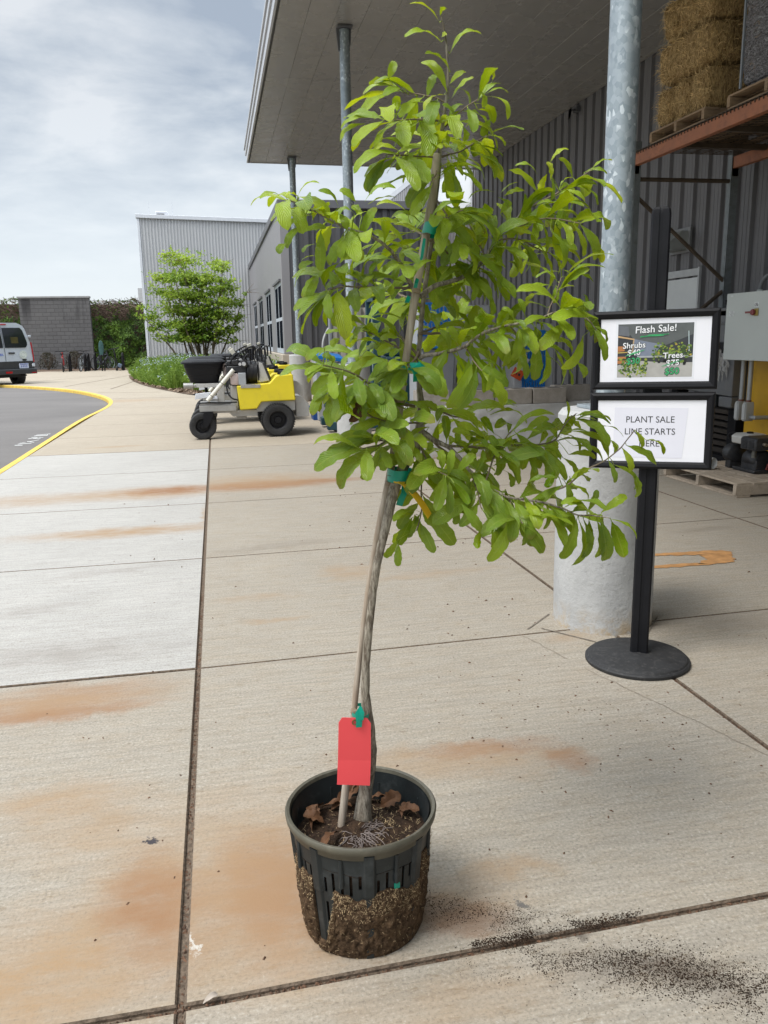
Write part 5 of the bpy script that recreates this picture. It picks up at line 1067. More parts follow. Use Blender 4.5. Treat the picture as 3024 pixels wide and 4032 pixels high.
# yellow power unit, its control cabinet, grey hopper
M_yel = mat('Machine_Yellow', (0.56, 0.315, 0.012), 0.45, var=0.12, scale=3, dirt=((0.30, 0.17, 0.02), 0.5))
yu = thing('compactor_power_unit', 'yellow steel power unit standing behind the engine pallet', 'machine', (5.0, 5.2, 0))
mb = MB(); mb.span((4.62, 4.3, 0.14), (5.3, 6.53, 1.40)); mb.build('housing', M_yel, yu, bevel=0.012)
mb = MB(); mb.span((4.60, 4.28, 0.0), (5.32, 6.54, 0.137)); mb.build('skid', M_blk, yu, bevel=0.006)
M_cab = mat('Cabinet_Grey', (0.47, 0.50, 0.475), 0.45, var=0.04, scale=3)
ec = thing('electrical_cabinet', 'pale grey electrical cabinet with a red rotary switch', 'electrical box', (4.45, 6.1, 1.2))
mb = MB(); mb.span((4.345, 5.72, 0.965), (4.60, 6.46, 1.50)); mb.build('box', M_cab, ec, bevel=0.006)
mb = MB(); mb.span((4.328, 5.71, 0.955), (4.343, 6.47, 1.51)); dr = mb.build('door', M_cab, ec, bevel=0.004)
mb = MB(); mb.lathe([(0.020, 0), (0.026, -0.012), (0.022, -0.022), (0.0, -0.024)], (4.318, 6.075, 1.345), 20, 'X'); mb.box((4.30, 6.115, 1.345), (0.014, 0.085, 0.016)); mb.build('rotary_switch', mat('Switch_Red', (0.20, 0.035, 0.035), 0.4), dr)
mb = MB(); mb.box((4.322, 6.055, 1.345), (0.008, 0.052, 0.058)); mb.build('switch_plate', mat('Switch_Yellow', (0.33, 0.24, 0.06), 0.4), dr, bevel=0.002)
for (y, z, w, h, k) in ((6.06, 1.405, 0.055, 0.040, 3), (6.385, 1.352, 0.075, 0.018, 2), (6.39, 1.328, 0.065, 0.017, 2), (6.40, 1.487, 0.030, 0.014, 0)):
    mb = MB(); mb.span((4.3262, y - w / 2, z - h / 2), (4.3275, y + w / 2, z + h / 2)); lb = mb.build('label_plate', mat('Label_White', (0.60, 0.62, 0.61), 0.4), dr)
    mb = MB()
    for q in range(k):
        zz = z + h * 0.25 - q * h * 0.5 / max(1, k - 1)
        for s in range(6):
            if (s * 7 + q * 3) % 5: mb.span((4.3250, y + w * (.40 - s * .135), zz - h * .07), (4.3258, y + w * (.40 - s * .135) - w * .10, zz + h * .07))
    if k: mb.build('label_print', M_ink, lb, smooth=0)
mb = MB()
for z in (1.44, 1.03): mb.span((4.32, 6.468, z - .02), (4.342, 6.485, z + .02))
mb.build('hinge', M_blk, dr)
mb = MB(); mb.lathe([(0.012, 0), (0.012, -0.005), (0, -0.006)], (4.328, 5.79, 1.02), 14, 'X'); mb.lathe([(0.014, 0), (0.014, -0.006), (0, -0.007)], (4.328, 5.735, 1.40), 14, 'X'); mb.build('lock', M_blk, dr)
M_cond = mat('Conduit_Grey', (0.30, 0.31, 0.31), 0.45, 0.4, var=0.08, scale=12)
for i, y in enumerate((6.36, 6.255)):
    o = thing('conduit', ('left grey conduit dropping from the cabinet to an elbow fitting', 'right grey conduit dropping from the cabinet to an elbow fitting')[i], 'conduit', (4.46, y, 0.6), group='conduits below the cabinet')
    mb = MB(); mb.tube([(4.46, y, 0.97), (4.46, y, 0.60)], 0.020, 14); mb.build('pipe', M_cond, o)
    mb = MB(); mb.tube([(4.46, y, 0.615), (4.46, y, 0.60)], 0.0225, 14); mb.build('coupling', mat('Red_Collar', (0.14, 0.05, 0.035), 0.5), o)
    mb = MB(); mb.prism([(u, w * 1.0) for u, w in [(y - .027, .45), (y - .02, .435), (y + .02, .435), (y + .027, .45), (y + .027, .57), (y + .018, .60), (y - .018, .60), (y - .027, .57)]], 4.42, 4.50, lambda u, w, d: Vector((d, u, w))); fb = mb.build('elbow_fitting', mat('Fitting_Grey', (0.33, 0.335, 0.325), 0.5), o, bevel=0.006)
    mb = MB(); mb.prism([(y - .020, .447), (y + .020, .447), (y + .021, .57), (y + .012, .59), (y - .012, .59), (y - .021, .57)], 4.413, 4.42, lambda u, w, d: Vector((d, u, w))); mb.build('cover', mat('Fitting_Grey2', (0.38, 0.385, 0.375), 0.45), fb, bevel=0.003)
    if i: mb = MB(); mb.tube([(4.47, y - .02, .47), (4.47, y - .085, .47), (4.62, y - .10, .47)], 0.018, 10); mb.build('stub', M_cond, o)
o = thing('flexible_conduit', 'grey flexible conduit arching out of the cabinet top', 'conduit', (4.46, 6.2, 1.5))
mb = MB(); mb.tube(smooth3([(4.46, 6.22, 1.50), (4.46, 6.21, 1.58), (4.47, 6.15, 1.645), (4.49, 6.05, 1.66), (4.52, 5.9, 1.62), (4.6, 5.8, 1.5)], 2), 0.017, 12); mb.build('hose', mat('Flex_Grey', (0.14, 0.145, 0.15), 0.5, bump=0.4, bscale=200), o)
mb = MB(); mb.tube([(4.46, 6.22, 1.50), (4.46, 6.22, 1.53)], 0.024, 8); mb.build('gland', M_cab, o)
M_hop = mat('Hopper_Grey', (0.125, 0.128, 0.132), 0.55, 0.1, var=0.15, scale=3, dirt=((0.20, 0.18, 0.16), 0.4))
hp = thing('compactor_hopper', 'dark grey steel compactor hopper draped with torn plastic film', 'machine', (4.9, 7.0, 0))
mb = MB(); mb.prism([(6.56, 0.62), (7.9, 0.66), (7.9, 1.37), (6.56, 1.33)], 4.50, 5.25, lambda u, w, d: Vector((d, u, w))); mb.prism([(6.56, 0.52), (6.75, 0.52), (6.75, 0.615), (6.56, 0.615)], 4.5, 5.2, lambda u, w, d: Vector((d, u, w))); mb.build('body', M_hop, hp, bevel=0.008)
mb = MB(); mb.span((4.485, 6.55, 1.26), (4.498, 7.9, 1.275)); mb.span((4.47, 6.55, 1.375), (5.28, 7.92, 1.40)); mb.build('rim', M_hop, hp, bevel=0.004)
mb = MB(); mb.span((4.47, 6.66, 1.035), (4.50, 7.3, 1.10)); mb.span((4.455, 6.75, 1.05), (4.47, 7.2, 1.07)); mb.build('latch_bar', M_blk, hp, bevel=0.004)
mb = MB(); mb.span((4.493, 6.60, 1.195), (4.499, 6.70, 1.235)); mb.build('warning_sticker', mat('Sticker_Yellow', (0.42, 0.40, 0.05), 0.5), hp)
n_ = NT('Torn_Film'); n_.base((0.42, 0.41, 0.39), 0.3, 0, 0.5); n_.b.inputs['Alpha'].default_value = 0.45; M_film = n_.m
mb = MB(); mb.grid(lambda u, v: Vector((4.478 - 0.02 * noise.noise(Vector((u * 6, v * 8, 1))), 6.80 - 0.16 * u + 0.05 * math.sin(v * 5) + .03 * noise.noise(Vector((u * 3, v * 6, 0))), 1.06 - 0.32 * v * (0.5 + 0.5 * math.sin(u * 9 + 1) ** 2))), 14, 18); mb.build('torn_film', M_film, hp, smooth=80)
mb = MB(); mb.span((4.55, 6.6, 0.0), (5.2, 7.8, 0.06)); mb.span((4.60, 6.62, 0.06), (4.72, 6.74, 0.5)); mb.span((4.60, 7.6, 0.06), (4.72, 7.72, 0.62)); mb.span((5.0, 6.62, .06), (5.12, 6.74, .5)); mb.build('frame_leg', M_blk, hp, bevel=0.005)
for k in range(7):
    mb = MB(); mb.box((4.75, 7.45, 0.08 + k * .062), (0.12, 1.5, .04), rz=R(2 * (k % 3 - 1))); o = mb.build('timber_plank', mat('Dark_Timber', (0.045, 0.036, 0.028), 0.9, var=0.4, bump=0.4), bevel=0.003); tag(o, 'dark timber plank in the pile beneath the grey hopper', 'plank', 'planks piled under the hopper')
# engine on its pallet
pallet('weathered grey pallet on the ground carrying the small engine', 3.66, 4.58, 5.20, 6.20, 0.0, M_gwood, nb=7, jitter=0.012)
en = thing('small_engine', 'worn black petrol engine with a white fuel tank, sitting on a pallet', 'engine', (4.15, 5.7, 0.115))
EZ = 0.113
M_eng = mat('Engine_Black', (0.030, 0.031, 0.034), 0.5, 0.2, var=0.4, scale=18, dirt=((0.10, 0.07, 0.05), 0.5), bump=0.3)
M_alu = mat('Dirty_Aluminium', (0.13, 0.125, 0.11), 0.5, 0.5, var=0.4, scale=22)
mb = MB(); mb.span((3.98, 5.45, EZ), (4.30, 5.80, EZ + .04)); mb.lathe([(0.0, -.11), (.10, -.11), (.115, -.09), (.115, .09), (.10, .11), (0, .11)], (4.12, 5.60, EZ + .16), 20, 'Y'); mb.span((4.02, 5.48, EZ + .03), (4.24, 5.72, EZ + .16)); mb.build('crankcase', M_eng, en, bevel=0.008)
mb = MB(); mb.lathe([(0.0, 0), (.085, 0), (.125, .02), (.135, .07), (.13, .11), (0, .11)], (4.08, 5.83, EZ + .19), 28, 'Y'); mb.span((3.99, 5.85, EZ), (4.17, 5.93, EZ + .16)); mb.build('blower_housing', M_eng, en, bevel=0.006)
mb = MB(); mb.prism([(3.93, .315), (4.26, .33), (4.27, .46), (4.24, .475), (3.95, .475), (3.925, .45)], 5.38, 5.62, lambda u, w, d: Vector((u, d, EZ + w - .02))); mf = mb.build('muffler_guard', M_eng, en, bevel=0.014, seg=3)
mb = MB()
for k in range(7):
    for y0 in (5.41, 5.51): mb.span((3.921, y0, EZ + .318 + k * .018), (3.9265, y0 + .075, EZ + .326 + k * .018))
mb.build('louvre', M_black, mf)
mb = MB(); mb.tube([(4.02, 5.385, EZ + .38), (4.02, 5.35, EZ + .372)], [.024, .02], 12); mb.build('exhaust_tip', mat('Exhaust_Steel', (0.40, 0.34, 0.26), 0.35, 0.8), mf)
mb = MB(); mb.prism([(3.98, .345), (4.26, .345), (4.27, .44), (4.20, .475), (4.02, .475), (3.97, .44)], 5.63, 5.84, lambda u, w, d: Vector((u, d, EZ + w - .01))); tk = mb.build('fuel_tank', mat('Tank_White', (0.44, 0.43, 0.40), 0.45, var=0.1), en, bevel=0.018, seg=3)
mb = MB(); mb.lathe([(0.032, 0), (0.034, .012), (.028, .02), (0, .02)], (4.10, 5.72, EZ + .465), 16); mb.build('fuel_cap', M_blk, tk)
mb = MB(); mb.span((4.13, 5.34, EZ + .13), (4.30, 5.46, EZ + .27)); mb.lathe([(0, 0), (.05, 0), (.055, .03), (.05, .06), (0, .06)], (4.16, 5.36, EZ + .21), 16, 'Y'); mb.tube([(3.98, 5.47, EZ + .30), (3.98, 5.47, EZ + .20)], .022, 10); mb.build('carburettor', M_alu, en, bevel=0.004)
mb = MB(); mb.tube(smooth3([(4.0, 5.87, EZ + .36), (3.98, 5.90, EZ + .42), (4.0, 5.86, EZ + .47), (4.05, 5.80, EZ + .44), (4.05, 5.79, EZ + .38)], 2), .012, 8); mb.build('fuel_hose', M_blk, en)
mb = MB(); mb.box((4.16, 5.42, EZ + .075), (.14, .02, .09), ry=.3); mb.build('oil_sump', mat('Engine_Red', (0.16, 0.02, 0.015), 0.5), en, bevel=0.004)
en.scale = (.80, .80, .62)
mb = MB(); mb.lathe([(.045, 0), (.046, .20)], (0, 0, 0), 22); mb.lathe([(.043, 0), (.043, .20)], (0, 0, 0), 22)
rot = Matrix.Rotation(R(90), 3, 'Y'); rz_ = Matrix.Rotation(R(-75), 3, 'Z')
mb.v = [rz_ @ (rot @ v) + Vector((3.80, 5.98, 0.163)) for v in mb.v]
bk_ = mb.build('plastic_bucket', mat('Bucket_White', (0.62, 0.62, 0.60), 0.45), smooth=40); tag(bk_, 'white plastic tub with a blue band lying on the weathered pallet', 'tub')
mb = MB(); mb.lathe([(.0468, .07), (.0470, .095)], (0, 0, 0), 22); mb.v = [rz_ @ (rot @ v) + Vector((3.80, 5.98, 0.163)) for v in mb.v]; b2 = mb.build('blue_band', mat('Band_Blue', (0.03, 0.04, 0.30), 0.4), smooth=40); b2.parent = bk_
bt = thing('white_bottle', 'small white bottle standing behind the engine by the notice frame', 'bottle', (4.42, 6.9, 0.5))
mb = MB(); mb.lathe([(0, 0), (.028, 0), (.028, .12), (.020, .14), (.020, .16), (0, .16)], (4.42, 6.86, .46), 16); mb.build('bottle_body', mat('Bottle_White', (0.62, 0.63, 0.63), 0.4), bt, smooth=30)
mb = MB(); mb.span((4.36, 6.80, 0.40), (4.50, 6.92, 0.455)); mb.build('stand_bracket', M_blk, bt)

# ================================================================== under the canopy, behind the tree
n_ = NT('Block_Concrete'); k = n_.noise(12, 6, 0.7); fi = n_.noise(90, 4, 0.7); c = n_.mix(n_.rng(k, 0.3, 0.7), (0.23, 0.205, 0.175), (0.33, 0.30, 0.265)); c = n_.mix(n_.rng(fi, .3, .45, .4, 0), c, (.14, .12, .1)); n_.base(c, .9, 0, .2); n_.bump(n_.math('ADD', fi, k), .7, .005); M_cmu = n_.m
bar = thing('concrete_barrier', 'long chipped concrete barrier block behind the nearest pier', 'barrier', (2.9, 8.0, 0))
mb = MB()
def bpt(u, v):
    x = 1.83 + 2.3 * u; ch = 0.014 * max(0, noise.noise(Vector((x * 5, v * 6, 0))) + .15) if v > .55 else 0
    return Vector((x, 7.80 + ch + .004 * noise.noise(Vector((x * 14, v * 9, 3))), 0.505 * v))
mb.grid(bpt, 90, 24); mb.grid(lambda u, v: Vector((1.83 + 2.3 * u, lerp(bpt(u, 1).y, 8.2, v), .505 + .003 * noise.noise(Vector((u * 30, v * 8, 0))))), 90, 8)
mb.grid(lambda u, v: Vector((1.83, lerp(7.8 + .0, 8.2, u), .505 * v)), 4, 4); mb.build('block_body', M_col, bar, smooth=50)
mb = MB(); mb.span((2.0, 7.92, .5055), (2.04, 8.1, .515)); mb.build('lifting_eye', M_galv, bar)
def cmu(x0, x1, y0, z0, lab, chip=False, dep=0.20, h=0.155):
    t = thing('concrete_block', lab, 'block', ((x0 + x1) / 2, y0 + dep / 2, z0), group='concrete blocks lined up on the barrier')
    mb = MB()
    if chip: mb.prism([(x0, z0), (x1, z0), (x1, z0 + .09), (x1 - .05, z0 + .12), (x1 - .075, z0 + h), (x0 + .06, z0 + h), (x0 + .035, z0 + h - .015), (x0, z0 + h - .03)], y0, y0 + dep)
    else: mb.span((x0, y0, z0), (x1, y0 + dep, z0 + h))
    b = mb.build('block_shell', M_cmu, t, bevel=0.005)
    mb = MB()
    for q in (.25, .70): mb.span((lerp(x0, x1, q) - .055, y0 + .045, z0 + h - .02), (lerp(x0, x1, q) + .055, y0 + dep - .045, z0 + h + .0015))
    mb.build('core_hole', M_black, t, smooth=0)
cmu(1.96, 2.30, 8.03, .507, 'concrete block at the left end, set back on the barrier', dep=.16)
cmu(2.345, 2.725, 7.86, .507, 'concrete block second from the left, half hidden by leaves')
cmu(2.735, 3.125, 7.86, .507, 'plain square concrete block left of the broken cornered one')
cmu(3.14, 3.50, 7.86, .507, 'concrete block with both top corners broken off')
cmu(3.46, 3.86, 8.068, .507, 'concrete block turned endwise at the right end of the row', dep=.13, h=.165)
M_cabw = mat('White_Enamel', (0.46, 0.475, 0.50), 0.45, var=0.05, scale=3, dirt=((0.33, .32, .31), .4))
M_blue = mat('Blue_Plastic', (0.008, 0.16, 0.50), 0.4, var=0.15, scale=6)
M_blued = mat('Blue_Plastic_Dark', (0.006, 0.07, 0.30), 0.45, var=0.15)
c1 = thing('white_cabinet', 'larger white equipment cabinet behind the barrier, mostly hidden by leaves', 'cabinet', (3.0, 10.2, 0), group='white cabinets behind the barrier')
mb = MB(); mb.span((2.46, 10.0, 0.05), (3.40, 10.5, 1.57)); mb.build('housing', M_cabw, c1, bevel=0.02)
mb = MB(); mb.span((2.80, 9.985, .60), (3.33, 9.998, 1.50)); dd = mb.build('front_panel', mat('White_Enamel2', (0.50, .515, .54), .4, var=.04), c1, bevel=0.004)
mb = MB()
for x in (2.86, 3.10): mb.lathe([(.022, 0), (.03, -.008), (.022, -.012), (.012, -.006)], (x, 9.985, 1.43), 14, 'Y')
for x in (3.00, 3.10): mb.lathe([(.016, 0), (.014, -.03), (0, -.03)], (x, 9.985, .90), 12, 'Y')
mb.build('fitting', M_galv, dd)
mb = MB(); mb.span((2.95, 9.98, .62), (3.18, 9.992, .84)); mb.build('service_hatch', M_black, dd)
for (x, z0, z1, lab) in ((2.47, 1.25, 1.60, 'blue slotted crate standing on edge against the larger white cabinet'),):
    cr_ = thing('slotted_crate', lab, 'crate', (x + .2, 9.9, z0))
    mb = MB()
    for k in range(8): mb.span((x + k * .05, 9.88, z0), (x + k * .05 + .028, 9.90, z1))
    for z in (z0, z0 + .11, z0 + .22, z1 - .02): mb.span((x - .01, 9.876, z), (x + .39, 9.904, z + .022))
    mb.build('slotted_side', M_blue, cr_, smooth=0)
    mb = MB(); mb.span((x - .02, 9.91, z0 - .05), (x + .40, 9.995, z0 - .02)); mb.build('crate_rim', M_blue, cr_, bevel=.004)
o = thing('blue_lid_bin', 'grey bin with a bright blue lid behind the stake', 'bin', (2.62, 9.7, 0))
mb = MB(); mb.add([(2.42, 9.55, .0), (2.76, 9.55, .0), (2.76, 9.84, .0), (2.42, 9.84, .0), (2.38, 9.5, 1.05), (2.80, 9.5, 1.05), (2.80, 9.86, 1.05), (2.38, 9.86, 1.05)], [(3, 2, 1, 0), (0, 1, 5, 4), (1, 2, 6, 5), (2, 3, 7, 6), (3, 0, 4, 7), (4, 5, 6, 7)]); mb.build('bin_body', mat('Bin_Grey', (.21, .22, .24), .5, var=.1), o, bevel=.015)
mb = MB(); mb.span((2.36, 9.47, 1.055), (2.82, 9.87, 1.10)); mb.span((2.40, 9.50, 1.10), (2.78, 9.84, 1.13)); mb.build('lid', M_blue, o, bevel=.012)
c2 = thing('white_cabinet', 'white cabinet with a blue slotted door, red and white tag hanging at its left', 'cabinet', (3.95, 10.2, 0), group='white cabinets behind the barrier')
mb = MB(); mb.span((3.72, 10.0, .05), (4.26, 10.45, 1.33)); mb.build('housing', M_cabw, c2, bevel=.015)
mb = MB()
for k in range(9): mb.span((3.83 + k * .036, 9.975, .45), (3.83 + k * .036 + .022, 9.995, 1.24))
for k in range(9):
    for s in (0, 1): mb.span((3.83 + (k + s) * .036 - .014 * (s == 1) + .0 - .001, 9.977, .50 + ((k * 3) % 4) * .03), (3.83 + (k + s) * .036 + .001, 9.993, .53 + ((k * 3) % 4) * .03)) if k < 8 else None
for z in (.45, .62, .80, .98, 1.12): mb.span((3.82, 9.974, z), (4.14, 9.996, z + .035))
mb.span((3.82, 9.974, 1.13), (4.14, 9.996, 1.25)); db = mb.build('slotted_door', M_blue, c2, smooth=0)
mb = MB(); mb.span((3.90, 9.968, 1.17), (4.06, 9.973, 1.235)); s_ = mb.build('sticker', mat('Sticker_White', (.55, .55, .55), .4), db, smooth=0)
mb = MB(); mb.span((3.905, 9.964, 1.205), (3.96, 9.967, 1.225)); mb.span((3.99, 9.964, 1.205), (4.05, 9.967, 1.225)); mb.build('sticker_print', mat('Sticker_Red', (.42, .06, .03), .4), s_, smooth=0)
tg2 = thing('warning_tag', 'white and orange red warning tag hanging askew on the white cabinet', 'tag', (3.75, 9.93, .8))
mb = MB(); mb.box((3.80, 9.93, .83), (.135, .004, .20), ry=R(28)); mb.build('tag_card', mat('Tag_White', (.48, .48, .50), .5), tg2)
mb = MB(); mb.box((3.80 - .115 * math.sin(R(28)) + .0, 9.928, .83 - .135 * math.cos(R(28))), (.15, .006, .125), ry=R(28)); oc = mb.build('tag_stub', mat('Tag_Orange', (.62, .085, .02), .5), tg2)
mb = MB(); mb.box((3.765, 9.924, .70), (.03, .002, .03), ry=R(28)); [mb.box((3.735 + q * .0, 9.924, .73 - q * .012), (.06, .002, .007), ry=R(-62)) for q in range(2)]; mb.build('tag_print', M_ink, oc, smooth=0)
# teal pallet stacker behind the middle pier
M_teal = mat('Teal_Paint', (0.012, 0.055, 0.075), 0.45, var=0.2, scale=5, dirt=((.03, .05, .055), .5))
ps = thing('pallet_stacker', 'dark teal pallet stacker with twin fork legs behind the middle pier', 'lift truck', (2.0, 10.9, 0))
mb = MB(); mb.span((2.18, 10.7, .10), (2.62, 11.15, .95)); mb.span((2.22, 10.72, .95), (2.58, 11.1, 1.06)); mb.build('body', M_teal, ps, bevel=.03)
mb = MB()
for y in (10.66, 11.12): mb.span((2.02, y, .05), (2.12, y + .07, 1.72))
mb.span((2.03, 10.66, 1.66), (2.11, 11.19, 1.73)); mb.span((2.03, 10.66, .9), (2.11, 11.19, .97)); mb.build('mast', M_teal, ps, bevel=.006)
mb = MB(); mb.tube([(2.07, 10.9, .1), (2.07, 10.9, 1.6)], .025, 10); mb.build('lift_cylinder', M_galv, ps)
for y in (10.42, 11.08):
    mb = MB(); mb.span((1.36, y, .03), (2.2, y + .16, .14)); mb.build('leg', M_teal, ps, bevel=.012)
    mb = MB(); mb.lathe([(0, -.05), (.045, -.05), (.045, .05), (0, .05)], (1.48, y + .08, .045), 16, 'Y'); mb.build('roller', M_rub, ps)
mb = MB(); mb.span((1.40, 10.62, .28), (2.05, 10.72, .32)); mb.span((1.40, 11.0, .28), (2.05, 11.1, .32)); mb.span((1.98, 10.55, .25), (2.02, 11.18, .7)); mb.tube([(1.42, 10.66, .30), (1.42, 10.66, .78)], .02, 8); mb.tube([(1.42, 11.05, .30), (1.42, 11.05, .70)], .02, 8); mb.build('fork_carriage', M_teal, ps, bevel=.004)
mb = MB(); mb.tube([(2.55, 10.9, 1.05), (2.66, 10.9, 1.28)], .02, 8); mb.tube([(2.66, 10.75, 1.28), (2.66, 11.05, 1.28)], .018, 8); mb.build('tiller', M_blk, ps)
ln_ = thing('corrugated_panel', 'cream corrugated panel propped up behind the middle post', 'panel', (2.0, 13, .0))
mb = MB(); corrugated(mb, (1.80, 13.0), (2.42, 13.0), .75, 1.66, (0, -1), [(0, 0), (.06, .05), (.62, .05), (.68, 0), (.97, 0)], .13); mb.build('sheet', mat('Cream_Panel', (.47, .44, .39), .55, var=.06), ln_, smooth=0)
mb = MB(); mb.span((1.78, 13.0, 0.0), (2.44, 13.2, .75)); mb.span((1.76, 12.93, .70), (1.80, 13.1, 1.67)); mb.span((2.40, 12.93, .70), (2.46, 13.1, 1.67)); mb.build('stand', mat('Grey_Stand', (.25, .26, .28), .5), ln_, bevel=.006)
mb = MB(); mb.tube(smooth3([(1.75, 12.95, 1.35), (1.66, 12.93, 1.2), (1.64, 12.93, 1.02), (1.68, 12.95, .92)], 2), .02, 8); mb.build('hose', mat('Pale_Hose', (.42, .42, .42), .5), ln_)
bb = thing('recycling_bin', 'pale grey bin with a blue lid left of the middle post', 'bin', (1.55, 12.2, 0))
mb = MB(); mb.add([(1.43, 12.0, .0), (1.72, 12.0, .0), (1.72, 12.4, .0), (1.43, 12.4, .0), (1.40, 11.95, .90), (1.80, 11.95, .84), (1.80, 12.42, .84), (1.40, 12.42, .90)], [(3, 2, 1, 0), (0, 1, 5, 4), (1, 2, 6, 5), (2, 3, 7, 6), (3, 0, 4, 7), (4, 5, 6, 7)]); mb.build('bin_body', mat('Bin_Pale', (.38, .40, .44), .5, var=.08), bb, bevel=.012)
mb = MB(); mb.add([(1.38, 11.92, .91), (1.83, 11.92, .85), (1.83, 12.45, .85), (1.38, 12.45, .91), (1.38, 11.92, .97), (1.83, 11.92, .90), (1.83, 12.45, .96), (1.38, 12.45, 1.03)], [(3, 2, 1, 0), (0, 1, 5, 4), (1, 2, 6, 5), (2, 3, 7, 6), (3, 0, 4, 7), (4, 5, 6, 7)]); mb.build('lid', M_blue, bb, bevel=.008)
mb = MB(); mb.span((1.60, 11.93, .5), (1.76, 11.975, .75)); mb.build('front_pocket', M_blued, bb, bevel=.01)
to = thing('blue_tote', 'small dark blue tote on the ground by the fork legs', 'tote', (1.45, 12.3, 0))
mb = MB(); mb.add([(1.37, 12.14, .0), (1.56, 12.14, .0), (1.56, 12.42, .0), (1.37, 12.42, .0), (1.35, 12.12, .17), (1.58, 12.12, .17), (1.58, 12.44, .17), (1.35, 12.44, .17)], [(3, 2, 1, 0), (0, 1, 5, 4), (1, 2, 6, 5), (2, 3, 7, 6), (3, 0, 4, 7), (4, 5, 6, 7)]); mb.build('tote_body', M_blued, to, bevel=.006)
mb = MB(); mb.span((1.335, 12.10, .172), (1.595, 12.46, .195)); mb.build('tote_lid', M_blued, to, bevel=.004)

# ================================================================== three ride-on spreader sprayers
M_ytank = mat('Yellow_Tank', (0.76, 0.62, 0.028), 0.42, var=0.05, scale=3, dirt=((.55, .42, .06), .35), spec=.4)
M_tyre = mat('Tyre_Rubber', (0.022, 0.022, 0.023), 0.8, var=.3, scale=30, dirt=((.085, .08, .072), .55), bump=.3, bscale=70)
M_hopb = mat('Hopper_Black', (0.009, 0.009, 0.011), 0.5, var=.15, scale=8, bump=.06, bscale=40, spec=.25)
M_metal = mat('Bare_Steel_Plate', (0.40, 0.39, 0.37), 0.45, 0.5, var=.12, scale=6, dirt=((.24, .22, .19), .5))
M_palem = mat('Pale_Grey_Paint', (0.46, 0.45, 0.43), 0.5, .1, var=.08, scale=6, dirt=((.30, .27, .22), .4))
M_hose = mat('Black_Hose', (0.015, 0.015, 0.017), .4, var=.1)
M_pvc = mat('PVC_Cream', (0.62, .60, .53), .4, var=.05)
M_jug = mat('Jug_Pinkish', (0.62, .50, .46), .45, var=.08, scale=9)
K = 1.317e-3
def ux(cx): return (cx - 355) * K
def uz(cy): return (1138 - cy) * K
sp_ = thing('spreader_sprayer', 'nearest yellow ride on spreader sprayer with a black hopper', 'sprayer', (-0.213, 10.25, 0), group='ride on spreader sprayers parked in a row')
def wheel(t, x, y, r, w, tread):
    mb = MB(); rr = r * .55
    mb.lathe([(rr, -w * .42), (r * .80, -w / 2), (r * .94, -w * .46), (r, -w * .30), (r, w * .30), (r * .94, w * .46), (r * .80, w / 2), (rr, w * .42)], (x, y, r), 40, 'Y')
    if tread:
        for k in range(44):
            a = 2 * math.pi * k / 44
            for sy, off in ((-w * .25, 0), (w * .25, .07)):
                c = Vector((x + (r + .001) * math.cos(a + off), y + sy, r + (r + .001) * math.sin(a + off))); mb.box(c, (.012, w * .46, .015), ry=-(a + off))
    ty = mb.build('tyre', M_tyre, t, world=False, smooth=35)
    mb = MB(); mb.lathe([(rr + .004, -w * .40), (rr * .92, -w * .36), (rr * .85, -w * .18), (rr * .45, -w * .20), (rr * .38, -w * .30), (0, -w * .30)], (x, y, r), 28, 'Y'); mb.lathe([(rr + .004, w * .40), (rr * .85, w * .2), (0, w * .2)], (x, y, r), 28, 'Y')
    for k in range(5): a = 2 * math.pi * k / 5; mb.lathe([(.007, -.012), (.007, 0)], (x + rr * .62 * math.cos(a), y - w * .20, r + rr * .62 * math.sin(a)), 8, 'Y', True)
    mb.build('rim', M_hopb, ty, world=False)
for y in (.02, .70):
    wheel(sp_, 0.0, y + .02, .166, .15, False); wheel(sp_, ux(1058), y + .06, .206, .21, True)
    mb = MB(); mb.prism([(ux(365), uz(890)), (ux(460), uz(890)), (ux(440), uz(960)), (ux(385), uz(1030)), (ux(358), uz(1030))], y - .075, y - .065); mb.prism([(ux(365), uz(890)), (ux(460), uz(890)), (ux(440), uz(960)), (ux(385), uz(1030)), (ux(358), uz(1030))], y + .105, y + .115); mb.tube([(0, y - .08, .166), (0, y + .12, .166)], .012, 8); mb.span((ux(370), y - .07, uz(900)), (ux(455), y + .11, uz(885))); mb.build('caster_fork', M_blk, sp_, world=False, smooth=0)
for y, nm in ((0.0, 0), (.62, 1)):
    mb = MB(); mb.prism([(ux(685), uz(650)), (ux(990), uz(632)), (ux(1060), uz(562)), (ux(1215), uz(555)), (ux(1232), uz(800)), (ux(910), uz(806)), (ux(865), uz(870)), (ux(705), uz(876))][::-1], y + .02, y + .24); tk = mb.build('spray_tank', M_ytank, sp_, world=False, bevel=.014, seg=3)
    mb = MB(); mb.lathe([(.07, uz(555)), (.072, uz(540)), (.062, uz(522)), (0, uz(518))], (ux(1128), y + .13, 0), 24); mb.build('tank_cap', M_hopb, tk, world=False)
    mb = MB(); mb.span((ux(722), y + .012, uz(672)), (ux(905), y + .06, uz(640))); mb.build('tank_bracket', M_metal, tk, world=False, bevel=.002)
    mb = MB(); mb.span((ux(332), y + .0, uz(880)), (ux(672), y + .24, uz(826))); mb.build('footboard', M_metal, sp_, world=False, bevel=.004)
mb = MB(); mb.prism([(ux(585), uz(880)), (ux(870), uz(880)), (ux(870), uz(940)), (ux(640), uz(940))], .1, .75); mb.span((ux(860), .08, uz(900)), (ux(1230), .78, uz(805))); mb.span((ux(440), .06, uz(900)), (ux(700), .80, uz(882))); mb.box((ux(720), .35, uz(962)), (.13, .2, .03)); mb.build('chassis', M_palem, sp_, world=False, bevel=.004)
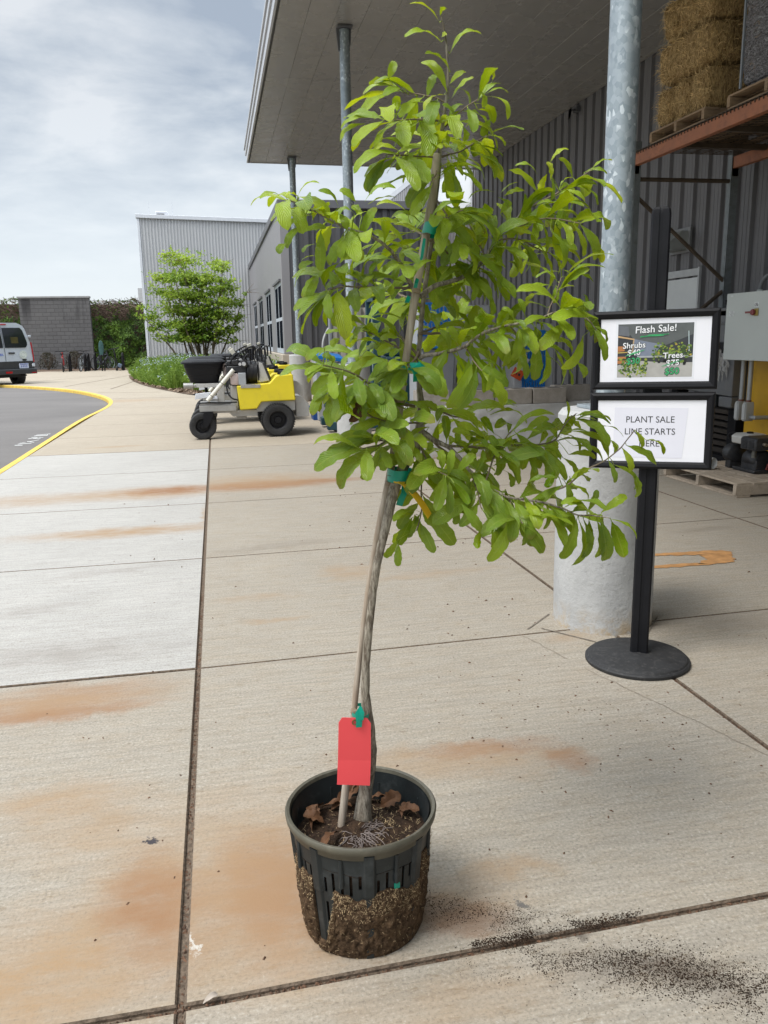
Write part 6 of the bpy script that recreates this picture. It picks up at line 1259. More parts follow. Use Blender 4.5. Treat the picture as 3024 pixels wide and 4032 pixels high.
mb = MB(); mb.span((ux(500), .10, uz(800)), (ux(570), .13, uz(640))); mb.span((ux(630), .10, uz(880)), (ux(690), .72, uz(650))); mb.span((ux(300), .12, uz(660)), (ux(570), .72, uz(625))); mb.span((ux(500), .68, uz(800)), (ux(570), .71, uz(640))); mb.build('hopper_frame', M_palem, sp_, world=False, bevel=.004)
# hopper: ribbed tub and a lid
def rr_ring(hx, hy, z, cx, cy, n=40, e=6.0):
    P = []
    for k in range(n):
        a = 2 * math.pi * k / n; c_, s_ = math.cos(a), math.sin(a); q = (abs(c_) ** e + abs(s_) ** e) ** (-1 / e); P.append(Vector((cx + hx * c_ * q, cy + hy * s_ * q, z)))
    return P
def loft(mb, rings, cap0=True, cap1=True):
    n = len(rings[0]); fs = [(i * n + k, i * n + (k + 1) % n, (i + 1) * n + (k + 1) % n, (i + 1) * n + k) for i in range(len(rings) - 1) for k in range(n)]
    if cap0: fs.append(tuple(range(n))[::-1])
    if cap1: fs.append(tuple((len(rings) - 1) * n + k for k in range(n)))
    mb.add([v for r in rings for v in r], fs)
hcx, hcy = ux(390), .42
mb = MB(); loft(mb, [rr_ring(hx, hy, z, hcx, hcy) for hx, hy, z in ((.172, .22, uz(622)), (.205, .26, uz(545)), (.212, .266, uz(543)), (.232, .29, uz(480)), (.238, .296, uz(478)), (.244, .30, uz(440)), (.272, .33, uz(436)))]); hop = mb.build('hopper', M_hopb, sp_, world=False, smooth=40)
mb = MB(); loft(mb, [rr_ring(hx, hy, z, hcx, hcy) for hx, hy, z in ((.274, .332, uz(440)), (.272, .33, uz(425)), (.245, .30, uz(412)), (.23, .285, uz(405)), (.0, .0, uz(400)))], True, False); lid = mb.build('hopper_lid', M_hopb, hop, world=False, smooth=40)
mb = MB()
for k in range(9): mb.span((hcx - .13 + k * .03, hcy - .318, uz(428)), (hcx - .115 + k * .03, hcy - .312, uz(416)))
mb.build('embossed_lettering', mat('Hopper_Emboss', (.05, .052, .056), .4), lid, world=False)
mb = MB(); mb.lathe([(0, -.06), (.036, -.06), (.036, .055), (.02, .06), (.02, .08), (0, .08)], (ux(245), .10, uz(640)), 18, 'X'); mb.build('spreader_motor', M_metal, sp_, world=False)
mb = MB(); mb.lathe([(.0, 0), (.17, 0), (.17, .01), (0, .012)], (ux(400), .42, uz(740)), 28); mb.tube([(ux(400), .42, uz(740)), (ux(400), .42, uz(640))], .02, 8); mb.build('spreader_disc', M_blk, sp_, world=False)
mb = MB(); mb.prism([(ux(295), uz(765)), (ux(430), uz(748)), (ux(448), uz(700)), (ux(305), uz(712))], .02, .06); mb.box((ux(480), .1, uz(760)), (.06, .05, .05)); mb.tube([(ux(440), .06, uz(765)), (ux(505), .06, uz(765))], .016, 8); mb.build('deflector', M_light_trim, sp_, world=False, bevel=.004)
mb = MB(); mb.tube([(ux(410), -.02, uz(778)), (ux(665), .02, uz(500))], .0265, 14); pv = mb.build('deep_pipe', M_pvc, sp_, world=False, smooth=50)
for q in (.15, .55): mb = MB(); p0 = Vector((ux(410), -.02, uz(778))).lerp(Vector((ux(665), .02, uz(500))), q); p1 = Vector((ux(410), -.02, uz(778))).lerp(Vector((ux(665), .02, uz(500))), q + .012); mb.tube([p0, p1], .0285, 14); mb.build('pipe_band', M_rust, pv, world=False)
for (x, y, z, s) in ((672, .06, 640, 1), (600, .30, 560, .8)):
    mb = MB(); loft(mb, [rr_ring(a * s, b * s, z0, ux(x), y + .02, 24, 4) for a, b, z0 in ((.045, .05, uz(z)), (.053, .06, uz(z - 10)), (.053, .06, uz(z - 80 * s)), (.038, .042, uz(z - 100 * s)), (.03, .03, uz(z - 105 * s)))]); jg = mb.build('marker_jug', M_jug, sp_, world=False, smooth=40)
    mb = MB(); mb.lathe([(.03 * s, uz(z - 104 * s)), (.031 * s, uz(z - 120 * s)), (0, uz(z - 121 * s))], (ux(x), y + .02, 0), 16); mb.build('jug_cap', M_hopb, jg, world=False)
mb = MB(); mb.span((ux(706), .02, uz(640)), (ux(775), .14, uz(532))); mb.build('control_box', mat('Box_Grey', (.36, .38, .40), .45), sp_, world=False, bevel=.005)
mb = MB()
for k in range(8):
    x = ux(797) + k * .016; P = [Vector((x + .003 * math.sin(a_ * 3), .22 + .135 * math.cos(a_), uz(532) + .132 * math.sin(a_))) for a_ in [2 * math.pi * j / 26 for j in range(27)]]; mb.tube(P, .0085, 6, False)
rl = mb.build('hose_reel', M_hose, sp_, world=False, smooth=60)
mb = MB()
for x in (ux(785), ux(900)): mb.lathe([(.05, -.002), (.14, -.002), (.14, .002), (.05, .002)], (x, .22, uz(532)), 24, 'X')
mb.lathe([(.06, -.06), (.06, .06)], (ux(842), .22, uz(532)), 16, 'X', True, True); mb.build('reel_flange', M_blk, rl, world=False)
mb = MB(); mb.prism([(ux(905), uz(625)), (ux(1003), uz(610)), (ux(948), uz(450)), (ux(905), uz(440))], .10, .12); mb.prism([(ux(905), uz(625)), (ux(1003), uz(610)), (ux(948), uz(450)), (ux(905), uz(440))], .60, .62); mb.build('side_plate', M_palem, sp_, world=False, bevel=.004)
mb = MB(); mb.prism([(ux(995), uz(612)), (ux(1012), uz(590)), (ux(955), uz(440)), (ux(935), uz(445))], .08, .64); mb.build('back_pad', M_rub, sp_, world=False, bevel=.008)
mb = MB(); mb.span((ux(600), .12, uz(640)), (ux(790), .62, uz(470))); mb.span((ux(610), .2, uz(470)), (ux(760), .55, uz(420))); mb.lathe([(0, 0), (.05, 0), (.05, .05), (0, .05)], (ux(765), .08, uz(450)), 16, 'Y'); mb.box((ux(690), .2, uz(440)), (.09, .1, .07)); mb.build('engine', M_eng, sp_, world=False, bevel=.01)
mb = MB(); mb.lathe([(0, -.012), (.022, -.012), (.026, 0)], (ux(765), .075, uz(450)), 14, 'Y'); mb.lathe([(0, -.012), (.018, -.012), (.02, 0)], (ux(728), .075, uz(452)), 14, 'Y'); mb.build('gauge', mat('Gauge_Face', (.5, .5, .5), .3), sp_, world=False)
mb = MB(); mb.tube(smooth3([(ux(640), .2, uz(440)), (ux(680), .15, uz(380)), (ux(760), .15, uz(330)), (ux(840), .15, uz(290)), (ux(880), .15, uz(300))], 1), .012, 8); mb.tube([(ux(790), .12, uz(420)), (ux(760), .12, uz(340))], .008, 6); mb.tube([(ux(840), .5, uz(430)), (ux(840), .5, uz(300)), (ux(880), .5, uz(290))], .014, 8); mb.tube(smooth3([(ux(860), .3, uz(420)), (ux(858), .3, uz(350)), (ux(862), .3, uz(310))], 1), .02, 8); mb.build('handlebar', M_blk, sp_, world=False)
for c_, a_ in (((ux(665), .16, uz(336)), -35), ((ux(838), .5, uz(290)), -20)): mb = MB(); mb.box(c_, (.055, .07, .065), ry=R(a_)); mb.build('control_pod', mat('Pod_Beige', (.52, .50, .42), .5), sp_, world=False, bevel=.006)
mb = MB()
for (a_, b_, c_) in ((640, 760, 330), (700, 830, 300), (760, 870, 340)):
    mb = MB(); mb.tube(smooth3([(ux(a_ + 20), .1, uz(470)), (ux(a_), .06, uz(400)), (ux((a_ + b_) / 2), .06, uz(c_)), (ux(b_), .12, uz(400)), (ux(b_ + 10), .14, uz(520))], 2), .006, 6); mb.build('hose', M_hose, sp_, world=False, smooth=60)
mb = MB(); mb.tube(smooth3([(ux(590), .04, uz(640)), (ux(600), .02, uz(720)), (ux(640), .01, uz(770)), (ux(690), .02, uz(780))], 2), .010, 6); mb.build('hose', M_hose, sp_, world=False, smooth=60); mb = MB(); mb.tube(smooth3([(ux(320), .0, uz(800)), (ux(420), -.01, uz(792)), (ux(560), -.01, uz(800)), (ux(680), .01, uz(800))], 2), .010, 6); mb.build('hose', M_hose, sp_, world=False, smooth=60)
for k in range(2): mb = MB(); mb.tube(smooth3([(ux(905 + k * 40), .45, uz(440)), (ux(905 + k * 40), .45, uz(330)), (ux(925 + k * 40), .45, uz(305)), (ux(945 + k * 40), .45, uz(330)), (ux(948 + k * 40), .45, uz(420))], 2), .012, 8); mb.build('hose', M_hose, sp_, world=False, smooth=60)
mb = MB(); mb.span((ux(1240), .14, uz(965)), (ux(1365), .70, uz(838))); mb.prism([(ux(1235), uz(840)), (ux(1365), uz(840)), (ux(1300), uz(775)), (ux(1235), uz(765))], .14, .70); mb.build('rear_platform', M_palem, sp_, world=False, bevel=.006)
s2 = copy_tree(sp_); s2.location = (-0.20, 12.15, 0); s2['label'] = 'middle yellow spreader sprayer, tucked behind the nearest one'
s3 = copy_tree(sp_); s3.location = (0.10, 14.1, 0); s3['label'] = 'farthest yellow spreader sprayer, only its top showing'

# ================================================================== passenger van on the road
M_van = mat('Van_Silver', (0.50, 0.54, 0.60), 0.30, 0.25, var=.03, scale=1, spec=.6)
M_vblk = mat('Van_Black_Trim', (0.028, 0.03, 0.034), 0.5, var=.15, scale=6)
M_red = mat('Tail_Lamp_Red', (0.36, 0.012, 0.016), .2, var=.1)
vn = thing('passenger_van', 'silver passenger van with black lower trim driving away on the road', 'van', (-6.72, 28.78, gz(29) - .075), R(43))
def vhalf(z): return lerp(1.0, .985, (z - .45) / .75) if z < 1.2 else (lerp(.985, .84, ((z - 1.2) / .72) ** 1.3) if z < 1.92 else lerp(.84, .60, min(1, (z - 1.92) / .14) ** 1.5))
def vrear(z): return .02 + .16 * max(0, (z - 1.0) / 1.05) ** 1.5
ZS = [.45, .55, .70, .85, 1.0, 1.15, 1.3, 1.45, 1.6, 1.75, 1.88, 1.96, 2.02, 2.06]
def vsec(y, top=1.0, inset=0.0):
    L_ = [Vector((-vhalf(z) + inset, (y if y > .3 else y + vrear(z)), .45 + (z - .45) * top)) for z in ZS]
    return L_ + [Vector((-v.x, v.y, v.z)) for v in L_[::-1]]
mb = MB(); secs = [vsec(0.0, 1, .03), vsec(.04, 1, 0), vsec(.9), vsec(2.5), vsec(3.9), vsec(4.35, .93, .02), vsec(4.95, .52, .06), vsec(5.45, .42, .15)]
loft(mb, secs); mb.build('body', M_van, vn, world=False, smooth=40)
def vr(x, z, d=.006): return Vector((x, vrear(z) - d, z))
def rearpatch(name, P, m, d=.006, par=None, th=0.0):
    mb = MB(); 
    # subdivide between polygon rows so it follows the rake
    mb.add([vr(x, z, d) for x, z in P], [tuple(range(len(P)))]); return mb.build(name, m, par or vn, world=False, smooth=0)
for s in (-1, 1):
    rows = 8; mb = MB(); vs = []
    for i in range(rows + 1):
        z = lerp(1.26, 1.90, i / rows); e = min(1, min(i, rows - i) / 1.4); xo = vhalf(z) - .13 - (.10 if i == 0 else .02 if i == 1 else .05 if i == rows else 0)
        vs += [vr(s * .035, z, .008), vr(s * xo, z, .008)]
    mb.add(vs, [(2 * i, 2 * i + 1, 2 * i + 3, 2 * i + 2) for i in range(rows)]); w = mb.build('rear_window', M_glass, vn, world=False, smooth=60)
    if s == 1:
        mb = MB(); mb.add([vr(.28, 1.40, .0095), vr(.52, 1.40, .0095), vr(.53, 1.60, .0095), vr(.27, 1.60, .0095)], [(0, 1, 2, 3)]); mb.build('window_reflection_sticker', mat('Window_Amber', (.055, .045, .015), .2), w, world=False, smooth=0)  # dim amber patch on the right rear window
    mb = MB()
    for (z0, z1, xi, xo) in ((.78, 1.05, .955, .995), (1.05, 1.42, .945, .988)): mb.add([vr(s * xi, z0, .016), vr(s * xo, z0, .012), vr(s * (xo - .008), z1, .012), vr(s * (xi - .008), z1, .016), vr(s * xo + s * .01, z0, -.12), vr(s * (xo + .002), z1, -.10)], [(0, 1, 2, 3), (1, 4, 5, 2)])
    mb.build('tail_light', M_red, vn, world=False, smooth=0)
    mb = MB(); mb.box((s * .95, .03, .68), (.11, .07, .10)); mb.build('reflector_lamp', mat('Clear_Lamp', (.55, .58, .62), .2), vn, world=False, bevel=.015)
    mb = MB(); mb.box((s * .93, .05, 1.62), (.10, .04, .07)); mb.build('door_hinge', M_van, vn, world=False, bevel=.012)
    mb = MB(); mb.box((s * 1.14, 3.75, 1.25), (.18, .09, .26)); mb.build('side_mirror', M_vblk, vn, world=False, bevel=.03)
    for wy in (.90, 4.45):
        mb = MB(); mb.lathe([(.2, -.11), (.32, -.12), (.345, -.07), (.345, .07), (.32, .12), (.2, .11), (0, .1)], (s * .86, wy, .345), 28, 'X'); wo_ = mb.build('wheel', M_tyre, vn, world=False)
        mb = MB(); mb.lathe([(.2, .10 * s), (.17, .12 * s), (0, .10 * s)], (s * .87, wy, .345), 20, 'X'); mb.build('rim', M_metal, wo_, world=False)
    for (y0, y1) in ((.5, 1.6), (1.75, 2.85), (3.0, 3.9)):
        mb = MB(); mb.add([(s * (vhalf(z) + .006), y, z) for z, y in ((1.28, y0), (1.28, y1), (1.55, y1), (1.78, y1 - .02), (1.78, y0 + .02), (1.55, y0))], [tuple(range(6))]); mb.build('side_window', M_glass, vn, world=False, smooth=0)
mb = MB(); mb.add([vr(x, z, d_) for x, z, d_ in ((-.97, .52, .012), (.97, .52, .012), (.955, .82, .012), (-.955, .82, .012))], [(0, 1, 2, 3)]); mb.build('lower_cladding', M_vblk, vn, world=False, smooth=0)
mb = MB(); mb.prism([(-1.0, .40), (1.0, .40), (1.0, .54), (.97, .57), (-.97, .57), (-1.0, .54)], -.10, .35); mb.build('bumper', M_vblk, vn, world=False, bevel=.03, seg=3)
mb = MB(); mb.box((.0, -.105, .47), (.22, .01, .06)); mb.box((.88, -.105, .44), (.16, .01, .03)); mb.box((-.88, -.105, .44), (.16, .01, .03)); mb.build('bumper_reflector', M_red, vn, world=False)
mb = MB(); mb.span((-.5, .1, .30), (.5, 1.2, .42)); mb.tube([(.62, -.05, .36), (.62, .3, .38)], .025, 8); mb.build('underbody', M_black, vn, world=False)
mb = MB()
for i in range(14): z0, z1 = lerp(.56, 1.98, i / 14), lerp(.56, 1.98, (i + 1) / 14); mb.add([vr(-.007, z0, .010), vr(.007, z0, .010), vr(.007, z1, .010), vr(-.007, z1, .010)], [(0, 1, 2, 3)])
mb.build('door_gap', M_vblk, vn, world=False, smooth=0)
mb = MB(); mb.box((.10, vrear(1.98) - .015, 2.005), (.42, .03, .035)); mb.v = [v - Vector((.10, 0, 0)) for v in mb.v]; mb.build('brake_light', M_red, vn, world=False, bevel=.008)
mb = MB(); mb.box((.22, -.0 + vrear(1.09) - .02, 1.09), (.22, .03, .05)); mb.build('door_handle', M_vblk, vn, world=False, bevel=.012)
mb = MB(); mb.add([vr(.62 + .135 * math.cos(a_), 1.03 + .135 * math.sin(a_), .014) for a_ in [2 * math.pi * k / 28 for k in range(28)]], [tuple(range(28))]); sl = mb.build('round_seal', mat('Seal_White', (.62, .66, .63), .4), vn, world=False, smooth=0)
mb = MB()
for r0, r1 in ((.118, .108), (.075, .066)):
    for k in range(28): a0, a1 = 2 * math.pi * k / 28, 2 * math.pi * (k + 1) / 28; mb.add([vr(.62 + q * math.cos(a_), 1.03 + q * math.sin(a_), .016) for q, a_ in ((r0, a0), (r0, a1), (r1, a1), (r1, a0))], [(0, 1, 2, 3)])
mb.build('seal_ring', mat('Seal_Grey', (.32, .40, .38), .4), sl, world=False, smooth=0)
mb = MB(); mb.add([vr(.65 + .085 * math.cos(a_), .86 + .035 * math.sin(a_), .014) for a_ in [2 * math.pi * k / 20 for k in range(20)]], [tuple(range(20))]); mb.build('badge', M_vblk, vn, world=False, smooth=0)
mb = MB(); mb.box((.60, -.0, .665), (.33, .012, .165)); pl = mb.build('licence_plate', mat('Plate_Pale', (.52, .56, .68), .35), vn, world=False, bevel=.006)
mb = MB(); mb.box((.60, -.007, .722), (.28, .003, .03)); [mb.box((.50 + q * .065, -.007, .655), (.035, .003, .06)) for q in range(4)]; mb.build('plate_print', mat('Plate_Blue', (.12, .15, .38), .4), pl, world=False, smooth=0)
mb = MB(); [mb.add([vr(-.55 + q * .06, 1.045, .012), vr(-.51 + q * .06, 1.045, .012), vr(-.50 + q * .06, 1.075, .012), vr(-.54 + q * .06, 1.075, .012)], [(0, 1, 2, 3)]) for q in range(8)]; mb.add([vr(-.60, 1.01, .012), vr(-.06, 1.01, .012), vr(-.06, 1.025, .012), vr(-.60, 1.025, .012)], [(0, 1, 2, 3)]); mb.build('door_lettering', mat('Van_Blue', (.06, .12, .48), .4), vn, world=False, smooth=0)

# ================================================================== bicycles and racks by the far wall
YB = 43.6; ZB = gz(43)
def bx_(dx): return at(dx, 798, YB).x
def bike(x, y, rz, fcol, label):
    t = thing('bicycle', label, 'bicycle', (x, y, ZB), rz, 'bicycles at the racks')
    M_f = mat('Bike_' + label.split()[0], fcol, .4)
    for wy in (0, 1.02):
        mb = MB(); P = [Vector((0, wy + .325 * math.cos(a_), .335 + .325 * math.sin(a_))) for a_ in [2 * math.pi * k / 28 for k in range(29)]]; mb.tube(P, .030, 6, False); w = mb.build('wheel', M_tyre, t, world=False)
        mb = MB(); P = [Vector((0, wy + .298 * math.cos(a_), .335 + .298 * math.sin(a_))) for a_ in [2 * math.pi * k / 28 for k in range(29)]]; mb.tube(P, .010, 5, False)
        for k in range(10): a_ = math.pi * k / 10; mb.tube([(0, wy + .29 * math.cos(a_), .335 + .29 * math.sin(a_)), (0, wy - .29 * math.cos(a_), .335 - .29 * math.sin(a_))], .003, 4)
        mb.build('rim', M_galv, w, world=False)
    mb = MB()
    for a_, b_ in (((0, 0, .335), (0, .42, .30)), ((0, .42, .30), (0, .28, .78)), ((0, .42, .30), (0, .86, .70)), ((0, .28, .72), (0, .84, .80)), ((0, 0, .335), (0, .29, .72)), ((0, .80, .95), (0, .90, .62)), ((0.03, .9, .62), (.03, 1.02, .335))): mb.tube([a_, b_], .032, 8)
    mb.build('frame', M_f, t, world=False)
    mb = MB(); mb.tube(smooth3([(-.32, .74, .99), (-.2, .78, 1.02), (0, .82, .98), (.2, .78, 1.02), (.32, .74, .99)], 1), .016, 8); mb.tube([(0, .80, .95), (0, .82, .99)], .018, 8); mb.build('handlebar', M_blk, t, world=False)
    mb = MB(); mb.prism([(-.09, .86), (.09, .86), (.075, .91), (-.075, .91)], .10, .34); mb.tube([(0, .26, .78), (0, .22, .87)], .014, 8); mb.build('saddle', M_blk, t, world=False, bevel=.02)
    mb = MB(); mb.box((.12, .42, .22), (.09, .06, .02)); mb.box((-.12, .42, .40), (.09, .06, .02)); mb.tube([(.08, .42, .22), (-.08, .42, .40)], .012, 6); mb.build('pedals', M_metal, t, world=False)
    return t
bike(bx_(138), YB - .2, R(8), (.42, .03, .035), 'red bicycle seen from behind at the far racks')
bike(bx_(175), YB - .1, R(-6), (.10, .11, .12), 'dark bicycle with a pale rim left of the double rack hoop')
bike(bx_(199), YB + 1.3, R(-40), (.05, .055, .07), 'black bicycle at the right corner of the block wall')
def hoop(x, y, lab):
    t = tag(None, None) if False else None
    mb = MB(); mb.tube(smooth3([(x, y, ZB), (x, y, ZB + .70), (x, y + .12, ZB + .86), (x, y + .38, ZB + .86), (x, y + .5, ZB + .70), (x, y + .5, ZB)], 2), .042, 10); o = mb.build('bike_rack', M_blk, smooth=60); tag(o, lab, 'bike rack', 'bike rack hoops'); return o
hoop(bx_(148), YB + .3, 'black rack hoop just right of the red bicycle')
hoop(bx_(184.5), YB - .1, 'black rack hoop beside the dark bicycle, left one of a pair'); hoop(bx_(188.5), YB + .4, 'black rack hoop beside the dark bicycle, right one of a pair')
hoop(bx_(202), YB + .6, 'black rack hoop at the corner of the block wall'); hoop(bx_(266), YB, 'black rack hoop right of the scooter')
t = thing('pump_post', 'tall dark post with a teal rounded top among the bike racks', 'post', (bx_(225), YB, ZB))
mb = MB(); x0 = bx_(224); mb.span((x0 - .09, YB - .04, ZB), (x0 - .03, YB + .04, ZB + .95)); mb.span((x0 + .03, YB - .04, ZB), (x0 + .09, YB + .04, ZB + .95)); mb.build('leg', M_blk, t, bevel=.01)
mb = MB(); loft(mb, [rr_ring(a_, .05, z, x0 - .03, YB, 16, 3) for a_, z in ((.10, ZB + .80), (.13, ZB + 1.1), (.11, ZB + 1.35), (.05, ZB + 1.48), (.01, ZB + 1.5))]); mb.build('cap', mat('Teal_Cap', (.025, .075, .075), .4), t, smooth=60)
t = thing('kick_scooter', 'black electric scooter parked beside the rack hoop near the flowers', 'scooter', (bx_(254), YB - .2, ZB))
x0 = bx_(254); mb = MB(); mb.tube([(x0 + .05, YB - .2, ZB + .15), (x0 - .12, YB + .0, ZB + 1.08)], .035, 8); mb.tube([(x0 - .36, YB, ZB + 1.04), (x0 + .14, YB, ZB + 1.13)], .022, 8); mb.build('stem', M_blk, t)
mb = MB(); mb.box((x0 + .08, YB + .3, ZB + .16), (.20, .9, .07)); mb.build('deck', M_blk, t, bevel=.02)
for yy, xx in ((-.25, .0), (.8, .16)):
    mb = MB(); mb.lathe([(0, -.05), (.10, -.05), (.13, -.02), (.13, .02), (.10, .05), (0, .05)], (x0 + xx, YB + yy, ZB + .13), 18, 'X'); mb.build('wheel', M_tyre, t)
mb = MB(); mb.box((x0 + .14, YB - .15, ZB + .25), (.20, .14, .20), ry=.4); mb.build('battery_box', mat('Scooter_Blue_Grey', (.10, .14, .20), .35), t, bevel=.03)
# ================================================================== far block wall, ivy, shrubs
n_ = NT('Block_Wall'); bk2 = n_.n('ShaderNodeTexBrick'); n_.put(bk2.inputs['Vector'], n_.map((1, 1, 1), (R(90), 0, 0)))
bk2.inputs['Scale'].default_value = 1.0; bk2.inputs['Brick Width'].default_value = .40; bk2.inputs['Row Height'].default_value = .20; bk2.inputs['Mortar Size'].default_value = .012; bk2.inputs['Color1'].default_value = (.110, .107, .110, 1); bk2.inputs['Color2'].default_value = (.130, .127, .129, 1); bk2.inputs['Mortar'].default_value = (.085, .083, .083, 1)
sz = n_.n('ShaderNodeSeparateXYZ'); n_.put(sz.inputs[0], n_.obj)
strk = n_.math('MULTIPLY', n_.rng(n_.noise(1.7, 4, .6, n_.map((1, 1, .10))), .52, .62), n_.rng(n_.math('ADD', sz.outputs[2], n_.math('MULTIPLY', n_.noise(1.1, 3, .5, n_.map((1, 1, .02))), 1.6)), 3.0, 4.0))
c = n_.mix(n_.math('MULTIPLY', strk, .8), bk2.outputs[0], (.040, .039, .041)); c = n_.mix(n_.rng(n_.noise(.7, 5), .45, .7, 0, .35), c, (.15, .147, .145))
n_.base(c, .9, 0, .2); n_.bump(n_.math('ADD', bk2.outputs['Fac'], n_.math('MULTIPLY', n_.noise(9, 5, .7), -.7)), .8, -.015)
bw = thing('block_wall', 'tall grey block wall with dark drip stains behind the bicycles', 'wall', (-8, 46.6, ZB))
mb = MB(); mb.span((-9.95, 46.5, -.45), (-6.44, 46.9, 3.50)); mb.build('blockwork', n_.m, bw, smooth=0)
mb = MB(); mb.span((-10.0, 46.45, 3.503), (-6.40, 46.95, 3.60)); mb.build('coping', mat('Coping', (.26, .26, .26), .8), bw, bevel=.01)
M_mulch = mat('Mulch', (0.115, 0.075, 0.05), .95, var=.55, scale=22, dirt=((.24, .17, .12), .7), bump=1.0, bscale=60, bdist=.02)
mb = MB(); mb.grid(lambda u, v: Vector((-14 + 12 * u, 44.6 + 2.6 * v, ZB + .006 + .10 * math.sin(math.pi * min(1, v * 1.2)) * .6 + .03 * noise.noise(Vector((u * 40, v * 9, 0))))), 60, 12); o = mb.build('mulch_bed', M_mulch); tag(o, kind='structure')
def leafmat(name, lo, hi, tl=.25):
    n = NT(name); t_ = n.n('ShaderNodeAttribute'); t_.attribute_name = 'tint'; c = n.mix(t_.outputs['Fac'], lo, hi); n.base(c, .5, 0, .35)
    tr = n.n('ShaderNodeBsdfTranslucent'); n.put(tr.inputs[0], c); ms = n.n('ShaderNodeMixShader'); ms.inputs[0].default_value = tl
    n.t.links.new(n.b.outputs[0], ms.inputs[1]); n.t.links.new(tr.outputs[0], ms.inputs[2]); n.t.links.new(ms.outputs[0], n.out.inputs[0]); return n.m
fr = random.Random(99)
def leafquad(mb, p, s, nrm, tint):
    nrm = nrm.normalized(); u = nrm.cross(Vector((fr.uniform(-1, 1), fr.uniform(-1, 1), fr.uniform(-1, 1))))
    if u.length < 1e-3: return
    u.normalize(); w = nrm.cross(u); b = nrm * s * .15
    mb.add([p - u * s * .5, p - w * s * .28 + b, p + u * s * .5, p + w * s * .28 + b], [(0, 1, 2), (0, 2, 3)], tint=tint)
M_ivy = leafmat('Ivy_Leaf', (.022, .055, .010), (.17, .29, .035)); M_dry = mat('Dry_Vine', (.10, .068, .05), .9, var=.4, scale=6)
def ivy(label, x0, x1, yc, z1, n, top_dry):
    t = thing('ivy_hedge', label, 'ivy', ((x0 + x1) / 2, yc, ZB), group='ivy banks either side of the block wall')
    mb = MB(); mb.span((x0, yc + .1, -.4), (x1, yc + .3, z1 - .35)); mb.build('trellis', M_dry, t, smooth=0)
    mb = MB(); md = MB()
    for q in range(n):
        x = fr.uniform(x0 - .1, x1 + .1); z = ZB + (z1 - ZB) * fr.random(); d = .32 + .42 * noise.noise(Vector((x * 1.1, z * 1.1, 5))) + .2 * noise.noise(Vector((x * 3, z * 3, 2)))
        topz = z1 - .18 + .30 * noise.noise(Vector((x * 1.3, 0, 8)))
        if z > topz: z = topz - fr.random() ** 2 * .6
        p = Vector((x, yc - max(0, d) + fr.uniform(-.05, .12), z)); k = (z - ZB) / (z1 - ZB); cl = noise.noise(Vector((x * 1.8, z * 1.8, 0)))
        dry = k > .74 + .18 * noise.noise(Vector((x * 1.5, 3, 3))) if top_dry else False
        if dry and fr.random() < .82:
            a = p; e_ = a + Vector((fr.uniform(-.3, .3), fr.uniform(-.2, .05), fr.uniform(-.22, .16))); s = Vector((.008, 0, .008)); md.add([a - s, a + s, e_ + s, e_ - s], [(0, 1, 2, 3)])
        else:
            if cl < -.22 and fr.random() < .75: continue
            leafquad(mb, p, fr.uniform(.10, .19), Vector((fr.uniform(-.6, .6), -1, fr.uniform(0, 1.0))), max(0, min(1, .38 + .75 * cl + fr.gauss(0, .16))))
    mb.build('ivy_leaves', M_ivy, t, smooth=0); md.build('dry_stems', M_dry, t, smooth=0)
ivy('tall ivy bank between the block wall and the warehouse, brown along its top', -6.55, -2.2, 47.4, 3.55, 9000, True)
ivy('ivy bank left of the block wall, above the van', -15.0, -9.75, 47.2, 3.6, 8000, True)
M_shrub = leafmat('Dark_Shrub', (.018, .014, .009), (.045, .040, .020), .1)
for (dx, h, lab) in ((72, .95, 'small dark twiggy shrub left of the red bicycle'), (163, 1.0, 'small dark twiggy shrub behind the dark bicycle')):
    x = at(dx if dx > 100 else 105, 798, 45.6).x; t = thing('dark_shrub', lab, 'shrub', (x, 45.6, ZB), group='dark shrubs at the wall foot')
    mb = MB(); ms_ = MB()
    for k in range(26): a = fr.uniform(0, 6.28); r0 = fr.uniform(.2, .5); ms_.tube([(x, 45.6, ZB), (x + r0 * .5 * math.cos(a), 45.6 + r0 * .4 * math.sin(a), ZB + h * .5), (x + r0 * math.cos(a), 45.6 + r0 * .7 * math.sin(a), ZB + h * fr.uniform(.7, 1))], [.014, .009, .004], 4)
    for k in range(700): a = fr.uniform(0, 6.28); q = fr.random() ** .5; z = fr.uniform(.15, 1); rr = .52 * math.sin(math.pi * (.2 + .7 * z)) * q; leafquad(mb, Vector((x + rr * math.cos(a), 45.6 + rr * math.sin(a), ZB + z * h)), fr.uniform(.05, .09), Vector((fr.uniform(-1, 1), -1, fr.uniform(-.3, 1))), fr.random())
    mb.build('shrub_leaves', M_shrub, t, smooth=0); ms_.build('stems', M_dry, t)
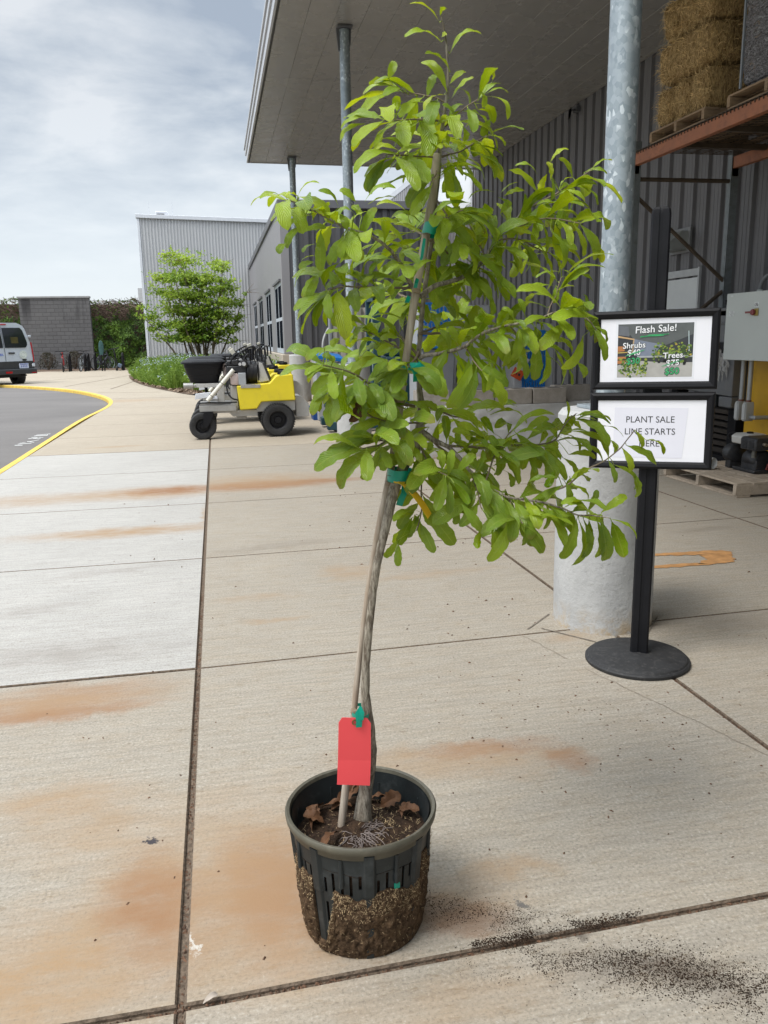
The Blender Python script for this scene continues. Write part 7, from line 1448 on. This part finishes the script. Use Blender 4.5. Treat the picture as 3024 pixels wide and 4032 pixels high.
# ================================================================== planting bed, blue-star border, small tree
BED = smooth_path([(-3.6, 35.35), (-3.35, 33.0), (-3.05, 30.5), (-2.72, 28.26), (-2.28, 25.8), (-1.78, 23.5), (-1.03, 20.68), (-.54, 19.05), (.2, 17.9), (1.2, 17.3), (1.47, 17.25)], 2)
bm = bmesh.new(); ring = [bm.verts.new((x, y, gz(y) + .012)) for x, y in BED] + [bm.verts.new((1.47, 35.35, gz(35.35) + .012))]
f = bm.faces.new(ring); bmesh.ops.triangulate(bm, faces=[f]); bm.normal_update(); me = bpy.data.meshes.new('mulch_bed'); bm.to_mesh(me); bm.free(); me.materials.append(M_mulch); o = bpy.data.objects.new('mulch_bed', me); col.objects.link(o); tag(o, kind='structure')
def bed_edge(y):
    for (x0, y0), (x1, y1) in zip(BED, BED[1:]):
        if (y0 - y) * (y1 - y) <= 0 and abs(y0 - y1) > 1e-6: return lerp(x0, x1, (y - y0) / (y1 - y0))
    return 1.4
mb = MB()
for k in range(900):
    y = fr.uniform(17.6, 30); x = bed_edge(y) + fr.uniform(.02, 1.0); p = Vector((x, y, gz(y) + .02 + fr.random() * .03)); leafquad(mb, p, fr.uniform(.06, .16), Vector((fr.uniform(-.5, .5), fr.uniform(-.5, .5), 1)), 0.5)
mb.tint = []; o = mb.build('wood_chips', mat('Wood_Chip', (.23, .165, .115), .9, var=.5, scale=9), smooth=0); tag(o, 'loose wood chips scattered along the edge of the planting bed', 'wood chips', kind='stuff')
M_blade = leafmat('Border_Stems', (.075, .155, .018), (.25, .36, .055), .3); M_bud = mat('Pale_Blue_Flower', (.46, .53, .62), .6, var=.12, scale=50)
mb = MB(); mf_ = MB()
for k in range(11500):
    y = 19.4 + 14.0 * fr.random() ** 1.25; e0 = bed_edge(y); x = e0 + (.55 if y < 22 else .15) + fr.random() ** 1.2 * min(3.4, 1.3 - e0)
    if x > 1.35: continue
    edge = min(1, (x - e0 - (.5 if y < 22 else .1)) / .5 + .35); hh_ = (.70 + .20 * noise.noise(Vector((x * 1.1, y * 1.1, 0))) + fr.uniform(-.05, .10)) * min(1, edge) * (1.0 if y < 29 else .92)
    z0 = gz(y); ln = Vector((fr.uniform(-.14, .14) - .16 * (1 - edge), fr.uniform(-.16, .10), hh_)); a = Vector((x, y, z0)); b = a + ln; c_ = a + ln * .55 + Vector((fr.uniform(-.03, .03), 0, .03)); w = fr.uniform(.008, .018); s = Vector((w, fr.uniform(-.4, .4) * w, 0)); tn_ = max(0, min(1, .5 + .5 * noise.noise(Vector((x * .9, y * .9, 4))) + fr.gauss(0, .18)))
    mb.add([a - s, a + s, c_ + s, c_ - s, b], [(0, 1, 2, 3), (3, 2, 4)], tint=tn_)
    for q in range(4):
        p = a.lerp(b, fr.uniform(.25, 1)); d = Vector((fr.uniform(-1, 1), fr.uniform(-1, .4), fr.uniform(-.2, .9))).normalized() * fr.uniform(.07, .13); s2_ = d.cross(Vector((fr.uniform(-.4, .4), -1, .3))).normalized() * .011; mb.add([p, p + d * .5 + s2_, p + d, p + d * .5 - s2_], [(0, 1, 2, 3)], tint=max(0, min(1, tn_ + fr.gauss(0, .15))))
    if noise.noise(Vector((x * 1.6, y * 1.0, 9))) > -.08 and fr.random() < .09 and y < 30:
        for q in range(6): leafquad(mf_, b + Vector((fr.gauss(0, .030), fr.gauss(0, .03), fr.gauss(.01, .03))), fr.uniform(.022, .042), Vector((fr.uniform(-1, 1), -1, fr.uniform(-.3, 1))), .5)
mf_.tint = []
fb_ = mb.build('flowering_border', M_blade, smooth=0); tag(fb_, 'mass of feathery green stems topped with pale blue flowers along the warehouse bed', 'flower border', kind='stuff')
o = mf_.build('flower_heads', M_bud, fb_, smooth=0); tag(o, kind='stuff')
M_tl = leafmat('Small_Tree_Leaf', (.10, .20, .016), (.42, .54, .06), .45)
TX, TYY = -.42, 28.6; TZ = gz(28.6)
st_ = thing('small_tree', 'multi stemmed light green tree in the bed before the warehouse', 'tree', (TX, TYY, TZ))
mt = MB(); ml = MB(); tips = []
for k in range(15):
    a = 2 * math.pi * k / 15 + fr.uniform(-.2, .2); tilt = fr.uniform(.15, 1.0); hx, hy = math.cos(a) * tilt, math.sin(a) * tilt * .8
    top = Vector((TX - .24 + hx * 1.9, TYY + hy * 1.4, TZ + fr.uniform(2.3, 3.1) + (1 - tilt) * 1.5)); P = [Vector((TX + math.cos(a) * .10, TYY + math.sin(a) * .10, TZ - .05))]
    for j in range(1, 8): q = j / 7; P.append(Vector((lerp(P[0].x, top.x, q ** .85), lerp(P[0].y, top.y, q ** .85), lerp(TZ, top.z, q ** 1.05))) + Vector((fr.gauss(0, .03), fr.gauss(0, .03), 0)))
    mt.tube(P, [lerp(.045, .008, j / 7) for j in range(8)], 7)
    for j in range(2, 8):
        for s in range(6):
            d = Vector((fr.gauss(0, 1.15), fr.gauss(0, 1), fr.uniform(-.05, .45))); d.normalize(); L0 = fr.uniform(.35, .95) * (1.15 - .5 * j / 7); e_ = P[j] + d * L0
            if e_.z < TZ + 1.25: continue
            mt.tube([P[j], P[j] + d * L0 * .5 + Vector((0, 0, .03)), e_], [.010, .006, .003], 4); tips.append((P[j], e_))
for (a, b) in tips:
    for q in range(25):
        u = fr.uniform(.2, 1.08); p = a.lerp(b, u) + Vector((fr.gauss(0, .07), fr.gauss(0, .07), fr.gauss(0, .05)))
        if p.z < TZ + 1.22 + .25 * noise.noise(p * 1.5): continue
        dx, dz = (p.x + .70) / 1.80, (p.z - (TZ + 2.5)) / 1.90
        if dx * dx + dz * dz > 1.0 + .25 * noise.noise(p * 2.2): continue
        leafquad(ml, p, fr.uniform(.085, .155), Vector((fr.uniform(-.8, .8), fr.uniform(-1, .3), fr.uniform(.15, 1.2))), max(0, min(1, .42 + .55 * noise.noise(p * 1.7) + fr.gauss(0, .17) + .12 * (p.z - TZ - 2))))
for q in range(5200):
    p = Vector((TX - .26 + fr.gauss(0, .85), TYY + fr.gauss(0, .7), TZ + fr.uniform(1.15, 4.3))); dx, dz = (p.x + .70) / 1.70, (p.z - (TZ + 2.45)) / 1.80
    if dx * dx + dz * dz > .92 + .35 * noise.noise(p * 2.0) or noise.noise(p * 2.6) < .05: continue
    if p.z < TZ + 1.25 + .2 * noise.noise(p * 1.5): continue
    leafquad(ml, p, fr.uniform(.08, .14), Vector((fr.uniform(-.8, .8), fr.uniform(-1, .3), fr.uniform(.15, 1.2))), max(0, min(1, .42 + .55 * noise.noise(p * 1.7) + fr.gauss(0, .17))))
mt.build('trunk', M_twig, st_); ml.build('crown', M_tl, st_, smooth=0)

# ================================================================== spilt soil and litter on the pavement
dr_ = random.Random(77); mb = MB(); ml_ = MB()
def chip(mb, x, y, s, lift=0.0):
    z = 0.0006 + lift; a = dr_.uniform(0, 6.28); l, w, h = s * dr_.uniform(.7, 1.6), s * dr_.uniform(.4, .8), s * dr_.uniform(.3, .7); u = Vector((math.cos(a), math.sin(a), 0)); v = Vector((-u.y, u.x, 0)); p = Vector((x, y, z))
    mb.add([p - u * l * .5 - v * w * .5, p + u * l * .5 - v * w * .4, p + u * l * .45 + v * w * .5, p - u * l * .5 + v * w * .45, p + Vector((0, 0, h))], [(0, 1, 4), (1, 2, 4), (2, 3, 4), (3, 0, 4)])
def spread(n, x0, y0, x1, y1, wd, s0, s1, dens=1.0):
    s1 *= .62; n = int(n * 1.15)
    for k in range(n):
        t_ = dr_.random(); x = lerp(x0, x1, t_); y = lerp(y0, y1, t_); q = dr_.gauss(0, wd); dx_, dy_ = (y1 - y0), -(x1 - x0); ll = math.hypot(dx_, dy_); X, Y_ = x + dx_ / ll * q + dr_.gauss(0, .02), y + dy_ / ll * q
        if noise.noise(Vector((X * 9, Y_ * 14, 1))) < -.12 and dr_.random() < .8: continue
        if math.hypot(X - PC.x, Y_ - PC.y) < .128: continue
        chip(mb, X, Y_, s0 * (s1 / s0) ** (dr_.random() ** 2.2))
spread(1500, .34, 1.515, .64, 1.35, .022, .0012, .0048); spread(900, .36, 1.43, .60, 1.36, .03, .001, .003)
spread(1700, .42, 1.352, .80, 1.362, .007, .0015, .006)
spread(3800, .50, 1.33, .95, 1.12, .040, .0012, .0048); spread(3000, .70, 1.27, 1.02, 1.05, .032, .0012, .006); spread(900, .40, 1.32, .62, 1.27, .03, .001, .0028)
spread(2200, .62, 1.28, 1.05, 1.03, .03, .001, .005); spread(2600, .50, 1.33, .98, 1.10, .05, .0006, .0016); spread(1200, .34, 1.51, .64, 1.35, .03, .0006, .0014); spread(500, .50, 1.34, .72, 1.347, .004, .002, .005)
o = mb.build('spilt_soil', M_soil, smooth=0); tag(o, 'dark potting soil spilt over the pavement right of the pot', 'soil', kind='stuff')
for k in range(420):
    x = dr_.choice((dr_.gauss(1.1, .28), dr_.uniform(-1.2, 3.5))); y = dr_.choice((dr_.gauss(2.2, .25), dr_.uniform(1.35, 6.5)))
    chip(ml_, x, y, dr_.uniform(.0025, .008) * (1 if y < 3 else 1.6))
for xj, y0, y1, n in ((-.135, .9, 4, 520), (1.52, 1.6, 2.75, 420)):
    for k in range(n): chip(ml_, xj + dr_.gauss(0, .006), dr_.uniform(y0, y1), dr_.uniform(.003, .009), -.010)
for k in range(420): x = dr_.uniform(-.6, 1.5); chip(ml_, x, 1.32 + .028 * (x + .135) + dr_.gauss(0, .005), dr_.uniform(.003, .008), -.008)
o = ml_.build('leaf_litter', mat('Brown_Litter', (.12, .065, .038), .9, var=.6, scale=60), smooth=0); tag(o, 'brown leaf crumbs and twigs scattered over pavement and joints', 'litter', kind='stuff')
mb = MB(); P = []
for i in range(60): u = i / 59; x, y = (lerp(1.14, 1.266, u * 2), lerp(3.019, 2.548, u * 2)) if u < .5 else (lerp(1.266, 1.491, u * 2 - 1), lerp(2.548, 1.88, u * 2 - 1)); P.append((x + .012 * noise.noise(Vector((u * 20, 0, 0))), y))
for a, b in zip(P, P[1:]):
    if noise.noise(Vector((a[0] * 20, a[1] * 9, 3))) > -.25: strip(mb, [a, b], .0022 + .0015 * dr_.random(), .0012)
o = mb.build('pavement_crack', mat('Hairline_Crack', (.22, .18, .14), .95, var=.4, scale=80), smooth=0); tag(o, kind='structure')
M_opaint = mat('Old_Orange_Paint', (.40, .205, .075), .85, var=.25, scale=20)
mb = MB(); rows = []
for P in ([(2.20, 3.965), (2.45, 3.95), (2.70, 3.93), (2.74, 3.87), (2.58, 3.86), (2.40, 3.90), (2.22, 3.93)], [(2.52, 3.86), (2.72, 3.87), (2.66, 3.76), (2.62, 3.70), (2.50, 3.69), (2.42, 3.72), (2.52, 3.78)], [(2.16, 3.745), (2.42, 3.735), (2.50, 3.69), (2.40, 3.675), (2.15, 3.70)]):
    Q = []
    n = len(P)
    for i in range(n):
        a, b = P[i], P[(i + 1) % n]
        for q in range(7): x, y = lerp(a[0], b[0], q / 7), lerp(a[1], b[1], q / 7); Q.append(Vector((x + .022 * noise.noise(Vector((x * 26, y * 26, 0))), y + .022 * noise.noise(Vector((x * 26, y * 26, 7))), .0028)))
    mb.add(Q, [tuple(range(len(Q)))])
o = mb.build('paint_marking', M_opaint, smooth=0); tag(o, kind='structure')
mb = MB(); vs, fs, uv = leaf_rows(Vector((-.095, 1.318, .003)), Vector((-.068, 1.330, .008)), .006, Vector((.2, -.3, 1)), .25, .6, 1.5, 7, 2); mb.add(vs, fs, uv); o = mb.build('dead_leaf', mat('Pale_Dead_Leaf', (.42, .36, .30), .8), smooth=60); tag(o, 'pale curled dead leaf at the crossing of the pavement joints', 'leaf')
